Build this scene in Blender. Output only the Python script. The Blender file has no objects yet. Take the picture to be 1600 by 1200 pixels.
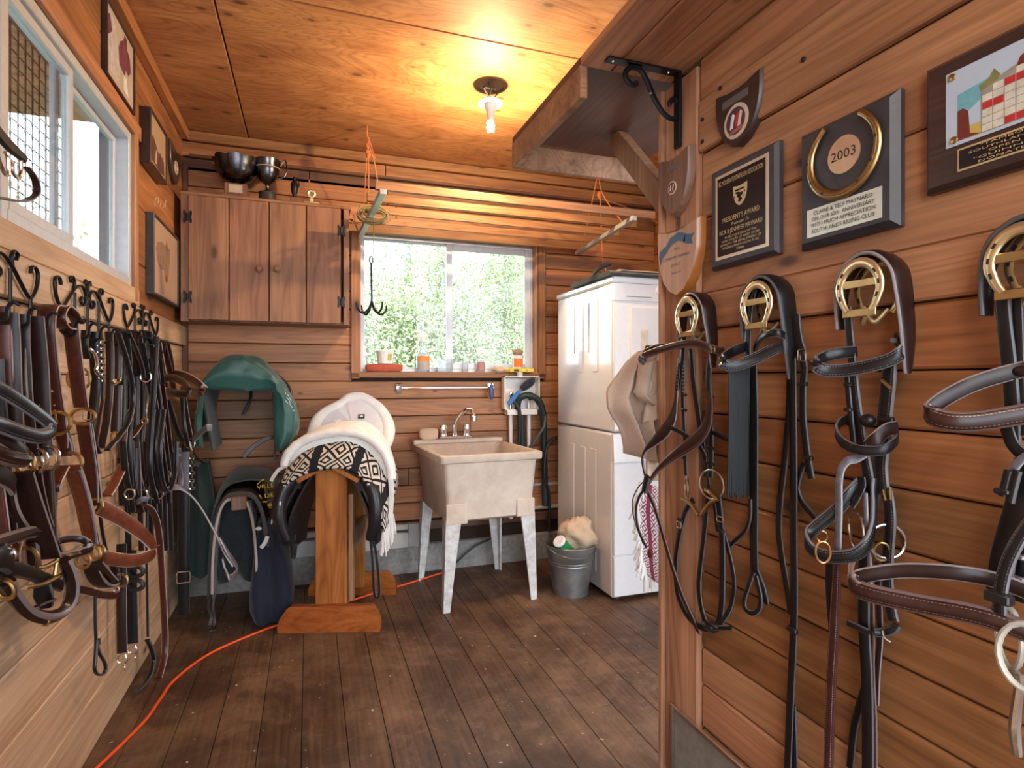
import bpy, math, random
from mathutils import Vector as V, Matrix, noise
R = random.Random(11)
sc = bpy.context.scene
col = sc.collection
PI = math.pi
# ------------------------------------------------------------------ camera
TH = math.atan2(317, 908); CT, SN = math.cos(TH), math.sin(TH); FPX = 908.0; EYE = 1.25; HV = 594.0
cd = bpy.data.cameras.new('camera'); cam = bpy.data.objects.new('camera', cd); col.objects.link(cam)
cam.location = (0, 0, EYE); cam.rotation_euler = (PI/2, 0, -TH)
cd.sensor_width = 36; cd.lens = FPX/1600*36; cd.shift_y = -6/1600; cd.clip_start = .02; cd.clip_end = 300
sc.camera = cam
# ------------------------------------------------------------------ light
sc.view_settings.view_transform = 'Standard'; sc.view_settings.look = 'None'
sc.view_settings.gamma = 1; sc.view_settings.use_curve_mapping = False
sc.view_settings.exposure = 0.55
try:
    sc.cycles.use_denoising = True; sc.cycles.max_bounces = 8; sc.cycles.diffuse_bounces = 5
    sc.cycles.sample_clamp_indirect = 6; sc.cycles.caustics_reflective = False; sc.cycles.caustics_refractive = False
    sc.cycles.transparent_max_bounces = 12
except Exception: pass
wd = bpy.data.worlds.new('overcast_sky'); sc.world = wd; wd.use_nodes = True
nt = wd.node_tree; bg = nt.nodes['Background']
tc = nt.nodes.new('ShaderNodeTexCoord'); sp = nt.nodes.new('ShaderNodeSeparateXYZ'); rp = nt.nodes.new('ShaderNodeValToRGB')
nt.links.new(tc.outputs['Generated'], sp.inputs[0]); nt.links.new(sp.outputs['Z'], rp.inputs[0]); nt.links.new(rp.outputs[0], bg.inputs[0])
rp.color_ramp.elements[0].position = 0; rp.color_ramp.elements[0].color = (.90, .95, 1.0, 1)
rp.color_ramp.elements[1].position = .7; rp.color_ramp.elements[1].color = (.72, .86, 1.0, 1)
bg.inputs[1].default_value = 5.0
CZ_ = 2.686
def light(name, kind, loc, energy, color, **k):
    l = bpy.data.lights.new(name, kind); l.energy = energy; l.color = color
    o = bpy.data.objects.new(name, l); o.location = loc; col.objects.link(o)
    for a, b in k.items():
        if a == 'rot': o.rotation_euler = b
        else: setattr(l, a, b)
    return o
light('ceiling_bulb_light', 'POINT', (.835, 2.71, CZ_-.25), 40, (1.0, .70, .36), shadow_soft_size=.018)
light('rear_fill_light', 'POINT', (.15, -.4, CZ_-.25), 14, (1.0, .86, .68), shadow_soft_size=.1)  # unseen fill light added behind the camera
for nm, lc, rt, sx, sy in (('rear_doorway_portal', (.15, -.92, 1.3), (-PI/2, PI, 0), 1.7, 2.6), ('back_window_portal', (.89, 3.99, 1.74), (-PI/2, 0, 0), 1.2, .9), ('side_window_portal', (-.86, 2.24, 1.93), (0, -PI/2, 0), .64, 1.1)):
    o = light(nm, 'AREA', lc, 1, (1, 1, 1), shape='RECTANGLE', size=sx, size_y=sy, rot=rt)
    o.data.cycles.is_portal = True
# ------------------------------------------------------------------ placing helpers: a sight line cut with a real plane of the room
def ray(u, v):
    a = (u-800)/FPX; b = (HV-v)/FPX
    return V((SN+a*CT, CT-a*SN, b))
def P(u, v, X=None, Y=None, Z=None):
    d = ray(u, v)
    t = X/d.x if X is not None else (Y/d.y if Y is not None else (Z-EYE)/d.z)
    return V((0, 0, EYE))+d*t
XL, XR, YB, CZ = -.69, 1.0, 3.80, 2.686
def Wp(u, v, d=.03): return P(u, v, X=XR-d)
def Lp(u, v, d=.03): return P(u, v, X=XL+d)
def Bp(u, v, d=.03): return P(u, v, Y=YB-d)
def pts(s, f, dd=.03):
    out = []
    for w in s.split():
        a = [float(q) for q in w.split(',')]
        out.append(f(a[0], a[1], a[2] if len(a) > 2 else dd))
    return out
def sm(p, k=5, closed=False):
    p = [V(q) for q in p]; n = len(p); o = []
    if n < 3: return p
    g = (lambda i: p[i % n]) if closed else (lambda i: p[max(0, min(n-1, i))])
    for i in range(n if closed else n-1):
        a, b, c, d = g(i-1), g(i), g(i+1), g(i+2)
        for j in range(k):
            t = j/k
            o.append(.5*((2*b)+(c-a)*t+(2*a-5*b+4*c-d)*t*t+(3*b-a-3*c+d)*t**3))
    if not closed: o.append(p[-1])
    return o
def lerp_list(vals, n):
    if not isinstance(vals, (list, tuple)): return [vals]*n
    m = len(vals); o = []
    for i in range(n):
        x = i/(n-1)*(m-1) if n > 1 else 0; k = min(int(x), m-2); o.append(vals[k]+(vals[k+1]-vals[k])*(x-k))
    return o
# ------------------------------------------------------------------ mesh builder
ORG = {}
X_, Y_, Z_ = V((1, 0, 0)), V((0, 1, 0)), V((0, 0, 1))
class MB:
    def __init__(s, xf=None): s.v = []; s.f = []; s.uv = []; s.xf = xf
    def add(s, vs, fs, uvs=None):
        b = len(s.v)
        s.v += [(s.xf @ V(q)) if s.xf else V(q) for q in vs]
        for i, f in enumerate(fs):
            s.f.append([k+b for k in f]); s.uv.append(uvs[i] if uvs else None)
        return s
    def obox(s, c, ax, ay, az, ch=0):
        c, ax, ay, az = V(c), V(ax), V(ay), V(az)
        if ch:
            lx, ly, lz = ax.length, ay.length, az.length
            ch = min(ch, lx*.45, ly*.45, lz*.45); ax_, ay_, az_ = ax/lx, ay/ly, az/lz; vs = []; idx = {}
            for sx in (-1, 1):
                for sy in (-1, 1):
                    for sz in (-1, 1):
                        for k in range(3):
                            p = c+ax_*sx*(lx-(ch if k != 0 else 0))+ay_*sy*(ly-(ch if k != 1 else 0))+az_*sz*(lz-(ch if k != 2 else 0))
                            idx[(sx, sy, sz, k)] = len(vs); vs.append(p)
            fs = []
            for k in range(3):
                o = [q for q in range(3) if q != k]
                for sg in (-1, 1):
                    f = []
                    for a, b in ((-1, -1), (1, -1), (1, 1), (-1, 1)):
                        t = [0, 0, 0]; t[k] = sg; t[o[0]] = a; t[o[1]] = b; f.append(idx[(*t, k)])
                    fs.append(f)
                for a in (-1, 1):
                    for b in (-1, 1):
                        f = []
                        for e, kk in ((-1, o[0]), (1, o[0]), (1, o[1]), (-1, o[1])):
                            t = [0, 0, 0]; t[k] = e; t[o[0]] = a; t[o[1]] = b; f.append(idx[(*t, kk)])
                        fs.append(f)
            for sx in (-1, 1):
                for sy in (-1, 1):
                    for sz in (-1, 1): fs.append([idx[(sx, sy, sz, k)] for k in range(3)])
            return s.add(vs, fs)
        vs = [c+ax*i+ay*j+az*k for k in (-1, 1) for j in (-1, 1) for i in (-1, 1)]
        return s.add(vs, [(0, 2, 3, 1), (4, 5, 7, 6), (0, 1, 5, 4), (2, 6, 7, 3), (0, 4, 6, 2), (1, 3, 7, 5)])
    def box(s, a, b, ch=0):
        a, b = V(a), V(b); c = (a+b)/2; h = (b-a)/2
        return s.obox(c, X_*abs(h.x), Y_*abs(h.y), Z_*abs(h.z), ch)
    def prism(s, poly, ext, ch=0):
        poly = [V(q) for q in poly]; ext = V(ext); n = len(poly)
        if ch:
            c = sum(poly, V())/n; r = max((q-c).length for q in poly); k = 1-ch/r; e = ext.normalized()*ch
            rings = [poly, [q+ext-e for q in poly], [c+(q-c)*k+ext for q in poly]]
        else: rings = [poly, [q+ext for q in poly]]
        vs = [q for r in rings for q in r]; fs = [list(range(n))[::-1], [(len(rings)-1)*n+i for i in range(n)]]
        for k in range(len(rings)-1):
            fs += [[k*n+i, k*n+(i+1) % n, (k+1)*n+(i+1) % n, (k+1)*n+i] for i in range(n)]
        return s.add(vs, fs)
    def loft(s, rings, closed=True, caps=True, uv=False, wrap=False):
        n = len(rings[0]); m = len(rings); vs = [q for r in rings for q in r]; fs = []; uvs = []
        for k in range(m if wrap else m-1):
            k2 = (k+1) % m
            for i in range(n if closed else n-1):
                j = (i+1) % n; fs.append([k*n+i, k*n+j, k2*n+j, k2*n+i])
                d = n if closed else n-1
                uvs.append([(i/d, k/(m-1)), ((i+1)/d, k/(m-1)), ((i+1)/d, (k+1)/(m-1)), (i/d, (k+1)/(m-1))])
        if caps and closed and not wrap:
            fs.append(list(range(n))[::-1]); fs.append([(m-1)*n+i for i in range(n)]); uvs += [[(0, 0)]*n, [(0, 1)]*n]
        return s.add(vs, fs, uvs if uv else None)
    def frames(s, p, closed):
        n = len(p); T = []
        for i in range(n):
            a = p[(i-1) % n] if closed else p[max(0, i-1)]; b = p[(i+1) % n] if closed else p[min(n-1, i+1)]
            t = b-a; T.append(t.normalized() if t.length > 1e-9 else V((0, 0, 1)))
        return T
    def tube(s, p, r, n=8, closed=False, caps=True):
        p = [V(q) for q in p]; T = s.frames(p, closed); rs = lerp_list(r, len(p))
        up = V((0, 0, 1)) if abs(T[0].z) < .9 else V((1, 0, 0)); nrm = (up-T[0]*up.dot(T[0])).normalized(); rings = []
        for i, q in enumerate(p):
            nrm = nrm-T[i]*nrm.dot(T[i])
            if nrm.length < 1e-6: nrm = T[i].orthogonal()
            nrm.normalize(); bn = T[i].cross(nrm)
            rings.append([q+(nrm*math.cos(a*2*PI/n)+bn*math.sin(a*2*PI/n))*rs[i] for a in range(n)])
        return s.loft(rings, True, caps, wrap=closed)
    def strap(s, p, w, t, wide=None, nrm=None, closed=False, bulge=0):
        p = [V(q) for q in p]; T = s.frames(p, closed); n = len(p); ws = lerp_list(w, n); ts = lerp_list(t, n); rings = []; ln = 0; L = []; prev = None
        for i in range(n):
            if i: ln += (p[i]-p[i-1]).length
            L.append(ln)
            if nrm is not None: sd = T[i].cross(V(nrm))
            else:
                ww = V(wide); sd = ww-T[i]*ww.dot(T[i])
            if sd.length < .12: sd = prev if prev is not None else T[i].orthogonal()
            sd = sd-T[i]*sd.dot(T[i]); sd.normalize()
            if prev is not None and sd.dot(prev) < 0 and nrm is None: sd = -sd
            prev = sd; nn = sd.cross(T[i]); a, b = ws[i]/2, ts[i]/2; c = min(b*.8, a*.5); q = p[i]; e = b*bulge
            rings.append([q-sd*a-nn*(b-c), q-sd*(a-c)-nn*b, q-nn*(b+e), q+sd*(a-c)-nn*b, q+sd*a-nn*(b-c), q+sd*a+nn*(b-c), q+sd*(a-c)+nn*b, q+nn*(b+e), q-sd*(a-c)+nn*b, q-sd*a+nn*(b-c)])
        U = [0, .06, .5, .94, 1, 1, .94, .5, .06, 0, 0]; k = 10; vs = [q for r in rings for q in r]; fs = []; uvs = []
        for i in range(n if closed else n-1):
            j = (i+1) % n; l1 = L[j] if j else ln+.01
            for a in range(k):
                b = (a+1) % k; fs.append([i*k+a, i*k+b, j*k+b, j*k+a]); u0, u1 = U[a], U[a+1]
                uvs.append([(u0, L[i]), (u1, L[i]), (u1, l1), (u0, l1)])
        if not closed:
            fs += [list(range(k))[::-1], [(n-1)*k+a for a in range(k)]]; uvs += [[(.5, 0)]*k, [(.5, ln)]*k]
        return s.add(vs, fs, uvs)
    def lathe(s, prof, c=(0, 0, 0), ax=(0, 0, 1), n=24, caps=True):
        ax = V(ax).normalized(); u = ax.orthogonal().normalized(); w = ax.cross(u); c = V(c)
        return s.loft([[c+ax*h+(u*math.cos(i*2*PI/n)+w*math.sin(i*2*PI/n))*max(r, 1e-4) for i in range(n)] for r, h in prof], True, caps)
    def ell(s, c, rx, ry, rz, n=16, m=9, fn=None):
        c = V(c); rings = []
        for j in range(m+1):
            th = -PI/2+PI*j/m; r = max(math.cos(th), .01)
            ring = []
            for i in range(n):
                q = V((rx*r*math.cos(i*2*PI/n), ry*r*math.sin(i*2*PI/n), rz*math.sin(th)))
                if fn: q = fn(q)
                ring.append(c+q)
            rings.append(ring)
        return s.loft(rings)
    def ring(s, c, nrm, Rr, r, n=20, m=6, sq=(1, 1), up=None):
        nrm = V(nrm).normalized(); u = (V(up)-nrm*V(up).dot(nrm)).normalized() if up is not None else nrm.orthogonal().normalized(); w = nrm.cross(u); c = V(c)
        return s.tube([c+u*math.cos(i*2*PI/n)*Rr*sq[0]+w*math.sin(i*2*PI/n)*Rr*sq[1] for i in range(n)], r, m, closed=True)
    def rectring(s, c, a, b, r):
        c, a, b = V(c), V(a), V(b); p = [c+a+b*.8, c+a*.8+b, c-a*.8+b, c-a+b*.8, c-a-b*.8, c-a*.8-b, c+a*.8-b, c+a-b*.8]
        return s.tube(p, r, 6, closed=True)
    def build(s, name, mat, parent=None, smooth=40, org=None):
        me = bpy.data.meshes.new(name)
        if parent is not None: o0 = ORG[parent.name]
        elif org is not None: o0 = V(org)
        else:
            lo = [min(q[k] for q in s.v) for k in range(3)]; hi = [max(q[k] for q in s.v) for k in range(3)]
            o0 = V(((lo[0]+hi[0])/2, (lo[1]+hi[1])/2, lo[2]))
        me.from_pydata([tuple(q-o0) for q in s.v], [], s.f)
        if any(q is not None for q in s.uv):
            l = me.uv_layers.new(name='UVMap'); k = 0
            for fi, f in enumerate(s.f):
                for j in range(len(f)):
                    if s.uv[fi]: l.data[k].uv = s.uv[fi][j]
                    k += 1
        me.validate(); me.materials.append(mat)
        if smooth:
            for pg in me.polygons: pg.use_smooth = True
            try: me.set_sharp_from_angle(angle=math.radians(smooth))
            except Exception: pass
        o = bpy.data.objects.new(name, me); col.objects.link(o)
        if parent is not None: o.parent = parent
        else: o.location = o0
        ORG[o.name] = o0
        return o
def fixnormals(o):
    import bmesh
    bm = bmesh.new(); bm.from_mesh(o.data); bmesh.ops.recalc_face_normals(bm, faces=bm.faces); bm.to_mesh(o.data); bm.free(); return o
def tag(o, label, cat, group=None, kind=None):
    if label: o['label'] = label
    if cat: o['category'] = cat
    if group: o['group'] = group
    if kind: o['kind'] = kind
    return o
def thing(name, label, cat, org, group=None, kind=None):
    o = bpy.data.objects.new(name, None); col.objects.link(o); o.location = V(org); o.empty_display_size = .05; ORG[o.name] = V(org)
    return tag(o, label, cat, group, kind)
def structure(name, org=(0, 0, 0)): return thing(name, None, None, org, kind='structure')
def dup(root, delta, label):
    r = root.copy(); col.objects.link(r); r.location = root.location+V(delta); r['label'] = label; ORG[r.name] = ORG[root.name]+V(delta)
    for c in list(root.children):
        k = c.copy(); col.objects.link(k); k.parent = r
        for g in list(c.children):
            q = g.copy(); col.objects.link(q); q.parent = k
    return r
# ------------------------------------------------------------------ materials
def nmat(name):
    m = bpy.data.materials.new(name); m.use_nodes = True
    return m, m.node_tree, m.node_tree.nodes['Principled BSDF']
def nd(t, k, **kw):
    n = t.nodes.new('ShaderNode'+k)
    for a, b in kw.items(): setattr(n, a, b)
    return n
def lk(t, a, b): t.links.new(a, b)
def mth(t, op, a, b=None, c=None):
    n = nd(t, 'Math', operation=op)
    for i, q in enumerate((a, b, c)):
        if q is None: continue
        if isinstance(q, (int, float)): n.inputs[i].default_value = q
        else: lk(t, q, n.inputs[i])
    return n.outputs[0]
def ramp(t, f, stops):
    r = nd(t, 'ValToRGB'); e = r.color_ramp.elements
    while len(e) < len(stops): e.new(.5)
    for q, (p, c) in zip(e, stops): q.position = p; q.color = (*c, 1)
    lk(t, f, r.inputs[0]); return r.outputs[0]
def mixc(t, f, a, b, mode='MIX'):
    n = nd(t, 'Mix', data_type='RGBA', blend_type=mode)
    for i, q in ((0, f), (6, a), (7, b)):
        if isinstance(q, (int, float)): n.inputs[i].default_value = q
        elif isinstance(q, tuple): n.inputs[i].default_value = (*q, 1)
        else: lk(t, q, n.inputs[i])
    return n.outputs[2]
def bump(t, b, h, s=.3, d=.002):
    n = nd(t, 'Bump'); n.inputs['Strength'].default_value = s; n.inputs['Distance'].default_value = d; lk(t, h, n.inputs['Height']); lk(t, n.outputs[0], b.inputs['Normal'])
def objco(t, scale=(1, 1, 1), rnd=True, gen='Object'):
    c = nd(t, 'TexCoord').outputs[gen]
    if rnd:
        oi = nd(t, 'ObjectInfo'); mu = nd(t, 'VectorMath', operation='MULTIPLY_ADD'); cx = nd(t, 'CombineXYZ')
        lk(t, oi.outputs['Random'], cx.inputs[0]); lk(t, oi.outputs['Random'], cx.inputs[1]); lk(t, oi.outputs['Random'], cx.inputs[2])
        lk(t, cx.outputs[0], mu.inputs[0]); mu.inputs[1].default_value = (31, 17, 23); lk(t, c, mu.inputs[2]); c = mu.outputs[0]
    mp = nd(t, 'Mapping'); mp.inputs['Scale'].default_value = scale; lk(t, c, mp.inputs[0]); return mp.outputs[0]
def noi(t, co, scale, det=3, dist=0, rough=.55):
    n = nd(t, 'TexNoise'); n.inputs['Scale'].default_value = scale; n.inputs['Detail'].default_value = det; n.inputs['Distortion'].default_value = dist; n.inputs['Roughness'].default_value = rough
    lk(t, co, n.inputs['Vector']); return n.outputs['Fac']
def plain(name, c, rough=.5, metal=0, nz=.12, sc_=30, bp=.15, coat=0, spec=None):
    m, t, b = nmat(name); co = objco(t, rnd=False); f = noi(t, co, sc_, 4)
    lk(t, ramp(t, f, [(.3, tuple(max(0, q*(1-nz)) for q in c)), (.7, tuple(min(1, q*(1+nz)) for q in c))]), b.inputs['Base Color'])
    b.inputs['Roughness'].default_value = rough; b.inputs['Metallic'].default_value = metal; b.inputs['Coat Weight'].default_value = coat
    if spec is not None: b.inputs['Specular IOR Level'].default_value = spec
    if bp: bump(t, b, f, bp)
    return m
def wood(name, c1, c2, axis=0, rough=.55, knots=.5, vary=.35, grain=.5, fig=1.0, knotc=(.06, .025, .012)):
    m, t, b = nmat(name)
    s1 = [9, 9, 9]; s1[axis] = .9
    co = objco(t, tuple(s1)); n1 = noi(t, co, 1.0*fig, 4, .8)
    base = ramp(t, n1, [(.28, c1), (.5, tuple((p+q)/2 for p, q in zip(c1, c2))), (.72, c2)])
    s4 = [5.5, 5.5, 5.5]; s4[axis] = .42
    nl = noi(t, objco(t, tuple(s4)), 1.0*fig, 2, .35, .5); cyc = mth(t, 'ABSOLUTE', mth(t, 'SUBTRACT', mth(t, 'FRACT', mth(t, 'MULTIPLY', nl, 17)), .5))
    line = ramp(t, cyc, [(.0, (1-.48*grain, 1-.55*grain, 1-.6*grain)), (.22, (1-.12*grain,)*3), (.5, (1.04, 1.04, 1.04))])
    base = mixc(t, 1, base, line, 'MULTIPLY')
    s2 = [150, 150, 150]; s2[axis] = 4
    fine = noi(t, objco(t, tuple(s2)), 1, 2)
    base = mixc(t, 1, base, ramp(t, fine, [(.3, (1-.3*grain,)*3), (.65, (1.08, 1.08, 1.08))]), 'MULTIPLY')
    if knots:
        s3 = [6, 6, 6]; s3[axis] = 2.4
        vo = nd(t, 'TexVoronoi', voronoi_dimensions='2D' if axis == 0 else '3D'); vo.inputs['Scale'].default_value = 1; lk(t, objco(t, tuple(s3)), vo.inputs['Vector'])
        sep = nd(t, 'SeparateColor'); lk(t, vo.outputs['Color'], sep.inputs[0])
        r_ = mth(t, 'MULTIPLY', mth(t, 'GREATER_THAN', sep.outputs[0], 1-knots*.5), mth(t, 'MULTIPLY_ADD', sep.outputs[1], .08, .05))
        k_ = mth(t, 'SUBTRACT', 1, mth(t, 'SMOOTH_MIN', mth(t, 'DIVIDE', vo.outputs['Distance'], mth(t, 'ADD', r_, .0005)), 1, .3)); k_ = mth(t, 'MULTIPLY', mth(t, 'MAXIMUM', k_, 0), 1.4)
        base = mixc(t, mth(t, 'MINIMUM', k_, .9), base, knotc)
    oi = nd(t, 'ObjectInfo'); hs = nd(t, 'HueSaturation'); lk(t, base, hs.inputs['Color'])
    lk(t, mth(t, 'MULTIPLY_ADD', oi.outputs['Random'], vary, 1-vary*.55), hs.inputs['Value']); lk(t, mth(t, 'MULTIPLY_ADD', oi.outputs['Random'], -.008, .504), hs.inputs['Hue'])
    lk(t, hs.outputs[0], b.inputs['Base Color']); b.inputs['Roughness'].default_value = rough
    bump(t, b, mth(t, 'ADD', cyc, fine), .2, .0012)
    return m
def leather(name, c, rough=.34, stitch=None, edge=None):
    m, t, b = nmat(name); co = objco(t, rnd=False); f = noi(t, co, 60, 4)
    base = ramp(t, f, [(.3, tuple(q*.7 for q in c)), (.7, tuple(q*1.25 for q in c))])
    uv = nd(t, 'SeparateXYZ'); lk(t, nd(t, 'TexCoord').outputs['UV'], uv.inputs[0])
    a = mth(t, 'ABSOLUTE', mth(t, 'SUBTRACT', uv.outputs[0], .5))
    if edge: base = mixc(t, mth(t, 'MULTIPLY', mth(t, 'GREATER_THAN', a, .458), .9), base, edge)  # pale edge band: piping plus window rim highlights put into the colour
    if stitch:
        on = mth(t, 'MULTIPLY', mth(t, 'LESS_THAN', mth(t, 'ABSOLUTE', mth(t, 'SUBTRACT', a, .36)), .022), mth(t, 'LESS_THAN', mth(t, 'FRACT', mth(t, 'MULTIPLY', uv.outputs[1], 200)), .6))
        base = mixc(t, mth(t, 'MULTIPLY', on, .85), base, stitch)
    lk(t, base, b.inputs['Base Color']); b.inputs['Roughness'].default_value = rough; b.inputs['Specular IOR Level'].default_value = .38
    bump(t, b, f, .15, .001); return m
def fabric(name, c1, c2, scale=250, rough=.9, bp=.3, big=6):
    m, t, b = nmat(name); co = objco(t, rnd=False); f = noi(t, co, scale, 3); g = noi(t, co, big, 3)
    lk(t, ramp(t, mth(t, 'ADD', mth(t, 'MULTIPLY', f, .4), mth(t, 'MULTIPLY', g, .6)), [(.35, c1), (.65, c2)]), b.inputs['Base Color'])
    b.inputs['Roughness'].default_value = rough; b.inputs['Sheen Weight'].default_value = .2; bump(t, b, f, bp, .002); return m
def woven(name, ca, cb, k=(14, 9), cc=None, bands=3.2):
    m, t, b = nmat(name); uv = nd(t, 'SeparateXYZ'); lk(t, nd(t, 'TexCoord').outputs['UV'], uv.inputs[0])
    tri = lambda s, q: mth(t, 'ABSOLUTE', mth(t, 'SUBTRACT', mth(t, 'FRACT', mth(t, 'MULTIPLY', s, q)), .5))
    u, v = uv.outputs[0], uv.outputs[1]
    d = mth(t, 'ADD', tri(u, k[0]), tri(v, k[1])); z = mth(t, 'LESS_THAN', mth(t, 'FRACT', mth(t, 'MULTIPLY', d, 3.5)), .52)
    band = mth(t, 'GREATER_THAN', tri(u, k[0]*.5), .1); pt = mth(t, 'MULTIPLY', z, band)
    base = mixc(t, pt, ca, cb)
    if cc: base = mixc(t, mth(t, 'MULTIPLY', mth(t, 'GREATER_THAN', tri(u, bands), .3), mth(t, 'SUBTRACT', 1, pt)), base, cc)
    f = noi(t, objco(t, rnd=False), 300, 2)
    base = mixc(t, .3, base, ramp(t, f, [(.3, (.3, .3, .3)), (.7, (1, 1, 1))]), 'MULTIPLY')
    lk(t, base, b.inputs['Base Color']); b.inputs['Roughness'].default_value = .95; bump(t, b, f, .4, .002); return m
def glassy(name, tint=(1, 1, 1), refl=.08, rough=.02, milk=0, milkc=(.9, .93, .95)):
    m, t, b = nmat(name); t.nodes.remove(b); out = t.nodes['Material Output']
    tr = nd(t, 'BsdfTransparent'); tr.inputs[0].default_value = (*tint, 1); gl = nd(t, 'BsdfGlossy'); gl.inputs['Roughness'].default_value = rough
    mx = nd(t, 'MixShader'); fr = nd(t, 'Fresnel'); fr.inputs[0].default_value = 1.45
    lk(t, mth(t, 'MULTIPLY', fr.outputs[0], refl*10), mx.inputs[0]); lk(t, tr.outputs[0], mx.inputs[1]); lk(t, gl.outputs[0], mx.inputs[2]); last = mx.outputs[0]
    if milk:
        df = nd(t, 'BsdfTranslucent'); df.inputs[0].default_value = (*milkc, 1); d2 = nd(t, 'BsdfDiffuse'); d2.inputs[0].default_value = (*milkc, 1); m0 = nd(t, 'MixShader'); lk(t, df.outputs[0], m0.inputs[1]); lk(t, d2.outputs[0], m0.inputs[2])
        m2 = nd(t, 'MixShader'); m2.inputs[0].default_value = milk; lk(t, last, m2.inputs[1]); lk(t, m0.outputs[0], m2.inputs[2]); last = m2.outputs[0]
    lk(t, last, out.inputs[0]); return m
def emis(name, c, s):
    m, t, b = nmat(name); b.inputs['Base Color'].default_value = (*c, 1); b.inputs['Emission Color'].default_value = (*c, 1); b.inputs['Emission Strength'].default_value = s; return m
M = {}
CED1, CED2 = (.22, .078, .026), (.50, .22, .084)
M['cedar'] = wood('cedar_boards', CED1, CED2, 0, .5, .45, .5)
M['cedar_pale'] = wood('pale_cedar_boards', (.32, .13, .058), (.58, .285, .145), 0, .5, .35, .25, .45)
M['cedar_left'] = wood('daylit_left_boards', (.54, .335, .19), (.80, .59, .40), 0, .55, .5, .2, .3)  # strong daylight on the left wall put into a paler board colour
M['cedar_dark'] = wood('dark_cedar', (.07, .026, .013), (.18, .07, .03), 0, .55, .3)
M['ply'] = wood('orange_plywood', (.36, .145, .055), (.62, .30, .125), 0, .7, .75, .10, .4, 1.25)
M['plydark'] = wood('red_brown_plywood', (.075, .03, .02), (.15, .065, .045), 0, .5, .1, .1, .4)
def plywood(name, c1, c2, knotc=(.05, .018, .008)):
    m, t, b = nmat(name)
    n = noi(t, objco(t, (.55, 2.0, 1)), 1.5, 3, .9, .5); cyc = mth(t, 'ABSOLUTE', mth(t, 'SUBTRACT', mth(t, 'FRACT', mth(t, 'MULTIPLY', n, 24)), .5))
    base = ramp(t, noi(t, objco(t, (1.5, 4, 1)), 1.6, 5, .6), [(.3, c1), (.7, c2)])
    base = mixc(t, 1, base, ramp(t, cyc, [(0, (.76, .70, .62)), (.2, (.95, .93, .91)), (.5, (1.03, 1.03, 1.03))]), 'MULTIPLY')
    base = mixc(t, .5, base, ramp(t, noi(t, objco(t, (5, 90, 1)), 1, 3), [(.3, (.66, .6, .55)), (.65, (1.05, 1.05, 1.05))]), 'MULTIPLY')
    vo = nd(t, 'TexVoronoi', voronoi_dimensions='2D'); vo.inputs['Scale'].default_value = 1; lk(t, objco(t, (2.6, 4.6, 1)), vo.inputs['Vector']); sep = nd(t, 'SeparateColor'); lk(t, vo.outputs['Color'], sep.inputs[0])
    r_ = mth(t, 'MULTIPLY', mth(t, 'GREATER_THAN', sep.outputs[0], .25), mth(t, 'MULTIPLY_ADD', sep.outputs[1], .05, .035)); q = mth(t, 'DIVIDE', vo.outputs['Distance'], mth(t, 'ADD', r_, .0005))
    base = mixc(t, ramp(t, q, [(0, (1, 1, 1)), (.55, (.75, .75, .75)), (1, (.0, .0, .0))]), base, knotc); base = mixc(t, ramp(t, mth(t, 'MULTIPLY', q, .33), [(.2, (.45,)*3), (.9, (0, 0, 0))]), base, tuple(a*.55 for a in c1))
    lk(t, base, b.inputs['Base Color']); b.inputs['Roughness'].default_value = .6; bump(t, b, cyc, .12, .001); return m
M['ply'] = plywood('orange_plywood', (.40, .16, .06), (.64, .31, .13))
M['floor'] = None
M['cabinet'] = wood('weathered_pine', (.19, .085, .045), (.40, .205, .115), 2, .55, .8, .25, .55)
M['cabinet_x'] = wood('weathered_pine_edge', (.19, .085, .045), (.38, .19, .10), 0, .55, .2, .2)
M['rough_post'] = wood('rough_sawn_fir', (.34, .16, .08), (.56, .30, .165), 0, .75, .2, .1, .6)
M['fir_y'] = wood('fir_batten', (.22, .10, .05), (.46, .24, .13), 2, .6, .3, .25)
M['fir_x'] = wood('fir_slat', (.22, .10, .045), (.46, .23, .11), 0, .6, .3, .25)
M['stand'] = wood('varnished_fir', (.27, .085, .018), (.52, .20, .05), 2, .3, .25, .2, .55)
M['stand_x'] = wood('varnished_fir_foot', (.24, .06, .012), (.46, .14, .03), 0, .25, .1, .2, .45)
M['walnut'] = wood('walnut_plaque', (.030, .016, .013), (.065, .036, .03), 1, .3, 0, .1, .4)
M['ebony'] = plain('satin_black_plaque', (.040, .038, .044), .42, nz=.25)
M['walnut2'] = wood('mid_brown_plaque', (.13, .065, .04), (.26, .14, .09), 2, .4, 0, .1, .5)
M['oakpl'] = wood('pale_birch_plaque', (.46, .27, .18), (.62, .40, .28), 2, .35, 0, .05, .2)
M['honey'] = plain('honey_varnished_edge', (.36, .13, .03), .25, coat=.4)
M['iron'] = plain('black_wrought_iron', (.018, .018, .022), .38, .6, bp=.3)
M['brass'] = plain('polished_brass', (.86, .74, .46), .3, .9, .1)
M['brass_old'] = plain('aged_brass', (.52, .36, .16), .32, 1, .2)
M['steel'] = plain('stainless_steel', (.72, .72, .72), .2, 1, .06)
M['chrome'] = plain('chrome', (.85, .86, .88), .08, 1, .02, bp=0)
M['alu'] = plain('mill_aluminium', (.60, .64, .70), .45, .2, .06, bp=.05)
M['galv'] = None
M['blk'] = leather('black_leather', (.010, .0095, .011), .33, None, (.11, .11, .12))
M['blkst'] = leather('black_leather_stitched', (.011, .010, .012), .30, (.20, .20, .21), (.16, .16, .18))
M['dkbr'] = leather('havana_leather', (.022, .009, .008), .33, None, (.30, .26, .27))
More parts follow.
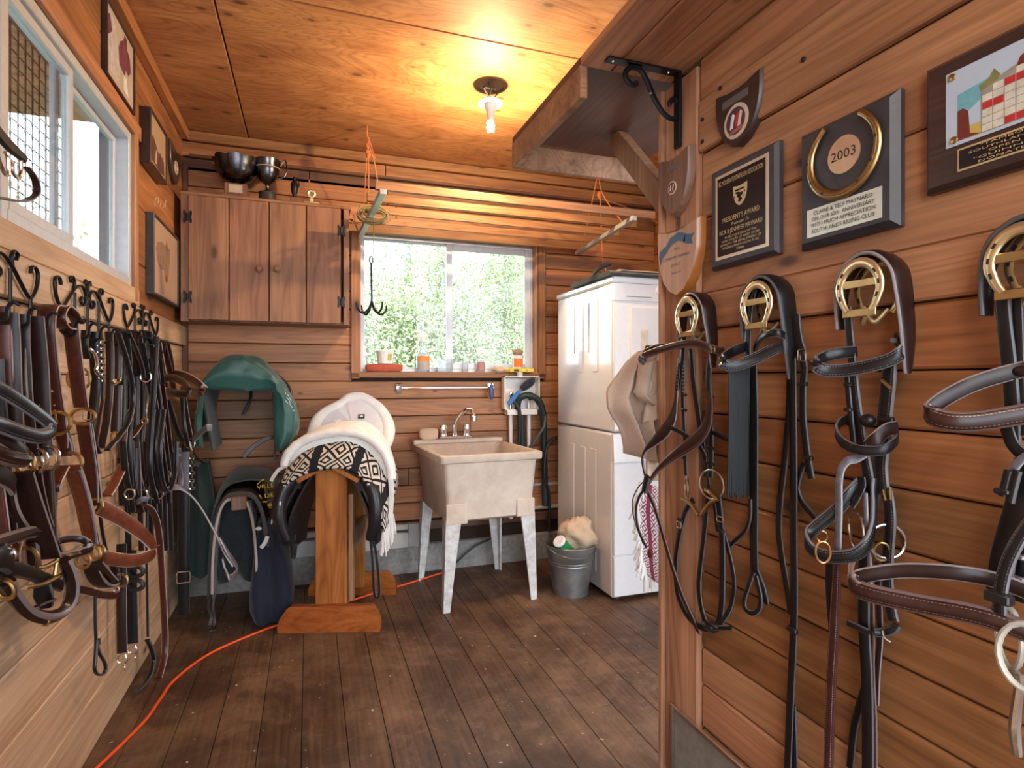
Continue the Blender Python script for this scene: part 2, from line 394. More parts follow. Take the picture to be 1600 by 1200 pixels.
M['dkst'] = leather('havana_leather_stitched', (.034, .012, .009), .28, (.24, .15, .12), (.18, .12, .11))
M['brn'] = leather('brown_leather', (.070, .017, .011), .36, (.20, .09, .06), (.50, .43, .42))
M['tan'] = leather('chestnut_leather', (.15, .038, .016), .38, (.30, .15, .08), (.55, .46, .42))
M['rubber'] = leather('rubber_grip_rein', (.06, .017, .014), .5, (.55, .48, .48))
M['greystrap'] = leather('pale_grey_strap', (.15, .145, .175), .45, (.32, .32, .35), (.4, .4, .42))
M['blkp'] = plain('saddle_black_leather', (.013, .012, .014), .36, nz=.3, sc_=60)
M['dkbrp'] = plain('saddle_havana_leather', (.022, .010, .009), .38, nz=.3, sc_=60)
M['fringe'] = plain('matt_black_cord', (.009, .010, .013), .6)
M['white_enamel'] = plain('white_enamel', (.80, .81, .83), .22, nz=.02, bp=.02, coat=.3)
M['sinkpl'] = None
M['white_pl'] = plain('white_plastic', (.80, .80, .80), .4, nz=.03, bp=0)
M['black_pl'] = plain('black_plastic', (.02, .02, .022), .45, bp=0)
M['wool'] = fabric('white_sheepskin', (.80, .78, .73), (.93, .92, .89), 120, 1, .8, 20)
M['cotton'] = fabric('white_quilted_cotton', (.68, .66, .68), (.80, .78, .80), 400)
M['white_cord'] = fabric('white_cotton_cord', (.62, .60, .58), (.80, .78, .76), 300)
M['green'] = fabric('green_nylon', (.010, .065, .058), (.018, .105, .092), 500, .42, .1, 3)
M['green_in'] = fabric('dark_green_lining', (.006, .02, .02), (.012, .035, .033), 500, .8)
M['olive'] = fabric('olive_green_nylon', (.014, .024, .012), (.03, .045, .022), 400, .6)
M['navy'] = fabric('navy_cloth', (.004, .005, .014), (.009, .012, .030), 300, .9)
M['quilt'] = fabric('quilted_slate_pad', (.010, .016, .020), (.028, .036, .042), 60, .9, .7, 14)
M['beige'] = fabric('beige_piping', (.30, .25, .22), (.45, .38, .33), 200)
M['towel'] = fabric('beige_towelling', (.46, .33, .25), (.62, .47, .37), 350, 1, .6, 5)
M['rag'] = fabric('cream_rag', (.50, .36, .24), (.66, .50, .36), 200, 1, .4, 9)
M['navypad'] = fabric('charcoal_pad', (.012, .014, .02), (.035, .038, .05), 200, .9)
M['blanket'] = woven('black_white_woven_blanket', (.006, .007, .012), (.66, .60, .52), (8, 3))
M['pinkweave'] = woven('pink_white_woven_pad', (.25, .04, .09), (.78, .74, .74), (5, 9), (.34, .22, .26), 2.5)
M['orange'] = plain('orange_cord', (.85, .10, .02), .5, nz=.05)
M['rope'] = fabric('orange_baling_twine', (.40, .10, .03), (.62, .20, .06), 200)
M['hemp'] = fabric('hemp_twine', (.16, .13, .06), (.32, .27, .13), 200)
M['gold_ink'] = plain('gold_lettering', (.62, .48, .26), .4, .3, .05, bp=0)
M['silver_pl'] = plain('engraved_silver_plate', (.66, .66, .58), .35, .45, .05, bp=.05)
M['grey_pl'] = plain('tarnished_nameplate', (.20, .17, .18), .35, .5, .08, bp=.05)
M['black_ink'] = plain('black_lettering', (.02, .02, .02), .6, bp=0)
M['blue_ink'] = plain('blue_lettering', (.03, .06, .16), .6, bp=0)
M['ribbon'] = plain('painted_blue_ribbon', (.035, .10, .19), .5, nz=.25, sc_=12)
M['black_plate'] = plain('black_engraved_plate', (.008, .008, .012), .18, nz=.1, bp=0)
M['yellow'] = plain('yellow_print', (.72, .52, .03), .6, bp=0)
M['glass'] = glassy('window_glass', (.95, .98, .97), .05)
M['clear'] = glassy('clear_plastic', (.93, .95, .96), .09, .08, .22)
M['picglass'] = glassy('picture_glass', (1, 1, 1), .05)
M['tree_bark'] = plain('hazed_bark', (.27, .26, .24), .9, nz=.25)  # haze and overexposure put into the paler bark and leaf colours
M['leaf_a'] = plain('spring_leaves', (.34, .39, .19), .7, nz=.3, bp=0)
M['leaf_b'] = plain('hazed_leaves', (.42, .45, .26), .7, nz=.3, bp=0)
M['blue'] = plain('blue_plastic', (.02, .16, .48), .4, bp=0)
M['bristle'] = fabric('navy_bristle', (.008, .014, .03), (.02, .03, .06), 500, 1, 1)
M['sponge'] = fabric('red_sponge', (.36, .07, .045), (.52, .12, .075), 80, 1, .6)
M['spongey'] = fabric('tan_sponge', (.26, .17, .09), (.42, .29, .16), 120, 1, 1)
M['concrete'] = fabric('painted_concrete', (.16, .155, .15), (.33, .32, .30), 40, .9, .6, 5)
M['heater'] = plain('grey_heater_enamel', (.40, .40, .38), .5, nz=.2, sc_=8)
M['hose'] = plain('dark_rubber_hose', (.014, .03, .032), .5)
M['hoseg'] = plain('grey_rubber_hose', (.10, .13, .13), .45)
M['mould'] = plain('dark_wood_backing', (.03, .012, .006), .9, bp=0)
def floor_mat():
    m, t, b = nmat('worn_dark_floorboards')
    co = objco(t, (1.0, 14, 9)); n1 = noi(t, co, 1.2, 6, 1.2, .62)
    base = ramp(t, n1, [(.25, (.042, .019, .009)), (.5, (.092, .044, .022)), (.75, (.15, .076, .04))])
    wv = nd(t, 'TexWave', wave_type='BANDS', bands_direction='Y'); wv.inputs['Scale'].default_value = .9; wv.inputs['Distortion'].default_value = 12; wv.inputs['Detail'].default_value = 3; lk(t, objco(t, (1.3, 12, 9)), wv.inputs['Vector'])
    base = mixc(t, 1, base, ramp(t, wv.outputs['Fac'], [(0, (.72,)*3), (.3, (1, 1, 1))]), 'MULTIPLY')
    gp = nd(t, 'NewGeometry').outputs['Position']
    d1 = noi(t, gp, 2.6, 8, .6, .68); base = mixc(t, mth(t, 'MULTIPLY', ramp(t, d1, [(.44, (0, 0, 0)), (.64, (1, 1, 1))]), .62), base, (.25, .148, .084))
    d2 = noi(t, gp, 8, 8, .5, .75); base = mixc(t, mth(t, 'MULTIPLY', ramp(t, d2, [(.50, (0, 0, 0)), (.70, (1, 1, 1))]), .45), base, (.27, .185, .125))
    d4 = noi(t, gp, 1.9, 6, .4, .65); base = mixc(t, mth(t, 'MULTIPLY', ramp(t, d4, [(.50, (0, 0, 0)), (.64, (1, 1, 1))]), .72), base, (.030, .014, .008))
    d5 = noi(t, gp, 14, 5, 0, .7); base = mixc(t, mth(t, 'MULTIPLY', ramp(t, d5, [(.54, (0, 0, 0)), (.74, (1, 1, 1))]), .4), base, (.025, .012, .008))
    d3 = noi(t, gp, 38, 2, 0); base = mixc(t, ramp(t, d3, [(.72, (0, 0, 0)), (.745, (1, 1, 1))]), base, (.55, .50, .44))
    oi = nd(t, 'ObjectInfo'); hs = nd(t, 'HueSaturation'); lk(t, base, hs.inputs['Color']); lk(t, mth(t, 'MULTIPLY_ADD', oi.outputs['Random'], .3, .88), hs.inputs['Value'])
    lk(t, hs.outputs[0], b.inputs['Base Color']); lk(t, mth(t, 'MULTIPLY_ADD', d1, .4, .38), b.inputs['Roughness']); bump(t, b, mth(t, 'ADD', wv.outputs['Fac'], d2), .25, .002); return m
M['floor'] = floor_mat()
def stained(name, c, st, rough, metal=0, scale=6):
    m, t, b = nmat(name); gp = objco(t, rnd=False); f = noi(t, gp, scale, 6, .3, .65)
    lk(t, ramp(t, f, [(.36, c), (.66, st)]), b.inputs['Base Color']); b.inputs['Roughness'].default_value = rough; b.inputs['Metallic'].default_value = metal; bump(t, b, f, .1); return m
M['sinkpl'] = stained('aged_cream_plastic', (.62, .52, .43), (.47, .37, .29), .5)
M['sinkleg'] = stained('white_enamel_leg', (.62, .62, .61), (.38, .35, .33), .45, 0, 20)
M['galv'] = stained('galvanised_steel', (.36, .37, .37), (.22, .23, .23), .4, .8, 9)
M['silver_old'] = stained('tarnished_silver', (.16, .16, .17), (.05, .05, .06), .22, 1, 12)
M['towelin'] = M['towel']
def text(s, size, c, xd, yd, mat, parent, name='lettering', align='CENTER', fit=None, space=1.0, shear=0):
    cu = bpy.data.curves.new(name, 'FONT'); cu.body = s; cu.size = 1; cu.align_x = align; cu.align_y = 'CENTER'; cu.space_line = space; cu.shear = shear; cu.resolution_u = 2
    o = bpy.data.objects.new(name, cu); col.objects.link(o); dg = bpy.context.evaluated_depsgraph_get()
    me = bpy.data.meshes.new_from_object(o.evaluated_get(dg)); bpy.data.objects.remove(o); bpy.data.curves.remove(cu)
    xs = [q.co.x for q in me.vertices]; wd_ = max(xs)-min(xs) if xs else 1
    sx = fit/wd_ if fit else size
    xd, yd, c = V(xd), V(yd), V(c); og = ORG[parent.name]; b = MB()
    for q in me.vertices: q.co = c-og+xd*(q.co.x*sx)+yd*(q.co.y*size)
    me.materials.clear(); me.materials.append(mat); me.name = name
    o = bpy.data.objects.new(name, me); col.objects.link(o); o.parent = parent; ORG[o.name] = og; return o
# ------------------------------------------------------------------ setting
PCACHE = {}
def plank(parent, c, ld, wd_, ln, w, t, mat, name='plank', ch=.003, rot=0):
    key = (round(ln, 3), round(w, 3), round(t, 3), mat.name)
    if key not in PCACHE:
        b = MB(); b.obox((0, 0, 0), X_*(ln/2), Y_*(w/2), Z_*(t/2), ch); me = bpy.data.meshes.new(name)
        me.from_pydata([tuple(q) for q in b.v], [], b.f); me.materials.append(mat); PCACHE[key] = me
    o = bpy.data.objects.new(name, PCACHE[key]); col.objects.link(o); o.parent = parent
    l, w_ = V(ld).normalized(), V(wd_).normalized(); n = l.cross(w_)
    m = Matrix((l, w_, n)).transposed().to_4x4(); m.translation = V(c)-ORG[parent.name]; o.matrix_local = m
    ORG[o.name] = ORG[parent.name]; return o
def spans(a, b, holes):
    """pieces of [a,b] left between the holes"""
    o = [(a, b)]
    for h0, h1 in holes:
        n = []
        for p, q in o:
            if h1 <= p or h0 >= q: n.append((p, q)); continue
            if h0 > p: n.append((p, h0))
            if h1 < q: n.append((h1, q))
        o = n
    return o
XRR = 2.47            # far right wall of the washing corner
# floor: boards run towards the back wall
fl = structure('floor')
MB().box((-.9, -1.0, -.12), (2.7, 4.0, -.03)).build('subfloor', M['mould'], fl, 0)
x = -.74; i = 0
while x < 2.6:
    w = R.choice((.135, .14, .15, .145)); cuts = [-.98, 3.9]
    k = R.uniform(1.2, 3.0)
    for a, b in ((-.98, k), (k+.003, 3.88)):
        plank(fl, (x+w/2, (a+b)/2, -.015), Y_, -X_, b-a, w-.0025, .03, M['floor'], 'floorboard', .0012)
    x += w
# ceiling of plywood sheets
ce = structure('ceiling')
MB().box((-.9, -1.0, CZ+.03), (2.7, 4.0, CZ+.08)).build('deck', M['mould'], ce, 0)
for x0, x1, y0, y1 in ((-.72, -.343, -1.0, 1.45), (-.72, -.343, 1.455, 3.9), (-.337, 1.42, -1.0, 2.355), (-.337, 1.42, 2.361, 3.9), (1.425, 2.6, 1.2, 2.36), (1.425, 2.6, 2.366, 3.9), (1.425, 2.6, -1.0, 1.195)):
    plank(ce, ((x0+x1)/2, (y0+y1)/2, CZ+.012), X_, Y_, x1-x0, y1-y0, .02, M['ply'] if x0 > -.5 else M['ply'], 'plywood_sheet', .003)
# back wall
bw = structure('wall_back')
wx0, wx1, wz0, wz1 = .300, 1.515, 1.300, 2.205
for a, b in (((-.8, YB+.02, -.02), (wx0-.02, YB+.12, CZ+.05)), ((wx1+.02, YB+.02, -.02), (2.6, YB+.12, CZ+.05)), ((wx0-.02, YB+.02, -.02), (wx1+.02, YB+.12, wz0-.02)), ((wx0-.02, YB+.02, wz1+.02), (wx1+.02, YB+.12, CZ+.05))):
    MB().box(a, b).build('sheathing', M['mould'], bw, 0)
z = .335; j = 0
while z < 2.46:
    h = .1135
    holes = [(wx0-.045, wx1+.05)] if z+h > wz0-.02 and z < wz1+.02 else []
    for a, b in spans(-.70, 2.47, holes):
        cutx = [a]+([R.uniform(a+.5, b-.5)] if b-a > 1.6 else [])+[b]
        for p, q in zip(cutx, cutx[1:]): plank(bw, ((p+q)/2, YB+.011, z+h/2), X_, Z_, q-p-.002, h-.0035, .022, M['cedar'], ch=.004)
    z += h; j += 1
for p, q, zz, hh, d, mt in ((-.70, .0, 2.505, .075, .0, 'cedar_dark'), (.003, 2.47, 2.505, .075, .0, 'cedar_dark'), (-.70, .46, 2.585, .08, .022, 'cedar'), (.463, 2.47, 2.585, .08, .022, 'cedar'), (-.70, 2.47, 2.655, .055, .045, 'cedar')):  # dark planks stand for the recess shadow, shade put into their colour
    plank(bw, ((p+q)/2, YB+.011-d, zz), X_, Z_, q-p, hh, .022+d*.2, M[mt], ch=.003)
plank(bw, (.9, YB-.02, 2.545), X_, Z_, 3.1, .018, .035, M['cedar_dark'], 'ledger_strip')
plank(bw, (-.675, YB-.012, 1.45), Z_, -X_, 2.1, .03, .024, M['cedar_dark'], 'corner_batten')
# concrete kerb below the boards
kb = structure('trim_1')
MB().box((-.75, YB-.025, -.02), (2.5, YB+.1, .175), .006).build('concrete_kerb', M['concrete'], kb, 20)
plank(kb, (.9, YB-.006, .3), X_, Z_, 3.2, .06, .03, M['cedar_dark'], 'sill_board')
# left wall with its window
lw = structure('wall_left')
ly0, ly1, lz0, lz1 = 1.70, 2.775, 1.635, 2.262
for a, b in (((XL-.12, -1.0, -.02), (XL-.022, ly0-.02, CZ+.05)), ((XL-.12, ly1+.02, -.02), (XL-.022, 3.95, CZ+.05)), ((XL-.12, ly0-.02, -.02), (XL-.022, ly1+.02, lz0-.02)), ((XL-.12, ly0-.02, lz1+.02), (XL-.022, ly1+.02, CZ+.05))):
    MB().box(a, b).build('sheathing', M['mould'], lw, 0)
zs = [0, .18, .36, .54, .72, .90, 1.08, 1.267, 1.447, 1.557, 1.75, 1.998, 2.262, 2.47, 2.69]
for z0, z1 in zip(zs, zs[1:]):
    holes = [(ly0-.03, ly1+.045)] if z1 > 1.6 and z0 < 2.25 else []
    if z0 == 1.447: continue
    for a, b in spans(-.98, 3.8, holes):
        cutx = [a]+([R.uniform(a+1.0, b-.6)] if b-a > 2.5 else [])+[b]
        for p, q in zip(cutx, cutx[1:]): plank(lw, (XL-.011, (p+q)/2, (z0+z1)/2), Y_, Z_, q-p-.002, z1-z0-.003, .022, M['cedar_left'] if z1 < 1.6 else M['cedar'], ch=.004)
plank(lw, (XL+.009, 1.41, 1.502), Y_, Z_, 4.76, .11, .022, M['cedar_left'], 'hook_board', .004)
plank(lw, (XL+.004, (ly0+ly1)/2-.2, 1.597), Y_, Z_, 1.62, .072, .014, M['cedar_left'], 'window_apron', .004)
plank(lw, (XL+.006, ly1+.024, 1.94), Z_, Y_, .72, .045, .018, M['cedar_pale'], 'window_casing', .003)
plank(lw, (XL+.006, (ly0+ly1)/2-.05, 2.295), Y_, Z_, 1.35, .06, .018, M['cedar_pale'], 'window_casing', .003)
plank(lw, (XL+.02, 1.41, 2.655), Y_, Z_, 4.76, .055, .04, M['cedar'], 'ceiling_batten', .004)
# partition on the right
pw = structure('wall_right')
MB().box((XR+.02, -1.0, 0), (XR+.10, 1.46, CZ)).build('sheathing', M['mould'], pw, 0)
zr = [0, .105, .21, .315, .43, .53, .63, .735, .84, .945, 1.055, 1.162, 1.2675, 1.386]
for z0, z1 in zip(zr, zr[1:]):
    c_ = R.uniform(-.4, .1)
    for p, q in ((-.98, c_), (c_, 1.313)): plank(pw, (XR+.011, (p+q)/2, (z0+z1)/2), Y_, Z_, q-p-.002, z1-z0-.0035, .022, M['cedar'] if z0 > .5 else M['cedar_pale'], ch=.005)
for z0, z1, d, mt in ((1.479, 1.684, 0, 'cedar_pale'), (1.684, 1.86, .0, 'cedar_pale'), (1.86, 2.0, .012, 'cedar_pale'), (2.0, 2.112, .006, 'cedar_pale'), (2.112, 2.4, 0, 'cedar'), (2.4, 2.69, 0, 'cedar')):
    plank(pw, (XR+.011-d,   .165, (z0+z1)/2), Y_, Z_, 2.29, z1-z0-.003, .022, M[mt], ch=.004)
plank(pw, (XR+.002,  .165, 1.4325), Y_, Z_, 2.29, .092, .03, M['cedar_pale'], 'hook_rail', .004)
plank(pw, (XR+.006, 1.389, 1.05), Z_, Y_, 2.1, .148, .036, M['rough_post'], 'post_board', .004)
plank(pw, (XR+.03, 1.473, 1.05), Z_, Y_, 2.1, .018, .11, M['rough_post'], 'end_board', .003)
for z0 in (1.78, 1.86, 2.02):
    for y0 in (1.29, 1.30): pass
ns = MB()
for u, v in ((1098, 187), (1098, 221), (1256, 93), (1070, 262), (1126, 138)): 
    q = Wp(u, v, .012); ns.lathe([(.006, 0), (.005, .004), (0, .004)], q, -X_, 8)
ns.build('nail_head', M['mould'], pw)['kind'] = 'stuff'
# far right wall of the washing corner
rw = structure('trim_2')
MB().box((XRR+.02, 1.4, 0), (XRR+.1, 3.95, CZ)).build('sheathing', M['mould'], rw, 0)
z = 0
while z < 2.6:
    plank(rw, (XRR+.011, 2.6, z+.11), Y_, Z_, 2.5, .216, .022, M['cedar'], ch=.004); z += .22
# rear wall with the doorway the camera looks in from
ew = structure('wall_rear')
MB().box((-.72, -1.0, 2.5), (1.05, -.92, CZ)).build('door_header', M['cedar'], ew, 0)
# ---------------- back window
w1 = structure('window_1', (.9, YB, 1.75))
plank(w1, (.275, YB-.008, 1.75), Z_, -X_, .98, .052, .03, M['cedar'], 'window_casing', .003)
plank(w1, (1.545, YB-.008, 1.75), Z_, -X_, .98, .052, .03, M['cedar'], 'window_casing', .003)
plank(w1, (.91, YB-.008, 1.282), X_, Z_, 1.322, .034, .03, M['cedar'], 'window_casing', .003)
plank(w1, (.91, YB-.008, 2.225), X_, Z_, 1.322, .05, .03, M['cedar'], 'window_casing', .003)
plank(w1, (.91, YB+.045, 1.297), X_, Y_, 1.22, .12, .012, M['cedar_pale'], 'window_sill', .003)
for xx in (.303, 1.512): plank(w1, (xx, YB+.05, 1.75), Z_, Y_, .9, .11, .012, M['cedar_pale'], 'window_jamb', .002)
plank(w1, (.91, YB+.05, 2.199), X_, Y_, 1.22, .11, .012, M['cedar_pale'], 'window_jamb', .002)
def winframe(par, fr, a, b, bar, dep, mat, nm='frame', glass=True):
    """frame of four bars round a rectangle; fr(s, t, n) maps along, up and out to the room"""
    (s0, t0), (s1, t1) = a, b; m = MB()
    for p, q in (((s0, t0), (s0+bar, t1)), ((s1-bar, t0), (s1, t1)), ((s0+bar, t0), (s1-bar, t0+bar)), ((s0+bar, t1-bar), (s1-bar, t1))):
        c0, c1 = fr(p[0], p[1], -dep/2), fr(q[0], q[1], dep/2); lo = [min(i, j) for i, j in zip(c0, c1)]; hi = [max(i, j) for i, j in zip(c0, c1)]; m.box(lo, hi, .003)
    o = m.build(nm, mat, par, 0)
    if glass:
        g = MB(); c0, c1 = fr(s0+bar, t0+bar, -.002), fr(s1-bar, t1-bar, .002); g.box([min(i, j) for i, j in zip(c0, c1)], [max(i, j) for i, j in zip(c0, c1)]).build('pane', M['glass'], o, 0)
    return o
fb = lambda y0: (lambda s, t, n: (s, y0-n, t))
winframe(w1, fb(YB+.085), (.309, 1.304), (1.506, 2.193), .020, .05, M['alu'], 'outer_frame', False)
winframe(w1, fb(YB+.095), (.329, 1.324), (.905, 2.173), .012, .018, M['alu'], 'fixed_sash')
sr = winframe(w1, fb(YB+.072), (.878, 1.324), (1.486, 2.173), .042, .022, M['alu'], 'sliding_sash')
MB().box((.875, YB+.045, 1.36), (.895, YB+.06, 1.42), .003).build('latch', M['alu'], sr, 0)
# ---------------- left window
w2 = structure('window_2', (XL, 2.24, 1.95))
fl2 = lambda x0: (lambda s, t, n: (x0+n, s, t))
M['alu_l'] = M['alu']
winframe(w2, fl2(XL-.035), (ly0, lz0), (ly1, lz1), .034, .07, M['alu'], 'outer_frame', False)
winframe(w2, fl2(XL-.022), (1.736, 1.671), (2.185, 2.226), .032, .022, M['alu'], 'sliding_sash')
winframe(w2, fl2(XL-.055), (2.15, 1.671), (2.741, 2.226), .022, .018, M['alu'], 'fixed_sash')
for xx in (-.008,): MB().box((XL-.07, ly0+.034, lz0+.034), (XL-.01, ly1-.034, lz0+.037)).build('track', M['alu'], w2, 0)
gm = MB(); y = 1.95
while y < 2.64: gm.tube([(XL-.16, y, 1.5), (XL-.16, y, 2.35)], .003, 4); y += .05
z = 1.5
while z < 2.35: gm.tube([(XL-.163, 1.95, z), (XL-.163, 2.64, z)], .003, 4); z += .042
wm = gm.build('wire_mesh', M['iron'], w2, 0); wm['kind'] = 'stuff'
# ---------------- outdoors
gr = structure('ground')
gm_ = fabric('spring_grass', (.16, .22, .09), (.26, .32, .14), 3, 1, .3, .4)
MB().box((-40, 4.2, -.6), (60, 70, -.4)).build('meadow', gm_, gr, 0)
MB().box((-40, -20, -.6), (-1.0, 4.2, -.4)).build('gravel_yard', plain('pale_gravel', (.42, .40, .37), .9, nz=.2, sc_=9), gr, 0)
MB().box((-6, -20, -.6), (10, -1.02, -.13)).build('stable_aisle', plain('pale_concrete', (.40, .39, .37), .9, nz=.15, sc_=5), gr, 0)
# porch roof outside the left window
pr = thing('porch_roof', 'grey timber porch roof seen through the side window', 'roof', (-1.4, 2.2, 2.2), kind='structure')
for k in range(7):
    plank(pr, (-1.5, .6+k*.36, 2.36-.0*k), X_, Y_, 1.3, .34, .025, M['rough_post'], 'roof_board')
for y in (1.2, 3.2): plank(pr, (-2.1, y, 1.0), Z_, Y_, 2.7, .1, .1, M['rough_post'], 'porch_post')
plank(pr, (-2.1, 2.0, 2.27), Y_, Z_, 3.6, .14, .06, M['rough_post'], 'porch_beam')
def tree(name, lab, x, y, h, spread, seed, leaf, nl, bush=False, r0=.13, br=26, lsz=.16, grp=None, ll=1.0, lz=(.1, 1)):
    rr = random.Random(seed); t = thing(name, lab, 'tree' if not bush else 'shrub', (x, y, -.42), grp)
    m = MB(); tips = []
    stems = rr.randint(2, 4) if bush else 1
    for s in range(stems):
        lean = V((rr.uniform(-.12, .12), rr.uniform(-.1, .1), 0))*(2.5 if bush else .5)
        tp = [V((x, y, -.42))+V((lean.x*k*h/8+rr.uniform(-.05, .05)*h/8, lean.y*k*h/8, h*k/8)) for k in range(9)]
        m.tube(tp, [r0, r0*.8, r0*.6, r0*.4, r0*.15], 6); tips += tp[3:]
        for b in range(br):
            f = rr.uniform(.18, .97); k = f*8; i = min(int(k), 7); q = tp[i].lerp(tp[i+1], k-i); a = rr.uniform(0, 2*PI); L = spread*(1.05-f*.75)*rr.uniform(.6, 1.1); up = rr.uniform(.6, 1.5)
            e = q+V((math.cos(a), math.sin(a)*.8, up))*L*.6; md = q.lerp(e, .5)+V((0, 0, -.06*L)); m.tube([q, md, e], [r0*.28*(1-f*.6), r0*.05], 4, caps=False); tips += [md, e]
            for c in range(3):
                g = md.lerp(e, rr.random()); a2 = a+rr.uniform(-1, 1); e2 = g+V((math.cos(a2), math.sin(a2), rr.uniform(.3, 1.2)))*L*.35; m.tube([g, e2], [r0*.1, r0*.03], 3, caps=False); tips.append(e2)
    m.build('trunk', M['tree_bark'], t, 60)
    if nl:
        g = MB(); vs = []; fs = []
        for k in range(nl):
            c = rr.choice(tips)+V((rr.gauss(0, .3), rr.gauss(0, .3), rr.gauss(0, .3)))*ll; a = V((rr.gauss(0, 1), rr.gauss(0, 1), rr.gauss(0, 1))).normalized(); b = a.orthogonal().normalized(); s = lsz*rr.uniform(.5, 1)
            n = len(vs); vs += [c-a*s, c+b*s*.5, c+a*s, c-b*s*.5]; fs.append((n, n+1, n+2, n+3))
        g.add(vs, fs); o = g.build('foliage', leaf, t, 0); o['kind'] = 'stuff'
tree('poplar_tree', 'tall bare poplar left of the window mullion, leftmost of the row', 3.65, 21, 17, 1.5, 1, M['leaf_b'], 700, r0=.2, br=44)
tree('poplar_tree', 'tall bare poplar outside, middle of the row beyond the left pane', 4.35, 22, 18, 1.7, 2, M['leaf_b'], 900, r0=.24, br=44)
tree('poplar_tree', 'tall bare poplar outside, right of the row beyond the left pane', 5.0, 21, 17, 1.4, 3, M['leaf_b'], 900, r0=.2, br=44)
tree('alder_tree', 'slender many-branched alder outside the right window pane', 6.1, 18, 9, 2.2, 4, M['leaf_a'], 2600, r0=.1, br=46, lsz=.06)
tree('alder_tree', 'pale leafy alder farther right behind the right window pane', 7.6, 22, 10, 3.0, 5, M['leaf_b'], 3800, r0=.12, br=44, lsz=.07)
for i, (x, y, h, s, nl, lf, lb) in enumerate(((1.9, 19, 4.2, 1.6, 4200, 'leaf_a', 'green shrub outside at the left edge of the window'), (3.0, 17, 3.2, 1.6, 3600, 'leaf_b', 'pale green shrub outside behind the white tub'), (4.0, 18, 4.4, 1.8, 4600, 'leaf_a', 'dense green shrub outside behind the spray bottle'), (5.2, 17, 4.8, 1.9, 4600, 'leaf_b', 'pale green shrub outside behind the mullion'), (6.6, 19, 4.6, 2.0, 4600, 'leaf_a', 'green shrub outside behind the small clear bottles'), (8.2, 20, 5.0, 2.2, 4600, 'leaf_b', 'pale shrub outside at the right edge of the window'))):
    tree('garden_shrub', lb, x, y, h*1.2, s, 20+i, M[lf], int(nl*1.5), True, .05, 20, .085, ll=1.15)
for i, (x, y) in enumerate(((-4.6, 11), (-6.2, 9.5))):
    tree('garden_shrub', ('pale shrub outside the far pane of the side window', 'pale shrub outside the near pane of the side window')[i], x, y, 4, 1.8, 40+i, M['leaf_b'], 3000, True, .05, 16, .09, ll=1.2)
# ------------------------------------------------------------------ washer and dryer
LBL = dict
def arcpts(c, u, w, r, a0, a1, n=10): return [V(c)+V(u)*math.cos(a0+(a1-a0)*i/n)*r+V(w)*math.sin(a0+(a1-a0)*i/n)*r for i in range(n+1)]
def appliance(name, lab, cat, x0, x1, y0, y1, z0, z1): return thing(name, lab, cat, ((x0+x1)/2, (y0+y1)/2, z0))
wx, wX, wy, wY = 1.61, 2.28, 2.89, 3.66
EN = M['white_enamel']
t = appliance('washing_machine', 'white front panel washing machine standing on the floor under the dryer', 'washing machine', wx, wX, wy, wY, 0, .956)
MB().box((wx-.003, wy+.012, .02), (wX, wY, .951), .012).build('cabinet_shell', EN, t)
MB().box((wx+.004, wy-.004, .262), (wX-.004, wy+.02, .782), .006).build('front_panel', EN, t)
MB().box((wx+.004, wy-.004, .03), (wX-.004, wy+.02, .255), .006).build('kick_panel', EN, t)
c = MB().prism([(wx, wy+.02, .79), (wx, wy-.012, .79), (wx, wy-.002, .945), (wx, wy+.02, .95)], X_*(wX-wx)).build('control_panel', EN, t, 25)
MB().box((wx+.16, wy-.016, .835), (wx+.42, wy-.004, .885), .004).build('detergent_drawer', EN, c)
MB().box((wx+.10, wy-.012, .853), (wx+.122, wy-.005, .877)).build('button', plain('grey_button', (.3, .3, .32), .5), c)
for k, (a, b) in enumerate(((.20, .27), (.34, .41), (.50, .57))):
    MB().box((wx-.007, wy+a, .12), (wx+.004, wy+b, .84), .004).build('side_rib', EN, t)
for xx in (wx+.05, wX-.05):
    for yy in (wy+.06, wY-.06): MB().lathe([(.02, 0), (.02, .02)], (xx, yy, 0), n=10).build('foot', M['black_pl'], t)
t = appliance('clothes_dryer', 'white clothes dryer stacked on top of the washing machine', 'dryer', wx, wX, wy, wY, .956, 1.835)
MB().box((wx, wy+.01, .958), (wX, wY, 1.80), .010).build('cabinet_shell', EN, t)
MB().box((wx-.006, wy-.008, 1.80), (wX+.004, wY+.01, 1.836), .012).build('lid', EN, t)
c = MB().prism([(wx+.002, wy+.02, 1.70), (wx+.002, wy-.006, 1.70), (wx+.002, wy-.012, 1.795), (wx+.002, wy+.02, 1.798)], X_*(wX-wx-.004)).build('control_panel', EN, t, 25)
q = P(1028, 455, Y=wy); MB().lathe([(.024, 0), (.022, .016), (.0, .018)], (q.x, wy-.008, q.z), -Y_, 20).build('knob', EN, c)
MB().box((wx+.08, wy-.013, 1.722), (wx+.24, wy-.008, 1.725)).build('badge_line', M['grey_pl'], c)
MB().box((wx+.004, wy-.003, .965), (wX-.004, wy+.02, 1.692), .006).build('front_panel', EN, t)
d = MB().box((wx+.105, wy-.018, 1.16), (wX-.06, wy, 1.665), .014).build('door', EN, t)
MB().box((wx+.165, wy-.022, 1.43), (wx+.215, wy-.010, 1.54), .004).build('handle', plain('cream_handle', (.7, .62, .52), .5), d)
for k, (a, b) in enumerate(((.18, .25), (.30, .31), (.38, .45), (.50, .51))):
    MB().box((wx-.005, wy+a, 1.42 if k % 2 else 1.30), (wx+.004, wy+b, 1.72), .003).build('side_rib', EN, t)
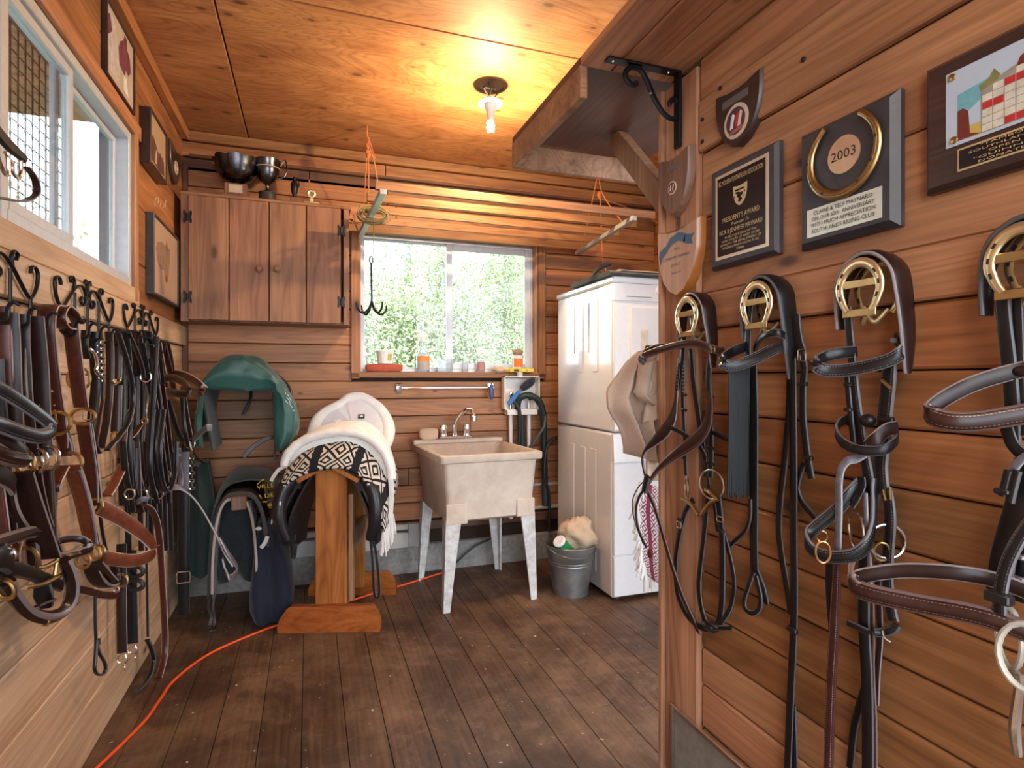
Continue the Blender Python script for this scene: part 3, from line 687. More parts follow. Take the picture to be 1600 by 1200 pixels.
# folded pads on the dryer
t = thing('saddle_pad', 'folded charcoal saddle pad with cream lining lying on the dryer lid', 'saddle pad', (1.9, 3.15, 1.837))
def quad_pad(x0, x1, y0, y1, z, h, seed, lip=None):
    rr = random.Random(seed); n = 14; rings = []
    for i in range(n+1):
        f = i/n; y = y0+(y1-y0)*f; e = .3 if i in (0, n) else 1; k = 9
        top = [V((x0+(x1-x0)*j/k, y, z+h*e+.006*noise.noise(V((j*.7, i*.5, seed))))) for j in range(k+1)]
        bot = [V((x0+(x1-x0)*j/k, y, z+.001)) for j in range(k, -1, -1)]
        rings.append(top+bot)
    return MB().loft(rings)
quad_pad(1.58, 2.12, 2.86, 3.40, 1.838, .028, 3).build('outer_cover', M['navypad'], t)
quad_pad(1.66, 2.1, 2.88, 3.36, 1.866, .014, 5).build('lining', M['towel'], t)
MB().strap(sm([P(923, 440, X=1.60), P(928, 428, X=1.60), P(938, 418, X=1.61), P(952, 412, X=1.66)]), .05, .012, nrm=(-.7, -.3, .6)).build('girth_loop', M['navypad'], t)
# ------------------------------------------------------------------ utility sink
SR = Matrix.Translation((.955, 3.05, 0)) @ Matrix.Rotation(math.radians(3.5), 4, 'Z')
t = thing('utility_sink', 'free-standing cream plastic laundry sink on four white legs under the window', 'sink', (.955, 3.35, 0))
b = MB(SR)
def rr_ring(hx, y0, y1, z, r=.03, n=4):
    o = []
    for cx, cy, a0 in ((hx-r, y0+r, -PI/2), (hx-r, y1-r, 0), (-hx+r, y1-r, PI/2), (-hx+r, y0+r, PI)):
        o += [V((cx+r*math.cos(a0+PI/2*i/n), cy+r*math.sin(a0+PI/2*i/n), z)) for i in range(n+1)]
    return o
b.loft([rr_ring(.235, .05, .52, .475, .04), rr_ring(.25, .03, .57, .49, .03), rr_ring(.275, .008, .61, .80, .03), rr_ring(.298, -.012, .69, .806, .02), rr_ring(.300, -.015, .70, .815, .02), rr_ring(.300, -.015, .70, .842, .02), rr_ring(.292, -.008, .69, .848, .02), rr_ring(.275, .012, .585, .846, .03), rr_ring(.262, .025, .57, .83, .04), rr_ring(.225, .06, .50, .505, .05)])
tub = b.build('basin', M['sinkpl'], t, 35)
MB(SR).box((-.300, .605, .843), (.300, .70, .872), .008).build('faucet_ledge', M['sinkpl'], tub)
MB(SR).box((-.262, .018, .47), (-.14, .04, .58), .004).build('corner_gusset', M['sinkpl'], tub); MB(SR).box((.15, .018, .48), (.262, .04, .58), .004).build('corner_gusset', M['sinkpl'], tub)
for sx, (x0, x1) in ((-1, (-.262, -.165)), (1, (.165, .262))):
    for y0, y1 in ((.02, .02), (.60, .60)):
        xo, xi = (x0, x1) if sx < 0 else (x1, x0); dy = .02 if y0 < .3 else -.02
        fx = sx*.012
        ring = lambda z, w, k: [V((xo+fx*k, y0, z)), V((xo+fx*k+(xi-xo)*w, y0, z)), V((xo+fx*k+(xi-xo)*w, y0+dy*.5, z)), V((xo+fx*k+(xo-xi)*-.12, y0+dy*.6, z)), V((xo+fx*k-(xo-xi)*.12, y0+dy*4*w, z)), V((xo+fx*k, y0+dy*4*w, z))]
        MB(SR).loft([ring(.50, .9, 0), ring(.25, .62, .6), ring(.0, .38, 1.2)]).build('leg', M['sinkleg'], t, 20)
fz = .872; f = thing('faucet', 'chrome two-handle faucet with a short spout on the sink ledge', 'faucet', tuple(SR @ V((-.02, .64, fz))))
MB(SR).box((-.13, .62, fz), (.09, .672, fz+.018), .008).build('base_plate', M['chrome'], f)
for xx in (-.10, .06): MB(SR).lathe([(.026, 0), (.024, .02), (.028, .035), (.024, .07), (.012, .078), (0, .08)], (xx, .645, fz+.018), n=14).build('handle', M['chrome'], f)
MB(SR).tube(sm([(-.02, .65, fz+.01), (-.015, .64, fz+.10), (.03, .60, fz+.18), (.06, .55, fz+.185), (.068, .52, fz+.15)], 6), [.018, .016, .013, .013, .013], 12).build('spout', M['chrome'], f)
MB(SR).lathe([(.017, 0), (.018, .03), (.012, .034)], (.068, .52, fz+.118), n=12).build('aerator', M['chrome'], f)
b = MB(SR).ell((-.20, .63, fz+.035), .062, .032, .036, 16, 8, lambda q: V([math.copysign(abs(c/s)**.45*s, c) for c, s in zip(q, (.062, .032, .036))])+noise.noise_vector(q*40)*.004)
tag(b.build('cleaning_sponge', M['rag'], None), 'cream cleaning sponge lying on the back left corner of the sink', 'sponge')
# ------------------------------------------------------------------ outlet box, hoses
q0, q1 = Bp(788, 588, .07), Bp(843, 640, .07)
x0, x1, z1, z0 = q0.x, q1.x, q0.z, q1.z; yb, yf = YB-.002, YB-.075
t = thing('washer_outlet_box', 'white washer outlet box with two taps on the wall beside the window', 'outlet box', ((x0+x1)/2, yb, z0))
bx = MB()
for a, c in (((x0, yf, z0), (x0+.006, yb, z1)), ((x1-.006, yf, z0), (x1, yb, z1)), ((x0, yf, z1-.006), (x1, yb, z1)), ((x0, yf, z0), (x1, yb, z0+.006)), ((x0, yb-.006, z0), (x1, yb, z1))): bx.box(a, c)
bx.build('box_shell', M['white_pl'], t, 0)
MB().box((x0+.02, yf-.004, z0-.035), (x1-.015, yb, z0+.002), .006).build('drip_tray', M['white_pl'], t)
for k in (.22, .74):
    xx = x0+(x1-x0)*k
    v_ = MB().tube([(xx, yf+.04, z0), (xx, yf+.04, z0+.06), (xx, yf+.03, z0+.10)], .012, 10).build('tap', M['chrome'], t)
    MB().box((xx-.014, yf+.012, z0+.06), (xx+.014, yf+.026, z0+.12), .004).build('lever', M['chrome'], v_)
    MB().tube([(xx, yf+.04, z0-.03), (xx+.003, yf+.045, .75), (xx+.003, YB-.03, .3)], .014, 10).build('supply_pipe', M['white_pl'], t)
def hose(name, lab, s, r, mat, dd=.06, rib=False):
    p = sm(pts(s, Bp, dd), 8); b = MB(); 
    b.tube(p, [r*(1+.12*(i % 2)) for i in range(len(p))] if rib else r, 10)
    return tag(b.build(name, mat), lab, 'hose')
hose('drain_hose', 'thick ribbed black drain hose looping out of the outlet box', '808,640,.06 812,622,.09 828,618,.11 843,628,.11 849,650,.09 850,690,.06 851,740,.06 852,790,.06', .021, M['hose'], rib=True)
hose('inlet_hose', 'thin grey inlet hose curving right below the outlet box', '838,628,.085 850,645,.10 850,665,.1 838,685,.08 826,702,.05', .010, M['hoseg'])
hose('inlet_hose', 'dark teal hose hanging straight down from the left tap', '803,628,.085 811,640,.10 812,670,.08 810,700,.06 812,740,.05', .013, M['hose'])
hose('inlet_hose', 'dark teal hose hanging behind the right supply pipe of the sink', '815,645,.05 816,690,.04 817,730,.04', .02, M['hose'])
hose('power_cable', 'black cable arching between the sink and the washing machine', '880,681,.1 862,688,.1 853,705,.1 851,745,.1 858,775,.08 858,830,.05', .011, M['black_pl'])
hose('power_cable', 'thin black cable running across the kerb under the sink', '790,800,.06 775,835,.06 740,855,.07 712,880,.07', .006, M['black_pl'])
# blue-handled brush leaning in the box
t = thing('bottle_brush', 'blue-handled brush with navy bristles leaning in the outlet box', 'brush', Bp(800, 632, .085))
a, m_, e = Bp(794, 632, .10), Bp(814, 609, .09), Bp(834, 593, .08)
MB().strap([a, a.lerp(m_, .5), m_], [.028, .034, .024], .012, nrm=Y_).build('handle', M['blue'], t)
MB().tube(sm([m_, m_.lerp(e, .3), m_.lerp(e, .7), e], 4), [.014, .028, .030, .018], 12).build('bristle_head', M['bristle'], t)
# ------------------------------------------------------------------ towel bar
a, e = Bp(625, 607, .05), Bp(769, 605, .05)
t = thing('towel_bar', 'thin chrome towel bar with two square brackets below the window', 'towel bar', ((a.x+e.x)/2, YB-.002, a.z-.03))
zc = (a.z+e.z)/2
MB().tube([(a.x, YB-.05, zc), (e.x, YB-.05, zc)], .0055, 10).build('bar', M['chrome'], t)
for q in (a, e):
    br = MB().box((q.x-.022, YB-.012, zc-.028), (q.x+.022, YB-.001, zc+.028), .004).build('bracket', M['chrome'], t)
    MB().lathe([(.012, 0), (.009, .02), (.011, .045)], (q.x, YB-.012, zc), -Y_, 12).build('post', M['chrome'], br)
q = Bp(767, 612, .06); t = thing('nail_brush', 'small blue and white scrubbing brush hanging on the towel bar', 'brush', (q.x, YB-.06, q.z-.05))
MB().ell((q.x, YB-.075, q.z), .018, .012, .055).build('brush_back', plain('navy_brush_back', (.04, .07, .17), .4), t)
MB().box((q.x-.012, YB-.067, q.z-.045), (q.x+.012, YB-.046, q.z+.03), .004).build('bristle_head', M['white_cord'], t)
# ------------------------------------------------------------------ things on the window sill
SZ = 1.3035
def sillx(u, y=None): return P(u, 580, Y=y or YB+.03).x
def lathe_item(name, lab, cat, u, parts, y=YB+.03, z=SZ):
    x = sillx(u, y); t = thing(name, lab, cat, (x, y, z))
    for nm, prof, mt in parts: MB().lathe(prof, (x, y, z), n=24).build(nm, mt if not isinstance(mt, str) else M[mt], t, 30)
    return t, x
y = YB+.015; xa, xb = P(567, 575, Y=y).x+.012, P(629, 575, Y=y).x
b = MB().ell(((xa+xb)/2, y, SZ+.026), (xb-xa)/2, .038, .026, 20, 8, lambda q: V([math.copysign(abs(c/s)**.4*s, c) for c, s in zip(q, ((xb-xa)/2, .038, .026))])+noise.noise_vector(q*30)*.003)
tag(b.build('grooming_sponge', M['sponge']), 'large brick red grooming sponge at the left end of the sill', 'sponge')
t, x = lathe_item('plastic_tub', 'white plastic tub standing on the red sponge', 'tub', 601, (('tub_body', [(.047, 0), (.055, .075), (.055, .08)], 'white_pl'), ('rim', [(.058, .070), (.060, .084), (.055, .086), (.050, .06)], 'white_pl')), y=YB+.02, z=SZ+.053)
MB().loft([[V((x, YB+.02, SZ+.053))+V((math.sin(a)*r, -math.cos(a)*r, z)) for a in [.25+.06*i for i in range(12)]] for r, z in ((.0500, .018), (.0545, .062))], closed=False).build('sticker', plain('mustard_sticker', (.55, .42, .12), .5), t)
t, x = lathe_item('spray_bottle', 'clear trigger spray bottle with an orange and grey label on the sill', 'bottle', 661, (('bottle_body', [(.040, 0), (.044, .006), (.044, .10), (.042, .115), (.024, .15), (.018, .175), (.016, .205)], 'clear'), ('collar', [(.018, .20), (.019, .225), (.012, .23)], 'white_pl')))
lab_ = lambda z0, z1, mt, nm: MB().loft([[V((x, YB+.03, SZ))+V((math.sin(a)*.0455, -math.cos(a)*.0455, z)) for a in [-1.1+.2*i for i in range(12)]] for z in (z0, z1)], closed=False).build(nm, mt, t)
lab_(.012, .068, plain('grey_label', (.40, .37, .36), .6), 'label'); lab_(.069, .105, plain('orange_label', (.72, .25, .06), .6), 'label')
b = MB(); yy = YB+.03; b.box((x-.045, yy-.012, SZ+.222), (x+.028, yy+.012, SZ+.25), .006); b.obox((x-.05, yy, SZ+.237), X_*.012, Y_*.008, Z_*.007, .002)
hd = b.build('spray_head', M['white_pl'], t); MB().tube(sm([(x-.012, yy, SZ+.225), (x-.03, yy, SZ+.20), (x-.045, yy, SZ+.175)]), .005, 8).build('trigger', M['white_pl'], hd)
x = sillx(694); t = thing('storage_tub', 'clear plastic tub on the sill below the mullion', 'tub', (x, YB+.03, SZ))
MB().loft([rr for rr in [[V((x, YB+.03, SZ))+q for q in [V((v.x, v.y, v.z)) for v in [V((sx*h, sy*d, z)) for sx, sy in ((1, -1), (1, 1), (-1, 1), (-1, -1))]]] for h, d, z in ((.050, .035, 0), (.056, .040, .082), (.054, .038, .082), (.049, .034, .003))]]).build('tub_body', M['clear'], t, 20)
b = MB(); b.tube([(x+sx*.058, YB+.03+sy*.042, SZ+.082) for sx, sy in ((1, -1), (1, 1), (-1, 1), (-1, -1))], .004, 6, closed=True); b.build('rim', M['clear'], t)
lathe_item('dropper_bottle', 'small empty clear bottle with a pointed cap on the sill', 'bottle', 726.5, (('bottle_body', [(.020, 0), (.022, .005), (.022, .06), (.010, .078), (.009, .09)], 'clear'), ('cap', [(.011, .088), (.010, .10), (.003, .125), (0, .126)], 'white_pl')))
t, x = lathe_item('pump_bottle', 'clear pump bottle with a dusty pink label on the sill', 'bottle', 751, (('bottle_body', [(.028, 0), (.030, .005), (.030, .075), (.026, .088), (.014, .10), (.012, .112)], 'clear'), ('collar', [(.015, .108), (.015, .124), (.005, .126), (.005, .148), (0, .149)], 'white_pl')))
MB().loft([[V((x, YB+.03, SZ))+V((math.sin(a)*.0312, -math.cos(a)*.0312, z)) for a in [-1+.2*i for i in range(11)]] for z in (.012, .07)], closed=False).build('label', plain('dusty_pink_label', (.42, .20, .19), .6), t)
MB().box((x-.03, YB+.022, SZ+.146), (x+.012, YB+.038, SZ+.16), .004).build('pump_nozzle', M['white_pl'], t)
t, x = lathe_item('salve_jar', 'white jar with a bright orange label on the yellow carton', 'jar', 809, (('jar_body', [(.031, 0), (.034, .004), (.034, .07), (.031, .074)], 'white_pl'), ('cap', [(.036, .068), (.036, .086), (.030, .088), (0, .088)], 'white_pl')), y=YB-.04, z=SZ+.028)
MB().loft([[V((x, YB-.04, SZ+.028))+V((math.sin(a)*.0353, -math.cos(a)*.0353, z)) for a in [-1.2+.22*i for i in range(12)]] for z in (.008, .066)], closed=False).build('label', plain('orange_jar_label', (.85, .20, .02), .5), t)
b = MB().ell((x, YB-.04, SZ+.138), .040, .036, .024, 16, 8, lambda q: q+noise.noise_vector(q*60)*.003)
tag(b.build('tack_sponge', M['spongey']), 'round tan tack sponge sitting on top of the orange jar', 'sponge')
xc = sillx(812, YB-.04)
t = thing('yellow_carton', 'flat yellow carton bridging the sill and the outlet box', 'carton', (xc, YB-.04, SZ))
MB().obox((xc, YB-.035, SZ+.014), X_*.085+Y_*-.008, Y_*.05, Z_*.0125, .003).build('carton_body', plain('yellow_carton_print', (.70, .56, .06), .5, nz=.25), t)
for dx in (-.04, .05): MB().obox((xc+dx, YB-.0875, SZ+.014), X_*.018, Y_*.001, Z_*.006).build('printed_mark', M['black_ink'], t)
tag(MB().lathe([(.022, 0), (.022, .048), (.0, .05)], (xc+.0, YB-.04, z1+.0), n=16).build('bottle_cap', M['white_pl']), 'small white round bottle cap standing on the outlet box under the yellow carton', 'pot')  # loose bottle cap on the outlet box
q = P(780, 577, Y=YB+.0); b = MB().ell((q.x, YB-.005, SZ+.02), .055, .04, .022, 20, 9, lambda p: p+noise.noise_vector(p*28)*.014+V((0, 0, -.3*max(0, p.x-.02))))
tag(b.build('cleaning_rag', M['rag']), 'crumpled cream rag on the sill beside the yellow carton', 'rag')
# ------------------------------------------------------------------ wall cabinet
cy = 3.55; cl, cr = P(282, 400, Y=cy).x, P(545.5, 400, Y=cy).x
cz0, cz1 = P(284, 500, Y=cy).z, P(282, 302, Y=cy).z
t = thing('wall_cabinet', 'weathered pine wall cabinet with four vertical boards and black hinges', 'cabinet', ((cl+cr)/2, YB, cz0))
b = MB(); b.box((cl, cy+.026, cz0), (cl+.02, YB-.001, cz1-.004)); b.box((cr-.02, cy+.026, cz0), (cr, YB-.001, cz1-.004)); b.box((cl+.02, cy+.03, cz0), (cr-.02, YB-.001, cz0+.02)); b.box((cl+.02, YB-.012, cz0+.02), (cr-.02, YB-.001, cz1-.02))
b.build('carcass', M['cabinet'], t, 0)
MB().box((cl-.008, cy+.0, cz1-.004), (cr+.012, YB-.001, cz1+.016), .004).build('top_board', M['cabinet_x'], t, 0)
MB().box((cl, cy, cz0-.006), (cl+.045, cy+.026, cz1-.004), .002).build('stile', M['cabinet'], t, 0)
MB().box((cr-.032, cy, cz0), (cr, cy+.026, cz1-.004), .002).build('stile', M['cabinet'], t, 0)
us = [294, 358, 420.5, 478.5, 533]; xs_ = [P(u, 400, Y=cy).x for u in us]
for k in range(2):
    d = MB().box((xs_[2*k]+.01, cy+.006, cz0+.05), (xs_[2*k+2]-.01, cy+.024, cz0+.10)).build('door', M['cabinet'], t, 0)
    for j in range(2):
        a, e = xs_[2*k+j], xs_[2*k+j+1]
        plank(d, ((a+e)/2, cy-.006, (cz0+cz1)/2-.002), Z_, X_, cz1-cz0-.012, e-a-.005, .022, M['cabinet_x'], 'door_board', .003)
    kx = P(406 if k == 0 else 433.5, 421, Y=cy-.02)
    MB().lathe([(.009, 0), (.009, .012), (.018, .018), (.020, .028), (.013, .036), (0, .038)], (kx.x, cy-.017, kx.z), -Y_, 16).build('knob', M['cabinet'], d)
    for hv in (339, 464) if k == 0 else (361, 472):
        hz = P(294 if k == 0 else 533, hv, Y=cy-.01).z; hx = xs_[0] if k == 0 else xs_[4]; hb = MB()
        for sx in (-1, 1):
            hb.prism([(hx+sx*.003, cy-.019, hz-.016), (hx+sx*.012, cy-.019, hz-.032), (hx+sx*.020, cy-.019, hz-.036), (hx+sx*.022, cy-.019, hz-.018), (hx+sx*.018, cy-.019, hz), (hx+sx*.022, cy-.019, hz+.018), (hx+sx*.020, cy-.019, hz+.036), (hx+sx*.012, cy-.019, hz+.032), (hx+sx*.003, cy-.019, hz+.016)][::sx], (0, .004 if sx > 0 else .004, 0))
        hb.tube([(hx, cy-.019, hz-.018), (hx, cy-.019, hz+.018)], .005, 8); hb.build('hinge', M['iron'], d, 20)
# ---------------- trophies on the cabinet
tz = cz1+.0165; ty = 3.66
def on_cab(u, y=ty): return P(u, 300, Y=y).x
x = on_cab(370)
t = thing('rose_bowl_trophy', 'dark tarnished rose bowl with scalloped rim on a stepped wooden base', 'trophy', (x, ty, tz))
b = MB().box((x-.075, ty-.075, tz), (x+.075, ty+.06, tz+.02), .004); b.box((x-.06, ty-.06, tz+.02), (x+.06, ty+.05, tz+.085), .004); b.build('wooden_base', M['walnut2'], t, 20)
MB().box((x-.035, ty-.063, tz+.03), (x+.035, ty-.0595, tz+.075), .001).build('nameplate', plain('blank_nameplate', (.62, .48, .36), .4, .2), t)
b = MB(); n = 32; prof = [(.035, .086), (.045, .092), (.03, .10), (.075, .118), (.105, .16), (.112, .195), (.125, .225), (.120, .222), (.102, .19), (.09, .15), (.0, .12)]
b.loft([[V((x+math.cos(i*2*PI/n)*r*(1+.05*math.cos(i*PI/2)*(h > .2)), ty+math.sin(i*2*PI/n)*r, tz+h+(.014*abs(math.cos(i*PI/4)) if h > .2 else 0))) for i in range(n)] for r, h in prof]); b.build('bowl', M['silver_old'], t, 40)
x = on_cab(418)
t = thing('silver_cup_trophy', 'tarnished silver two-handled cup on a round black base', 'trophy', (x, ty, tz))
MB().lathe([(.058, 0), (.058, .012), (.05, .018), (.046, .055), (.05, .062), (.0, .062)], (x, ty, tz), n=28).build('base', M['ebony'], t, 30)
cup = MB().lathe([(.034, .063), (.034, .068), (.012, .08), (.010, .10), (.016, .112), (.045, .135), (.062, .175), (.064, .20), (.068, .235), (.072, .25), (.070, .252), (.062, .23), (.058, .18), (.0, .14)], (x, ty, tz), n=32).build('cup', M['silver_old'], t, 35)
MB().ring((x, ty, tz+.205), Z_, .067, .003, 32).build('band', M['silver_pl'], cup)
for sx in (-1, 1):
    MB().tube(sm([(x+sx*.05, ty, tz+.15), (x+sx*.088, ty, tz+.165), (x+sx*.105, ty, tz+.21), (x+sx*.098, ty, tz+.262), (x+sx*.085, ty, tz+.255), (x+sx*.07, ty, tz+.225)]), .004, 8).build('handle', M['silver_old'], cup)
x = on_cab(460)
t = thing('figure_trophy', 'small dark figure trophy on a square wooden block', 'trophy', (x, ty, tz))
b = MB().box((x-.03, ty-.03, tz), (x+.03, ty+.03, tz+.008), .002); b.box((x-.022, ty-.022, tz+.008), (x+.022, ty+.022, tz+.05), .003); b.build('block', M['walnut2'], t, 20)
b = MB().lathe([(.010, .05), (.008, .06), (.016, .075), (.020, .10), (.022, .13), (.014, .146), (.007, .152)], (x, ty, tz), n=14); b.build('figure_body', M['iron'], t)
MB().tube(sm([(x+.012, ty, tz+.10), (x+.026, ty, tz+.13), (x+.018, ty, tz+.16), (x+.022, ty, tz+.175)]), .004, 6).build('raised_arm', M['iron'], t); MB().ell((x, ty, tz+.162), .010, .010, .013, 10, 6).build('figure_head', M['iron'], t)
x = on_cab(487, 3.60); yy = 3.60
t = thing('horseshoe_ornament', 'small brass ring ornament on a flat wooden stand', 'ornament', (x, yy, tz))
MB().box((x-.045, yy-.02, tz), (x+.045, yy+.02, tz+.016), .003).build('stand_base', plain('brass_stand', (.55, .38, .18), .35, .6), t)
MB().box((x-.012, yy-.008, tz+.016), (x+.012, yy+.008, tz+.042), .003).build('stem', M['brass'], t); MB().ring((x-.002, yy, tz+.066), Y_, .018, .009, 20, 8).build('ring', M['brass'], t)
b = MB().prism([(x+.03, yy+.02, tz+.016), (x+.055, yy+.02, tz+.016), (x+.04, yy+.02, tz+.035)], (0, .01, 0)); b.build('small_wedge', M['ebony'], t)
# ------------------------------------------------------------------ drying rack hung from the ceiling
RZ = 2.165
t = thing('drying_rack', 'wooden slatted drying rack hung from the ceiling over the window', 'drying rack', (1.05, 3.3, RZ))
ysl = [2.86, 3.06, 3.27, 3.49, 3.70]
for i, yy in enumerate(ysl):
    MB().box((.30-(.02*i), yy-.009, RZ+.002), (1.86, yy+.009, RZ+.044), .002).build('slat', M['fir_x'], t, 0)
for xa, xb in ((.335, .300), (1.71, 1.80)):
    MB().obox(((xa+xb)/2, 3.29, RZ-.012), X_*.016, V(((xb-xa)/2, .46, 0)), Z_*.013, .002).build('end_rail', plain('galvanised_channel', (.45, .46, .48), .45, .3), t, 0)
def twine(name, lab, paths, r, mat, knots=(), cat='cord'):
    t = thing(name, lab, cat, paths[0][0])
    for p in paths: MB().tube(sm(p, 5), r, 6).build('strand', mat, t)
    for k in knots: MB().ell(k, .014, .012, .024, 10, 6, lambda q: q+noise.noise_vector(q*90)*.006).build('knot', mat, t)
hk = V((.31, 3.36, CZ))
twine('hanging_twine', 'orange baling twine knotted to a ceiling hook over the left end of the drying rack', [[hk, (.312, 3.36, 2.60), (.318, 3.10, 2.40), (.325, 2.9, RZ+.0)], [(.312, 3.36, 2.58), (.317, 3.36, 2.40), (.318, 3.40, RZ)], [(.31, 3.36, 2.58), (.31, 3.5, 2.4), (.308, 3.66, RZ+.0)], [(.314, 3.355, 2.62), (.335, 3.35, 2.55), (.35, 3.35, 2.50), (.33, 3.35, 2.515)]], .0032, M['rope'], [(.312, 3.36, 2.575), (.315, 3.355, 2.52)])
hk = V((1.76, 3.35, CZ))
twine('hanging_twine', 'orange twine loops holding up the right end of the drying rack', [[hk, (1.755, 3.3, 2.45), (1.74, 3.0, RZ)], [(1.76, 3.35, 2.6), (1.78, 3.5, 2.4), (1.79, 3.66, RZ)], [(1.76, 3.35, 2.42), (1.95, 3.4, 2.41), (2.25, 3.5, 2.37), (2.46, 3.6, 2.34)], [(1.76, 3.33, 2.45), (1.75, 3.3, 2.30), (1.765, 3.3, 2.0), (1.775, 3.28, 1.95), (1.77, 3.26, 1.868)]], .0035, M['rope'], [(1.76, 3.34, 2.44)])
# coil of hemp twine and the cleaning hook
cx_, cy_ = .33, 3.22; t = thing('twine_coil', 'coil of hemp twine wound round the left rail of the drying rack', 'coil of twine', (cx_, cy_, RZ-.08))
rr = random.Random(5)
for k in range(8):
    ax = V((rr.uniform(-.3, .3), 1, rr.uniform(-.25, .25))); MB().ring((cx_+rr.uniform(-.01, .01), cy_+rr.uniform(-.04, .04), RZ-.018+rr.uniform(-.008, .008)), ax, .058+rr.uniform(-.008, .02), .0035, 22, 5, (1.2, .62), X_).build('turn', M['hemp'], t)
t = thing('cleaning_hook', 'four-pronged black iron tack hook hanging from the drying rack', 'hook', (cx_, cy_, 1.62))
MB().tube([(cx_, cy_, RZ-.03), (cx_, cy_, 1.93)], .003, 6).build('cord', M['hemp'], t)
top = P(580, 403, Y=cy_); low = P(581, 470, Y=cy_); MB().ring((top.x, cy_, top.z-.012), Y_, .013, .004, 14, 6, (.7, 1.4), X_).build('eye', M['iron'], t); MB().tube([(top.x, cy_, top.z+.05), (top.x, cy_, top.z+.005)], .003, 6).build('link', M['iron'], t)
MB().tube([(top.x, cy_, top.z-.03), (low.x, cy_, low.z-.01)], .0055, 8).build('shank', M['iron'], t)
for k in range(4):
    a = .5+k*PI/2; d = V((math.cos(a), math.sin(a), 0)); MB().tube(sm([V((low.x, cy_, low.z)), V((low.x, cy_, low.z-.045))+d*.02, V((low.x, cy_, low.z-.07))+d*.055, V((low.x, cy_, low.z-.05))+d*.088, V((low.x, cy_, low.z-.015))+d*.098]), [.006, .006, .006, .004], 8).build('prong', M['iron'], t)
# ------------------------------------------------------------------ ceiling lamp
lx, ly = .835, 2.71
t = thing('ceiling_lamp', 'bare bulb in a white porcelain socket hanging from an open ceiling box', 'lamp', (lx, ly, CZ))
MB().lathe([(.082, 0), (.082, -.004), (.066, -.006), (.062, .022), (.0, .024)], (lx, ly, CZ+.0), n=32).build('ceiling_box', plain('rusty_steel_box', (.20, .14, .09), .5, .5), t, 30)
for k in range(5):
    rr = random.Random(k); MB().tube(sm([(lx+rr.uniform(-.04, .04), ly+rr.uniform(-.04, .04), CZ), (lx+rr.uniform(-.05, .05), ly+rr.uniform(-.05, .05), CZ-.04), (lx+rr.uniform(-.03, .03), ly+rr.uniform(-.03, .03), CZ-.075)]), .003, 6).build('wire', (M['hemp'], M['black_pl'], M['white_pl'])[k % 3], t)
MB().lathe([(.057, 0), (.060, .006), (.057, .012), (.0, .013)], (lx, ly, CZ-.092), n=32).build('socket_flange', M['white_pl'], t, 30)
MB().lathe([(.030, .0), (.028, -.02), (.021, -.035), (.019, -.058)], (lx, ly, CZ-.092), n=24).build('socket', M['white_pl'], t, 30)
bl = MB().lathe([(.017, 0), (.018, -.02), (.016, -.026)], (lx, ly, CZ-.15), n=20).build('bulb_base', M['white_pl'], t, 30)
gb = MB()
for k in range(3): gb.tube(sm([(lx+math.cos(k*2.1+i*.9)*.013, ly+math.sin(k*2.1+i*.9)*.013, CZ-.176-i*.009) for i in range(6)]), .007, 8)
gb.build('glowing_tube', emis('lamp_glow', (1.0, .84, .55), 14), bl)
dup(t, (.15-lx, -.4-ly, 0), 'added bare bulb behind the camera, unseen, for fill light')  # unseen lamp body added to go with the rear fill light
# ------------------------------------------------------------------ baseboard heater, kerb boards
t = thing('baseboard_heater', 'long grey baseboard heater with a dark slot along the back wall', 'heater', (.15, YB, .17))
MB().box((-.45, YB-.07, .178), (.73, YB-.026, .275), .004).build('front_cover', M['heater'], t, 0); MB().box((-.45, YB-.062, .29), (.73, YB-.026, .325), .004).build('top_cover', M['heater'], t, 0)
MB().box((-.44, YB-.045, .27), (.72, YB-.026, .295)).build('fin_slot', M['black_pl'], t, 0); MB().box((.60, YB-.074, .185), (.735, YB-.026, .33), .004).build('end_cap', M['heater'], t, 0)
t = thing('wall_rail', 'pale painted pipe rail low on the wall between sink and washer', 'rail', (1.5, YB, .33))
for zz in (.36, .52): MB().tube([(1.28, YB-.02, zz), (1.68, YB-.02, zz)], .012, 8).build('pipe', M['heater'], t)
# ------------------------------------------------------------------ bucket
bx_, by_ = 1.455, 3.12
t = thing('metal_bucket', 'galvanised metal bucket with ribs standing beside the washing machine', 'bucket', (bx_, by_, 0))
MB().lathe([(.0, .008), (.098, .008), (.100, 0), (.103, .0), (.108, .05), (.127, .17), (.1275, .175), (.131, .18), (.1285, .186), (.133, .195), (.130, .201), (.135, .21), (.148, .285), (.152, .288), (.148, .293), (.144, .287), (.125, .16), (.100, .01)], (bx_, by_, 0), n=40, caps=False).build('pail', M['galv'], t, 35)
MB().tube(arcpts((bx_, by_, .287), X_, V((0, -1, -.35)).normalized(), .150, 0, PI, 20), .003, 6).build('handle', M['galv'], t)
rr = random.Random(4)
b = MB().ell((bx_+.045, by_+.0, .345), .115, .105, .10, 40, 22, lambda q: q*(1+.30*noise.noise(q*16)+.22*abs(noise.noise(q*34))-.1+.08*noise.noise(q*70))+V((.22*max(0, q.x-.03), 0, -1.3*max(0, q.x-.05))))
tag(b.build('dust_rag', M['rag'], smooth=60), 'crumpled cream cotton rag heaped in the metal bucket', 'rag')
a = V((bx_-.08, by_-.07, .30)); ax = V((-.55, -.25, .6)).normalized()
t = thing('green_can', 'green can with a white lid poking out of the metal bucket', 'can', a-ax*.06)
MB().lathe([(.036, -.08), (.036, .04)], a, ax, 24).build('can_body', plain('green_can_paint', (.02, .20, .06), .35), t, 30); MB().lathe([(.037, .04), (.037, .05), (.03, .054), (0, .052)], a, ax, 24).build('can_lid', M['white_pl'], t, 30)
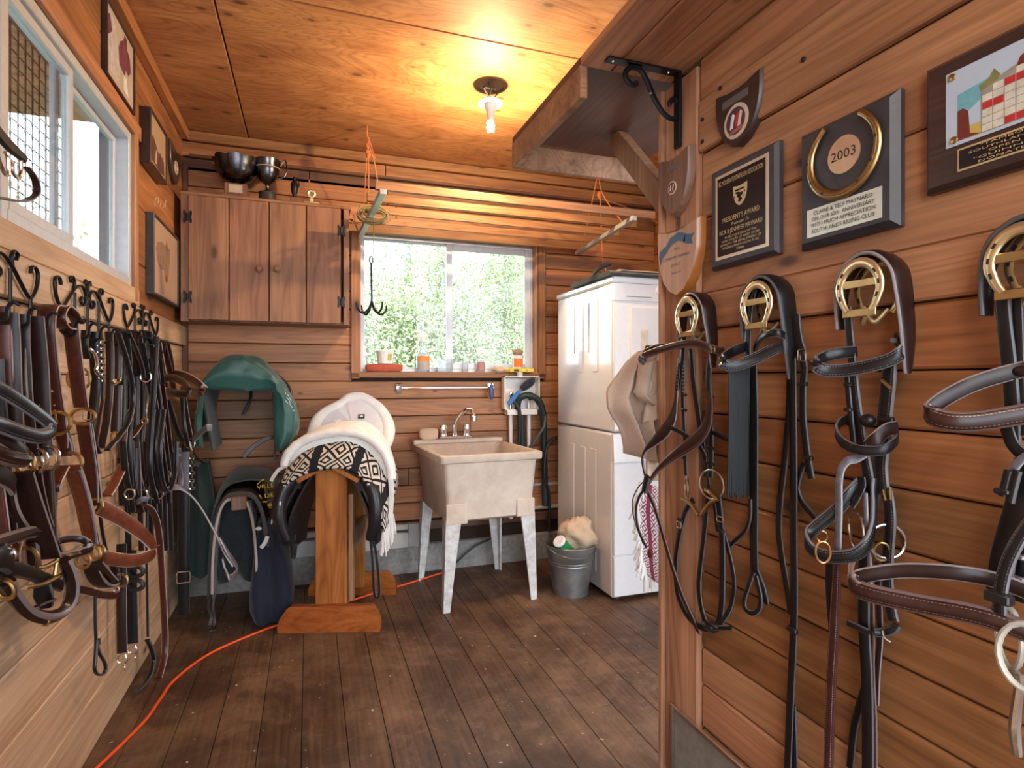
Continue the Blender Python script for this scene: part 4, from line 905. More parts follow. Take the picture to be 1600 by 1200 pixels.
# ------------------------------------------------------------------ extension cord
p = [P(u, v, Z=.006) for u, v in ((120, 1230), (220, 1133), (250, 1093), (275, 1060), (330, 1020), (410, 985), (450, 972), (500, 955), (565, 933), (620, 917), (668, 902), (690, 895))]
tag(MB().tube(sm(p, 6), .0055, 8).build('extension_cord', M['orange']), 'orange extension cord snaking across the floorboards', 'cord')
# ------------------------------------------------------------------ saddle stand
SA = Matrix.Translation((.092, 3.015, 0)) @ Matrix.Rotation(math.radians(-16.7), 4, 'Z')
def S(x, y, z): return SA @ V((x, y, z))
t = thing('saddle_stand', 'varnished wooden saddle stand with peaked ridge and rounded foot boards', 'saddle stand', S(0, .25, 0))
def foot(y0, nm='foot'):
    p = [(-.25, y0, 0), (.25, y0, 0), (.255, y0, .03), (.245, y0, .075), (.215, y0, .125), (.205, y0, .13), (-.19, y0, .13), (-.205, y0, .12), (-.24, y0, .07), (-.253, y0, .03)]
    b = MB(SA); b.prism(p, (0, .042, 0), .004); return fixnormals(b.build(nm, M['stand_x'], t, 25))
foot(0.0); foot(.50)
MB(SA).obox((0, .055, .44), X_*.077, Y_*.02, Z_*.385, .004).build('post', M['stand'], t, 20)
MB(SA).obox((0, .50-.02, .44), X_*.077, Y_*.02, Z_*.385, .004).build('post', M['stand'], t, 20)
MB(SA).obox((.085, .28, .42), X_*.011, Y_*.20, Z_*.055, .002).build('side_brace', M['fir_y'], t, 20)
MB(SA).obox((.092, .09, .40), X_*.012, Y_*.022, Z_*.27, .002).build('side_batten', M['fir_y'], t, 20)
for sx in (-1, 1):
    MB(SA).obox((sx*.072, .27, .795), V((.078, 0, -sx*.043))*1.0, Y_*.29, V((sx*.006, 0, .010)), .002).build('ridge_board', M['stand'], t, 20)
# ------------------------------------------------------------------ black saddle on the stand
t = thing('riding_saddle', 'black leather riding saddle sitting on the wooden saddle stand', 'saddle', S(0, .25, .45))
def arch(y, xl, zl, xt, zt, xr, zr_, n=12, bulge=1.0):
    """points from left hem over the top to the right hem"""
    o = []
    for i in range(n+1):
        a = PI-PI*i/n; c, s_ = math.cos(a), math.sin(a)
        x = xt+(xr-xt)*abs(c)**bulge if c > 0 else xt+(xl-xt)*abs(c)**bulge
        z = (zr_ if c > 0 else zl); o.append(V((x, y, z+(zt-z)*s_)))
    return o
def sheet(rows, th, mat, name, par, uv=False, sm_=50):
    """closed thick sheet from rows of points; inner side offset towards the arch centre"""
    rings = []
    for r in rows:
        c = sum(r, V())/len(r); c.z -= .12; inn = [q-(q-c).normalized()*th for q in r]; rings.append(r+inn[::-1])
    b = MB(SA); n = len(rows[0])
    if uv:
        m = len(rows); vs = [q for r in rings for q in r]; N = 2*n; fs = []; us = []
        for k in range(m-1):
            for i in range(N):
                j = (i+1) % N; f = lambda e: (e if e < n else 2*n-1-e)/(n-1)
                fs.append([k*N+i, k*N+j, (k+1)*N+j, (k+1)*N+i]); us.append([(f(i), k/(m-1)), (f(j), k/(m-1)), (f(j), (k+1)/(m-1)), (f(i), (k+1)/(m-1))])
        for k in (0, m-1): fs.append([k*N+i for i in range(N)]); us.append([((i if i < n else 2*n-1-i)/(n-1), k/(m-1)) for i in range(N)])
        b.add(vs, fs, us)
    else: b.loft(rings)
    return fixnormals(b.build(name, mat, par, sm_))
rows = [arch(y, -.17, .72, 0, zt, .17, .70, 16) for y, zt in ((.0, .835), (.05, .87), (.16, .89), (.30, .90), (.42, .93), (.50, .98))]
sheet(rows, .03, M['blkp'], 'seat', t)
for sx in (-1, 1):
    def flap(dx, y0, y1, zb, wb, th):
        rr = []
        for k in range(9):
            f = k/8; z = .82-(.82-zb)*f; xx = sx*(.10+.14*math.sin(f*1.9)+dx); yw = (y1-y0)/2*(1-.25*max(0, f-.7)/.3*1.4); ym = (y0+y1)/2-.06*f
            rr.append([V((xx, ym-yw, z)), V((xx+sx*.01, ym-yw*.5, z)), V((xx+sx*.012, ym+yw*.5, z)), V((xx, ym+yw, z)), V((xx-sx*th, ym+yw, z)), V((xx-sx*th, ym-yw, z))])
        return fixnormals(MB(SA).loft(rr).build('flap', M['blkp'], t, 50))
    flap(0, .02, .36, .43, 0, .014); flap(-.03, .05, .40, .40, 0, .012)
    MB(SA).tube(sm([(sx*.15, .02, .80), (sx*.22, -.01, .70), (sx*.235, -.02, .58), (sx*.20, -.005, .46)], 5), [.03, .034, .034, .02], 10).build('knee_roll', M['blkp'], t)
MB(SA).strap(sm([(.20, .02, .46), (.215, .0, .34), (.222, .0, .20), (.235, .0, .17), (.248, .0, .20), (.238, .0, .34), (.215, .02, .46)], 5), .014, .005, nrm=(0, 1, 0)).build('girth_strap', M['blk'], t)
MB(SA).strap(sm([(-.20, .10, .46), (-.205, .08, .40), (-.20, .07, .36), (-.19, .07, .36), (-.185, .08, .42)], 5), .018, .005, nrm=(0, 1, 0)).build('girth_strap', M['blk'], t)
# ------------------------------------------------------------------ woven blanket
t = thing('woven_blanket', 'black and white woven saddle blanket with tassels draped over the black saddle', 'blanket', S(0, .1, .6))
prof = ((-.035, -.25, .635, .045, .830, .275, .50), (-.02, -.255, .67, .05, .868, .285, .52), (.04, -.255, .71, .06, .925, .298, .55), (.11, -.245, .735, .06, .955, .30, .60), (.25, -.24, .75, .05, .96, .29, .65), (.42, -.23, .75, .03, .98, .28, .66))
rows = []
for i, (y, xl, zl, xt, zt, xr, zr_) in enumerate(prof):
    r = arch(y, xl, zl, xt, zt, xr, zr_, 22, 1.0); rows.append([q+V((0, 0, .006*noise.noise(q*14+V((i, 0, 0))))) for q in r])
sheet(rows, .012, M['blanket'], 'blanket_cloth', t, True)
def tassel(b0, ln, n, mat, par, spread=.012, xf=None, lean=(0, 0)):
    rr = random.Random(int(b0[0]*9999)); b = MB(xf); b0 = V(b0)
    for k in range(n):
        o = V((rr.uniform(-spread, spread), rr.uniform(-spread, spread), 0)); e = b0+o*2+V((lean[0], lean[1], -ln*rr.uniform(.8, 1.05))); b.tube(sm([b0+o*.3, b0+o+V((lean[0], lean[1], -ln*1.0))*.4, e], 3), [.004, .005, .003], 5)
    return b.build('tassel', mat, par)
for x, y, z, ln in ((-.252, -.02, .65, .10), (-.235, -.03, .70, .06), (.282, -.015, .52, .12), (.292, .0, .53, .11), (.298, .03, .55, .11), (.304, .06, .57, .11), (.272, -.03, .505, .12)): tassel((x, y, z), ln, 7, M['white_cord'], t, .010, SA)
# ------------------------------------------------------------------ sheepskin pad on top
t = thing('sheepskin_pad', 'thick white sheepskin saddle pad lying over the woven blanket', 'saddle pad', S(0, .2, .8))
rows = []
for i in range(11):
    f = i/10; y = .07+.27*f; e = .25+.75*math.sin(PI*min(max(f, .0), 1))**.35 if 0 < f < 1 else .35
    r = arch(y, -.235, .80+.01*f, .065, .975+.02*f+.015*e, .285-.03*f, .735, 26, .95); c = V((.04, y, .62)); out = []
    for q in r:
        d = (q-c).normalized(); out.append(q+d*(.030*e+.006*noise.noise(q*26)+.004*noise.noise(q*70)))
    rows.append(out)
sheet(rows, .060, M['wool'], 'fleece', t, sm_=80)
MB(SA).tube([q+V((0, -.0, .004)) for q in arch(.062, -.235, .815, .065, .985, .298, .745, 30, .95)], [.024+.004*noise.noise(V((k*.9, 3, 1))) for k in range(31)], 12).build('rolled_edge', M['wool'], t, 80)
MB(SA).strap(sm([(-.235, .06, .815), (-.262, .05, .80), (-.285, .04, .765), (-.295, .04, .745)], 4), .018, .006, nrm=(0, 1, 0)).build('tie_strap', M['white_cord'], t)
MB(SA).strap(sm([(.295, .045, .76), (.303, .03, .68), (.298, .022, .58), (.30, .02, .52)], 4), .026, .006, nrm=(0, 1, 0)).build('tie_strap', M['white_cord'], t)
# ------------------------------------------------------------------ second sheepskin standing up behind
bc = P(551, 664, Y=3.46); t = thing('half_pad', 'rounded white sheepskin half pad standing upright behind the saddle, grey underside showing', 'saddle pad', (bc.x, 3.5, .9))
ux, uy, un = V((.985, -.17, 0)).normalized(), V((.05, .30, .95)).normalized(), V((-.16, -.94, .30)).normalized()
out = [(-.235, -.10), (-.225, .02), (-.17, .085), (-.09, .125), (-.03, .165), (.05, .17), (.13, .13), (.19, .07), (.225, -.01), (.215, -.09), (.17, -.15), (.05, -.18), (-.12, -.17)]
po = sm([V((a, b, 0)) for a, b in out], 5, True); bb = MB()
ringf = lambda k, d: [bc+ux*q.x*k*1.04+uy*q.y*k*1.12+un*(d-.06*(q.x*4)**2*.25+.003*noise.noise(q*40)) for q in po]
bb.loft([ringf(.55, -.035), ringf(.9, -.035), ringf(1.0, -.018), ringf(1.02, .002), ringf(.98, .022), ringf(.88, .03), ringf(.76, .022), ringf(.72, .012)]); bb.build('fleece', M['wool'], t, 80)
MB().loft([ringf(.735, .012), ringf(.73, .016), ringf(.4, .018), ringf(.02, .019)]).build('quilted_panel', M['cotton'], t, 60)
c = bc+ux*.05+uy*.045+un*.022; tg = MB().obox(c, ux*.018, uy*.012, un*.0015).build('care_label', M['black_ink'], t); MB().obox(c+un*.002, ux*.009, uy*.005, un*.001).build('label_print', M['cotton'], tg)
# ------------------------------------------------------------------ green saddle cover on its wall arm
t = thing('saddle_cover', 'green nylon saddle cover with an open front hanging on a wall arm under the cabinet', 'saddle cover', (-.33, 3.5, .9))
yf = 3.30
outer = [(303, 700), (301, 660), (310, 615), (318, 590), (335, 568), (356, 556), (375, 552), (400, 560), (420, 574), (440, 600), (455, 625), (464, 650), (464, 668), (455, 690), (443, 703)]
inner = [(318, 700), (316, 660), (318, 628), (319, 611), (335, 609), (356, 609.5), (375, 611), (400, 611), (424, 610), (427, 622), (427, 640), (428, 660), (429, 675), (430, 692), (432, 704)]
po = [P(u, v, Y=yf) for u, v in outer]; pi_ = [P(u, v, Y=yf-.012) for u, v in inner]
po, pi_ = sm(po, 3), sm(pi_, 3); n = len(po); cc = V((-.30, yf, 1.15))
rows = [pi_]
for f, y, k in ((.5, yf-.035, .0), (.85, yf-.02, .0), (1, yf+.02, 0)):
    rows.append([V(((1-f)*a.x+f*b.x, y, (1-f)*a.z+f*b.z)) for a, b in zip(pi_, po)])
for y, k in ((yf+.12, 1.03), (yf+.25, 1.0), (yf+.36, .93), (yf+.44, .86)): rows.append([V((cc.x+(b.x-cc.x)*k, y, cc.z+(b.z-cc.z)*(k-.03*(y-yf)))) for b in po])
def densify(rows, k): return [[a.lerp(b, j/k) for a, b in zip(r, q)] for r, q in zip(rows, rows[1:]) for j in range(k)]+[rows[-1]]
rows = [[r[0]]+[a.lerp(b, j/2) for a, b in zip(r, r[1:]) for j in (1, 2)] for r in densify(rows, 4)]
for r in range(1, len(rows)):
    rows[r] = [q+(q-cc).normalized()*(.016*noise.noise(V((q.x*9, q.y*5, q.z*9)))+.016*(1-abs(noise.noise(V((q.x*14+q.y*6, q.y*8, q.z*16-q.y*9))))*2)*(.35+.65*(q.x > -.33))-.008) for q in rows[r]]
b = MB(); b.loft(rows, closed=False)
o = b.build('hood', M['green'], t, 80)
md = o.modifiers.new('cloth_thickness', 'SOLIDIFY'); md.thickness = .004
for sx, (u0, u1, v0, v1) in ((-1, (318, 330, 611, 705)), (1, (424, 432, 612, 704))):
    a = P(u0, v0, Y=yf); c = P(u1, v1, Y=yf)
    b = MB(); xs0 = min(a.x, c.x)
    b.loft([[V((a.x+sx*.004, yf+.0, a.z)), V((a.x+sx*.02, yf+.40, a.z)), V((a.x+sx*.028, yf+.40, a.z)), V((a.x+sx*.012, yf, a.z))], [V((c.x-.01*sx, yf+.0, c.z)), V((c.x, yf+.40, c.z)), V((c.x+sx*.01, yf+.40, c.z)), V((c.x, yf, c.z))]]); fixnormals(b.build('side_lining', M['green_in'], t))
MB().strap(sm([P(430, 682, Y=yf+.02), P(415, 686, Y=yf), P(396, 698, Y=yf-.02), P(380, 714, Y=yf-.03)], 4), [.02, .024, .026], .006, nrm=(.1, 1, 0)).build('fastening_strap', M['black_pl'], t)
MB().strap(sm([P(432, 698, Y=yf+.02), P(428, 712, Y=yf), P(433, 718, Y=yf), P(439, 710, Y=yf), P(437, 700, Y=yf+.02)], 4), .012, .004, nrm=(.1, 1, 0)).build('loop', M['black_pl'], t)
bpy.context.view_layer.update(); DG = bpy.context.evaluated_depsgraph_get()
def onsurf(o, u, v, off=.002):
    d = ray(u, v).normalized(); m = ORG[o.name]; ok, loc, nn, _ = o.evaluated_get(DG).ray_cast(V((0, 0, EYE))-m, d); 
    return (loc+m-d*off) if ok else P(u, v, Y=3.35)
for s_ in ('445,607 450,618 455,627', '446,613 447,628', '448,620 453,628 453,632 457,637', '447,628 450,630', '458,640 460,643 461,641 458,642'):
    MB().tube([onsurf(o, *map(float, w.split(','))) for w in s_.split()], .0016, 5).build('embroidery', M['white_cord'], t)
MB().box((-.30, 3.36, 1.30), (-.24, YB-.02, 1.325), .004).build('wall_arm', M['iron'], t)
for k, (xa, xb) in enumerate(((-.42, -.30), (-.20, -.18))): MB().tube(sm([(xa, YB-.03, 1.30), (xb-.02+.1*k, 3.7, 1.18), ((xa+xb)/2, 3.66, 1.05)], 5), .008, 6).build('drawstring', M['black_pl'], t)
# ------------------------------------------------------------------ lower saddle, olive cover, pads, navy rug
t = thing('saddle_rack', 'wooden wall arm carrying the brown saddle below the green cover', 'saddle rack', (-.36, YB, .6))
MB().obox((-.335, 3.5, .63), X_*.035, Y_*.29, Z_*.035, .004).build('arm', M['walnut2'], t); MB().box((-.43, YB-.03, .50), (-.24, YB-.002, .71), .004).build('wall_plate', M['rough_post'], t)
LA = Matrix.Translation((-.335, 3.24, -.215)) @ Matrix.Rotation(math.radians(3), 4, 'Z')
SAVE = SA; SA = LA; M['sadbr'] = plain('dark_saddle_leather', (.020, .011, .010), .5)
t = thing('riding_saddle', 'dark brown saddle on the wall arm with stirrup leathers trailing to the floor', 'saddle', tuple(LA @ V((0, .25, .4))))
def ua(y, w, zt, zb, n=18, sq=.62, dx=0):
    o = []
    for i in range(n+1):
        a = PI-PI*i/n; c, s_ = math.cos(a), math.sin(a); x = dx+math.copysign(abs(c)**sq, c)*w; o.append(V((x, y, zb+(zt-zb)*abs(s_)**.9)))
    return o
sheet([ua(y, w, zt, zb) for y, w, zt, zb in ((.04, .150, .895, .36), (.10, .155, .90, .35), (.22, .158, .885, .36), (.38, .155, .90, .40), (.46, .14, .93, .48))], .026, M['sadbr'], 'seat_and_flaps', t)
for sx in (-1, 1):
    s0 = MB(LA).strap(sm([(sx*.135, .06, .38), (sx*.140, .02, .33), (sx*.125, -.01, .285), (sx*.13, -.02, .255), (sx*.125, -.03, .243)], 4), .018, .006, nrm=(0, 1, 0)).build('stirrup_leather', M['sadbr'], t)
    MB(LA).strap(sm([(sx*.115, .05, .38), (sx*.12, .02, .32), (sx*.11, -.01, .27), (sx*.115, -.02, .24)], 4), .014, .005, nrm=(0, 1, 0)).build('stirrup_leather', M['sadbr'], t)
    for dx in (0, .018): MB(LA).rectring((sx*.125-sx*dx, -.03, .240), X_*.010, V((0, -.3, .9))*.020, .0025).build('buckle', M['steel'], s0)
t = thing('saddle_pad', 'quilted slate saddle pad with beige piping hanging under the brown saddle', 'saddle pad', tuple(LA @ V((0, .2, .4))))
rows = [ua(y, w, zt, zb, 20, .6, -.02) for y, w, zt, zb in ((-.01, .102, .868, .40), (.03, .104, .874, .36), (.2, .104, .866, .37), (.42, .10, .868, .42))]
sheet(rows, .012, M['quilt'], 'quilted_cloth', t)
MB(LA).tube(rows[0], .007, 6).build('piping', M['beige'], t)
r1 = []
for k in range(15):
    f = k/14; z = .855-.43*f; hw = .098*min(1, .35+f*3)*(1-.18*max(0, f-.6)/.4); r1.append([V((-.02-hw+2*hw*j/12, .15+.04*f+.03*math.sin(j*.9+f*2)*f, z-.05*abs(j-6)/6*(f > .9))) for j in range(13)])
ip = MB(LA).loft(r1, closed=False).build('inner_panel', M['quilt'], t); ip.modifiers.new('thickness', 'SOLIDIFY').thickness = .01
t = thing('saddle_cover', 'olive green saddle cover with yellow lettering over the brown saddle', 'saddle cover', tuple(LA @ V((0, .3, .6))))
rows = []
for y, w, zt, zb in ((.16, .195, .935, .55), (.22, .205, .955, .50), (.34, .21, .965, .48), (.46, .205, .96, .50), (.54, .19, .93, .55)):
    r = ua(y, w, zt, zb, 22, .6, .045); rows.append([q+V((0, 0, 1))*.01*noise.noise(q*13) for q in r])
sheet(rows, .008, M['olive'], 'cover_cloth', t)
bpy.context.view_layer.update(); DG = bpy.context.evaluated_depsgraph_get(); oc = t.children[0]
for s_, u, v, sz, ff in (('VILLE', 415, 760, .045, .085), ('& DE', 415, 775, .045, .08), ('AN', 426, 788, .04, .04)):
    c0, cx_, cy_ = onsurf(oc, u, v, .004), onsurf(oc, u+6, v-1, .004), onsurf(oc, u, v-5, .004)
    xd = (cx_-c0).normalized(); yd = cy_-c0; yd = (yd-xd*yd.dot(xd)).normalized(); text(s_, sz*.7, c0, xd, yd, M['yellow'], t, fit=ff)
for s_ in ('403,756 408,751 413,749', '410,784 417,784', '418,789 425,790', '420,793 426,793'): MB().tube([onsurf(oc, *map(float, w.split(','))) for w in s_.split()], .0035, 5).build('printed_bar', M['yellow'], t)
SA = SAVE
t = thing('navy_rug', 'navy stable rug with a white stripe hanging beside the brown saddle', 'rug', P(415, 985, Y=3.2))
rows = []
for z, xa, xb, y in ((.50, 404, 424, 3.36), (.44, 402, 438, 3.33), (.36, 398, 448, 3.30), (.26, 394, 456, 3.27), (.16, 390, 460, 3.25), (.08, 390, 458, 3.23), (.015, 398, 448, 3.22)):
    a, c = P(xa, 700, Y=y).x, P(xb, 700, Y=y).x; r = []
    for k in range(12): f = k/11; r.append(V((a+(c-a)*f, y-.03*math.sin(f*9+z*2)-.05*math.sin(PI*f), z)))
    for k in range(11, -1, -1): f = k/11; r.append(V((a+(c-a)*f, y+.10+.02*math.sin(f*7), z)))
    rows.append(r)
fixnormals(MB().loft(rows).build('rug_cloth', M['navy'], t, 60))
MB().strap(sm([P(408, 856, Y=3.24), P(414, 848, Y=3.23), P(418, 838, Y=3.24)], 4), .020, .006, nrm=Y_).build('white_stripe', M['white_cord'], t)
q = P(404, 826, Y=3.25); MB().ell((q.x, 3.25, q.z), .016, .012, .010).build('white_tag', M['white_cord'], t)
t = thing('dark_rug', 'dark green rug hanging in the shadow left of the slate saddle pad', 'rug', (-.57, 3.45, .3))
rows = []
for z, a, c, y in ((.80, -.62, -.52, 3.52), (.6, -.64, -.48, 3.46), (.4, -.645, -.46, 3.42), (.22, -.63, -.47, 3.42)):
    r = [V((a+(c-a)*k/9, y-.025*math.sin(k*1.1+z*3), z+.015*math.sin(k))) for k in range(10)]; rows.append(r+[q+V((0, .07, 0)) for q in r[::-1]])
fixnormals(MB().loft(rows).build('rug_cloth', M['green_in'], t, 60))
# ------------------------------------------------------------------ towel and pink pad hanging at the end of the partition
t = thing('hanging_towel', 'beige towel bunched over a peg behind the end of the partition', 'towel', (.93, 1.56, 1.0))
MB().tube([(1.02, 1.49, 1.345), (1.0, 1.58, 1.35)], .01, 8).build('peg', M['iron'], t)
def drape(cols, z0s, y0, seed, th=.012, amp=.022):
    rows = []; m = 16
    for k in range(m+1):
        f = k/m; r = []
        for j in range(len(cols[0])):
            pass
    return rows
def cloth_panel(L, Rr, y, seed, amp=.02, th=.010, n=22, freq=11):
    """cloth hanging between a left and a right edge (lists of (x, z) from top to bottom), folded in y"""
    m = len(L); rows = []
    for k in range(m):
        r = []
        for j in range(n+1):
            f = j/n; x = L[k][0]+(Rr[k][0]-L[k][0])*f; z = L[k][1]+(Rr[k][1]-L[k][1])*f
            yy = y+amp*(.35+k/m)*math.sin(f*freq+seed+.5*k/m)+amp*.6*noise.noise(V((f*4, k*.35, seed))); r.append(V((x, yy, z)))
        rows.append(r+[q+V((0, th, 0)) for q in r[::-1]])
    return fixnormals(MB().loft(rows))if False else MB().loft(rows)
def xz(s, y): return [(q.x, q.z) for q in (P(*[float(a) for a in w.split(',')], Y=y) for w in s.split())]
yT = 1.56
fixnormals(cloth_panel(sm([V((a, 0, b)) for a, b in xz('1003,548 985,565 965,595 956,622 962,645 978,670 990,712', yT)], 3) and [(q.x, q.z) for q in sm([V((a, 0, b)) for a, b in xz('1003,548 985,565 965,595 956,622 962,645 978,670 990,712', yT)], 3)], [(q.x, q.z) for q in sm([V((a, 0, b)) for a, b in xz('1050,535 1053,560 1054,590 1054,620 1052,650 1046,690 1040,725', yT)], 3)], yT, 1.0, .034, .012, 40, 19).build('towel_cloth', M['towel'], t, 70))
fixnormals(cloth_panel(xz('1000,568 996,600 992,612 1006,628', yT-.035), xz('1052,560 1053,600 1052,640 1050,648', yT-.035), yT-.045, 2.2, .022, .012, 30, 13).build('towel_fold', M['towel'], t, 70))
fixnormals(cloth_panel(xz('1012,622 1008,640 1006,662', yT-.03), xz('1052,600 1052,630 1048,640', yT-.03), yT-.035, .4, .016, .01, 24, 11).build('towel_fold', M['towel'], t, 70))
fixnormals(cloth_panel(xz('1010,650 1012,700 1014,752', yT+.03), xz('1056,640 1056,700 1056,752', yT+.03), yT+.03, .4, .010, .01, 14, 6).build('towel_tail', M['towel'], t, 70))
yK = 1.62
t = thing('woven_pad', 'pink and white patterned woven saddle pad with white fringe behind the partition post', 'saddle pad', (.95, yK, .65))
Lk = [(q.x, q.z) for q in sm([V((a, 0, b)) for a, b in xz('1000,752 995,790 1000,835 1002,870 1008,893', yK)], 4)]; Rk = [(q.x, q.z) for q in sm([V((a, 0, b)) for a, b in xz('1058,745 1058,790 1058,840 1058,885 1056,912', yK)], 4)]
m = len(Lk); nn = 14; vs = []; fs = []; us = []
for k in range(m):
    for j in range(nn+1): f = j/nn; vs.append(V((Lk[k][0]+(Rk[k][0]-Lk[k][0])*f, yK-.02*math.sin(f*3), Lk[k][1]+(Rk[k][1]-Lk[k][1])*f-.02*math.sin(f*PI))))
for k in range(m-1):
    for j in range(nn):
        a = k*(nn+1)+j; fs.append([a, a+1, a+nn+2, a+nn+1]); us.append([(j/nn, k/m), ((j+1)/nn, k/m), ((j+1)/nn, (k+1)/m), (j/nn, (k+1)/m)])
o = MB().add(vs, fs, us).build('pad_cloth', M['pinkweave'], t, 60); o.modifiers.new('thickness', 'SOLIDIFY').thickness = .012
rr = random.Random(8)
for k in range(0, m-2, 1):
    x, z = Lk[k]; tassel((x-.004, yK-.012, z), .04, 4, M['white_cord'], t, .008, None, (-.012, -.004))
for u in (1006, 1016): q = P(u, 895, Y=yK); tassel((q.x, yK-.01, q.z), .055, 6, M['white_cord'], t, .006)
# ------------------------------------------------------------------ shelf, bracket, brace above
t = thing('overhead_shelf', 'plank shelf high on the partition with an apron frame underneath its far end', 'shelf', (.85, 1.2, 2.03))
zb = 2.117
for x0, x1 in ((.705, .80), (.803, .90), (.903, 1.0)): plank(t, ((x0+x1)/2, .86, zb+.013), Y_, -X_, 1.18, x1-x0-.003, .026, M['cedar_pale'], 'shelf_board', .002)
plank(t, (.98, 1.733, zb+.013), Y_, -X_, .565, .55, .02, M['plydark'], 'plywood_panel', .001)
plank(t, (.717, 1.735, 2.078), Y_, Z_, .57, .095, .022, M['fir_y'], 'apron', .002)
plank(t, (1.0, 2.010, 2.072), X_, Z_, .59, .085, .022, M['fir_y'], 'apron', .002)
a, e = V((1.035, 1.83, 2.11)), V((1.035, 1.49, 1.76)); d = (e-a).normalized()
MB().obox((a+e)/2, X_*.02, d*.25, d.cross(X_)*.035, .002).build('brace', M['fir_y'], t, 20)
t = thing('shelf_bracket', 'black wrought iron scroll bracket under the plank shelf', 'bracket', (.99, 1.392, 1.9))
yb_ = 1.392
MB().box((.755, yb_-.014, zb-.006), (.985, yb_+.014, zb), .001).build('top_plate', M['iron'], t); MB().box((.977, yb_-.014, 1.905), (.985, yb_+.014, zb-.006), .001).build('back_plate', M['iron'], t)
def scr(s): return [P(u, v, Y=yb_) for u, v in [map(float, w.split(',')) for w in s.split()]]
MB().strap(sm(scr('993,127 994,132 990,133 984,130 979,124 977,116 980,109 987,105 996,107 1003,112 1010,124 1016,138 1021,151 1028,164 1037,177 1048,185 1057,185 1063,178 1063,168 1060,159 1054,155 1049,157 1046,162 1048,165'), 4), [.010, .014, .015, .014, .014, .018, .014, .014, .015, .014, .010], .012, nrm=Y_).build('scroll', M['iron'], t, 40)
q = P(1018, 144, Y=yb_-.011); MB().lathe([(.005, 0), (.004, .002), (0, .003)], (q.x, yb_-.006, q.z), -Y_, 10).build('rivet', M['steel'], t)
for (x, z) in ((.775, None), (.95, None)): MB().lathe([(.004, 0), (.003, .002), (0, .003)], (x, yb_, zb-.006), -Z_, 8).build('screw', M['steel'], t)
# ------------------------------------------------------------------ low grille on the partition
t = thing('floor_grille', 'grey panel in a bright metal frame low on the partition post', 'vent', (XR, 1.33, .02))
y1, z1g = Wp(1047, 1097, .02).y, Wp(1047, 1097, .02).z; y0 = .95
fr3 = lambda s, tt, n: (XR-.016-n, s, tt)
winframe(t, fr3, (y0, .03), (y1, z1g), .016, .014, M['steel'], 'frame', False)
MB().box((XR-.016, y0+.015, .045), (XR-.008, y1-.015, z1g-.015)).build('panel', plain('grey_green_panel', (.22, .20, .17), .6, nz=.2), t, 0)
# ------------------------------------------------------------------ plaques on the right partition (seen face looks to -X, its right hand is -Y)
RY, UPZ = V((0, -1, 0)), V((0, 0, 1))
def flat(b, c, w, h, th, ch=0): return b.obox(V(c)-X_*th/2, RY*w/2, UPZ*h/2, X_*th/2, ch)
def plaque(name, lab, u0, u1, v, th, mat, bev=.008):
    """rectangular plaque; v = (top left, bottom left, top right, bottom right) rows"""
    xf = XR-.001-th; y0, y1 = P(u0, 300, X=xf).y, P(u1, 300, X=xf).y
    zt = (P(u0, v[0], X=xf).z+P(u1, v[2], X=xf).z)/2; zb = (P(u0, v[1], X=xf).z+P(u1, v[3], X=xf).z)/2
    c = V((XR-.001, (y0+y1)/2, (zt+zb)/2)); w, h = y0-y1, zt-zb
    t = thing(name, lab, 'plaque', (XR-.001, c.y, zb)); po = [c+RY*a*w/2+UPZ*b*h/2 for a, b in ((-1, -1), (1, -1), (1, 1), (-1, 1))]
    b = MB(); n = [po, [q-X_*(th-bev) for q in po], [c-X_*th+RY*a*(w/2-bev)+UPZ*e*(h/2-bev) for a, e in ((-1, -1), (1, -1), (1, 1), (-1, 1))]]
    b.loft(n); fixnormals(b.build('board', mat, t, 20)); return t, V((xf, c.y, c.z)), w, h
t, c, w, h = plaque('award_plaque', 'black and gold president\'s award plaque left of the horseshoe plaque', 1109.5, 1213.5, (262, 425, 228, 393), .019, M['ebony'])
pw_, ph_ = w*.80, h*.84
pl = MB(); flat(pl, c, pw_, ph_, .0012); pl = pl.build('gold_border', plain('champagne_border', (.70, .60, .46), .3, .6, .05, bp=0), t, 0)
b = MB(); flat(b, c-X_*.0011, pw_*.90, ph_*.925, .001); pe = b.build('engraved_plate', M['black_plate'], t, 0)
def line(par, s, dx, dz, sz, fit=None, mat='gold_ink', off=.0026, ref=None, shear=0): return text(s, sz, (ref or c)-X_*off+RY*dx+UPZ*dz, RY, UPZ, M[mat], par, fit=fit, shear=shear)
H2 = ph_*.925/2; Wd = pw_*.9
line(pe, 'BC MODERN PENTATHLON ASSOCIATION', 0, H2*.84, .017, Wd*.93)
line(pe, 'PRESIDENT\'S AWARD', 0, -H2*.12, .017, Wd*.78); line(pe, 'Presented To:', 0, -H2*.27, .011, Wd*.38, shear=.3); line(pe, 'RICK & JENNIFER MAYNARD', 0, -H2*.42, .0155, Wd*.90)
for i, (s_, f_) in enumerate((('IN RECOGNITION OF THE', .66), ('MANY HOURS OF HARD WORK', .80), ('GIVEN TO THE DEVELOPMENT OF', .86), ('MODERN PENTATHLON IN BC', .76), ('2006', .16))): line(pe, s_, 0, -H2*(.565+.088*i), .0080, Wd*f_)
def shield(w, h, k=1):
    pts_ = [(0, .93), (.22, .945), (.40, .985), (.5, 1), (.5, .80), (.49, .62), (.44, .42), (.34, .22), (.18, .07), (0, 0)]
    r = [V((a*w, b*h, 0)) for a, b in pts_]; return r+[V((-q.x, q.y, 0)) for q in r[-2:0:-1]]
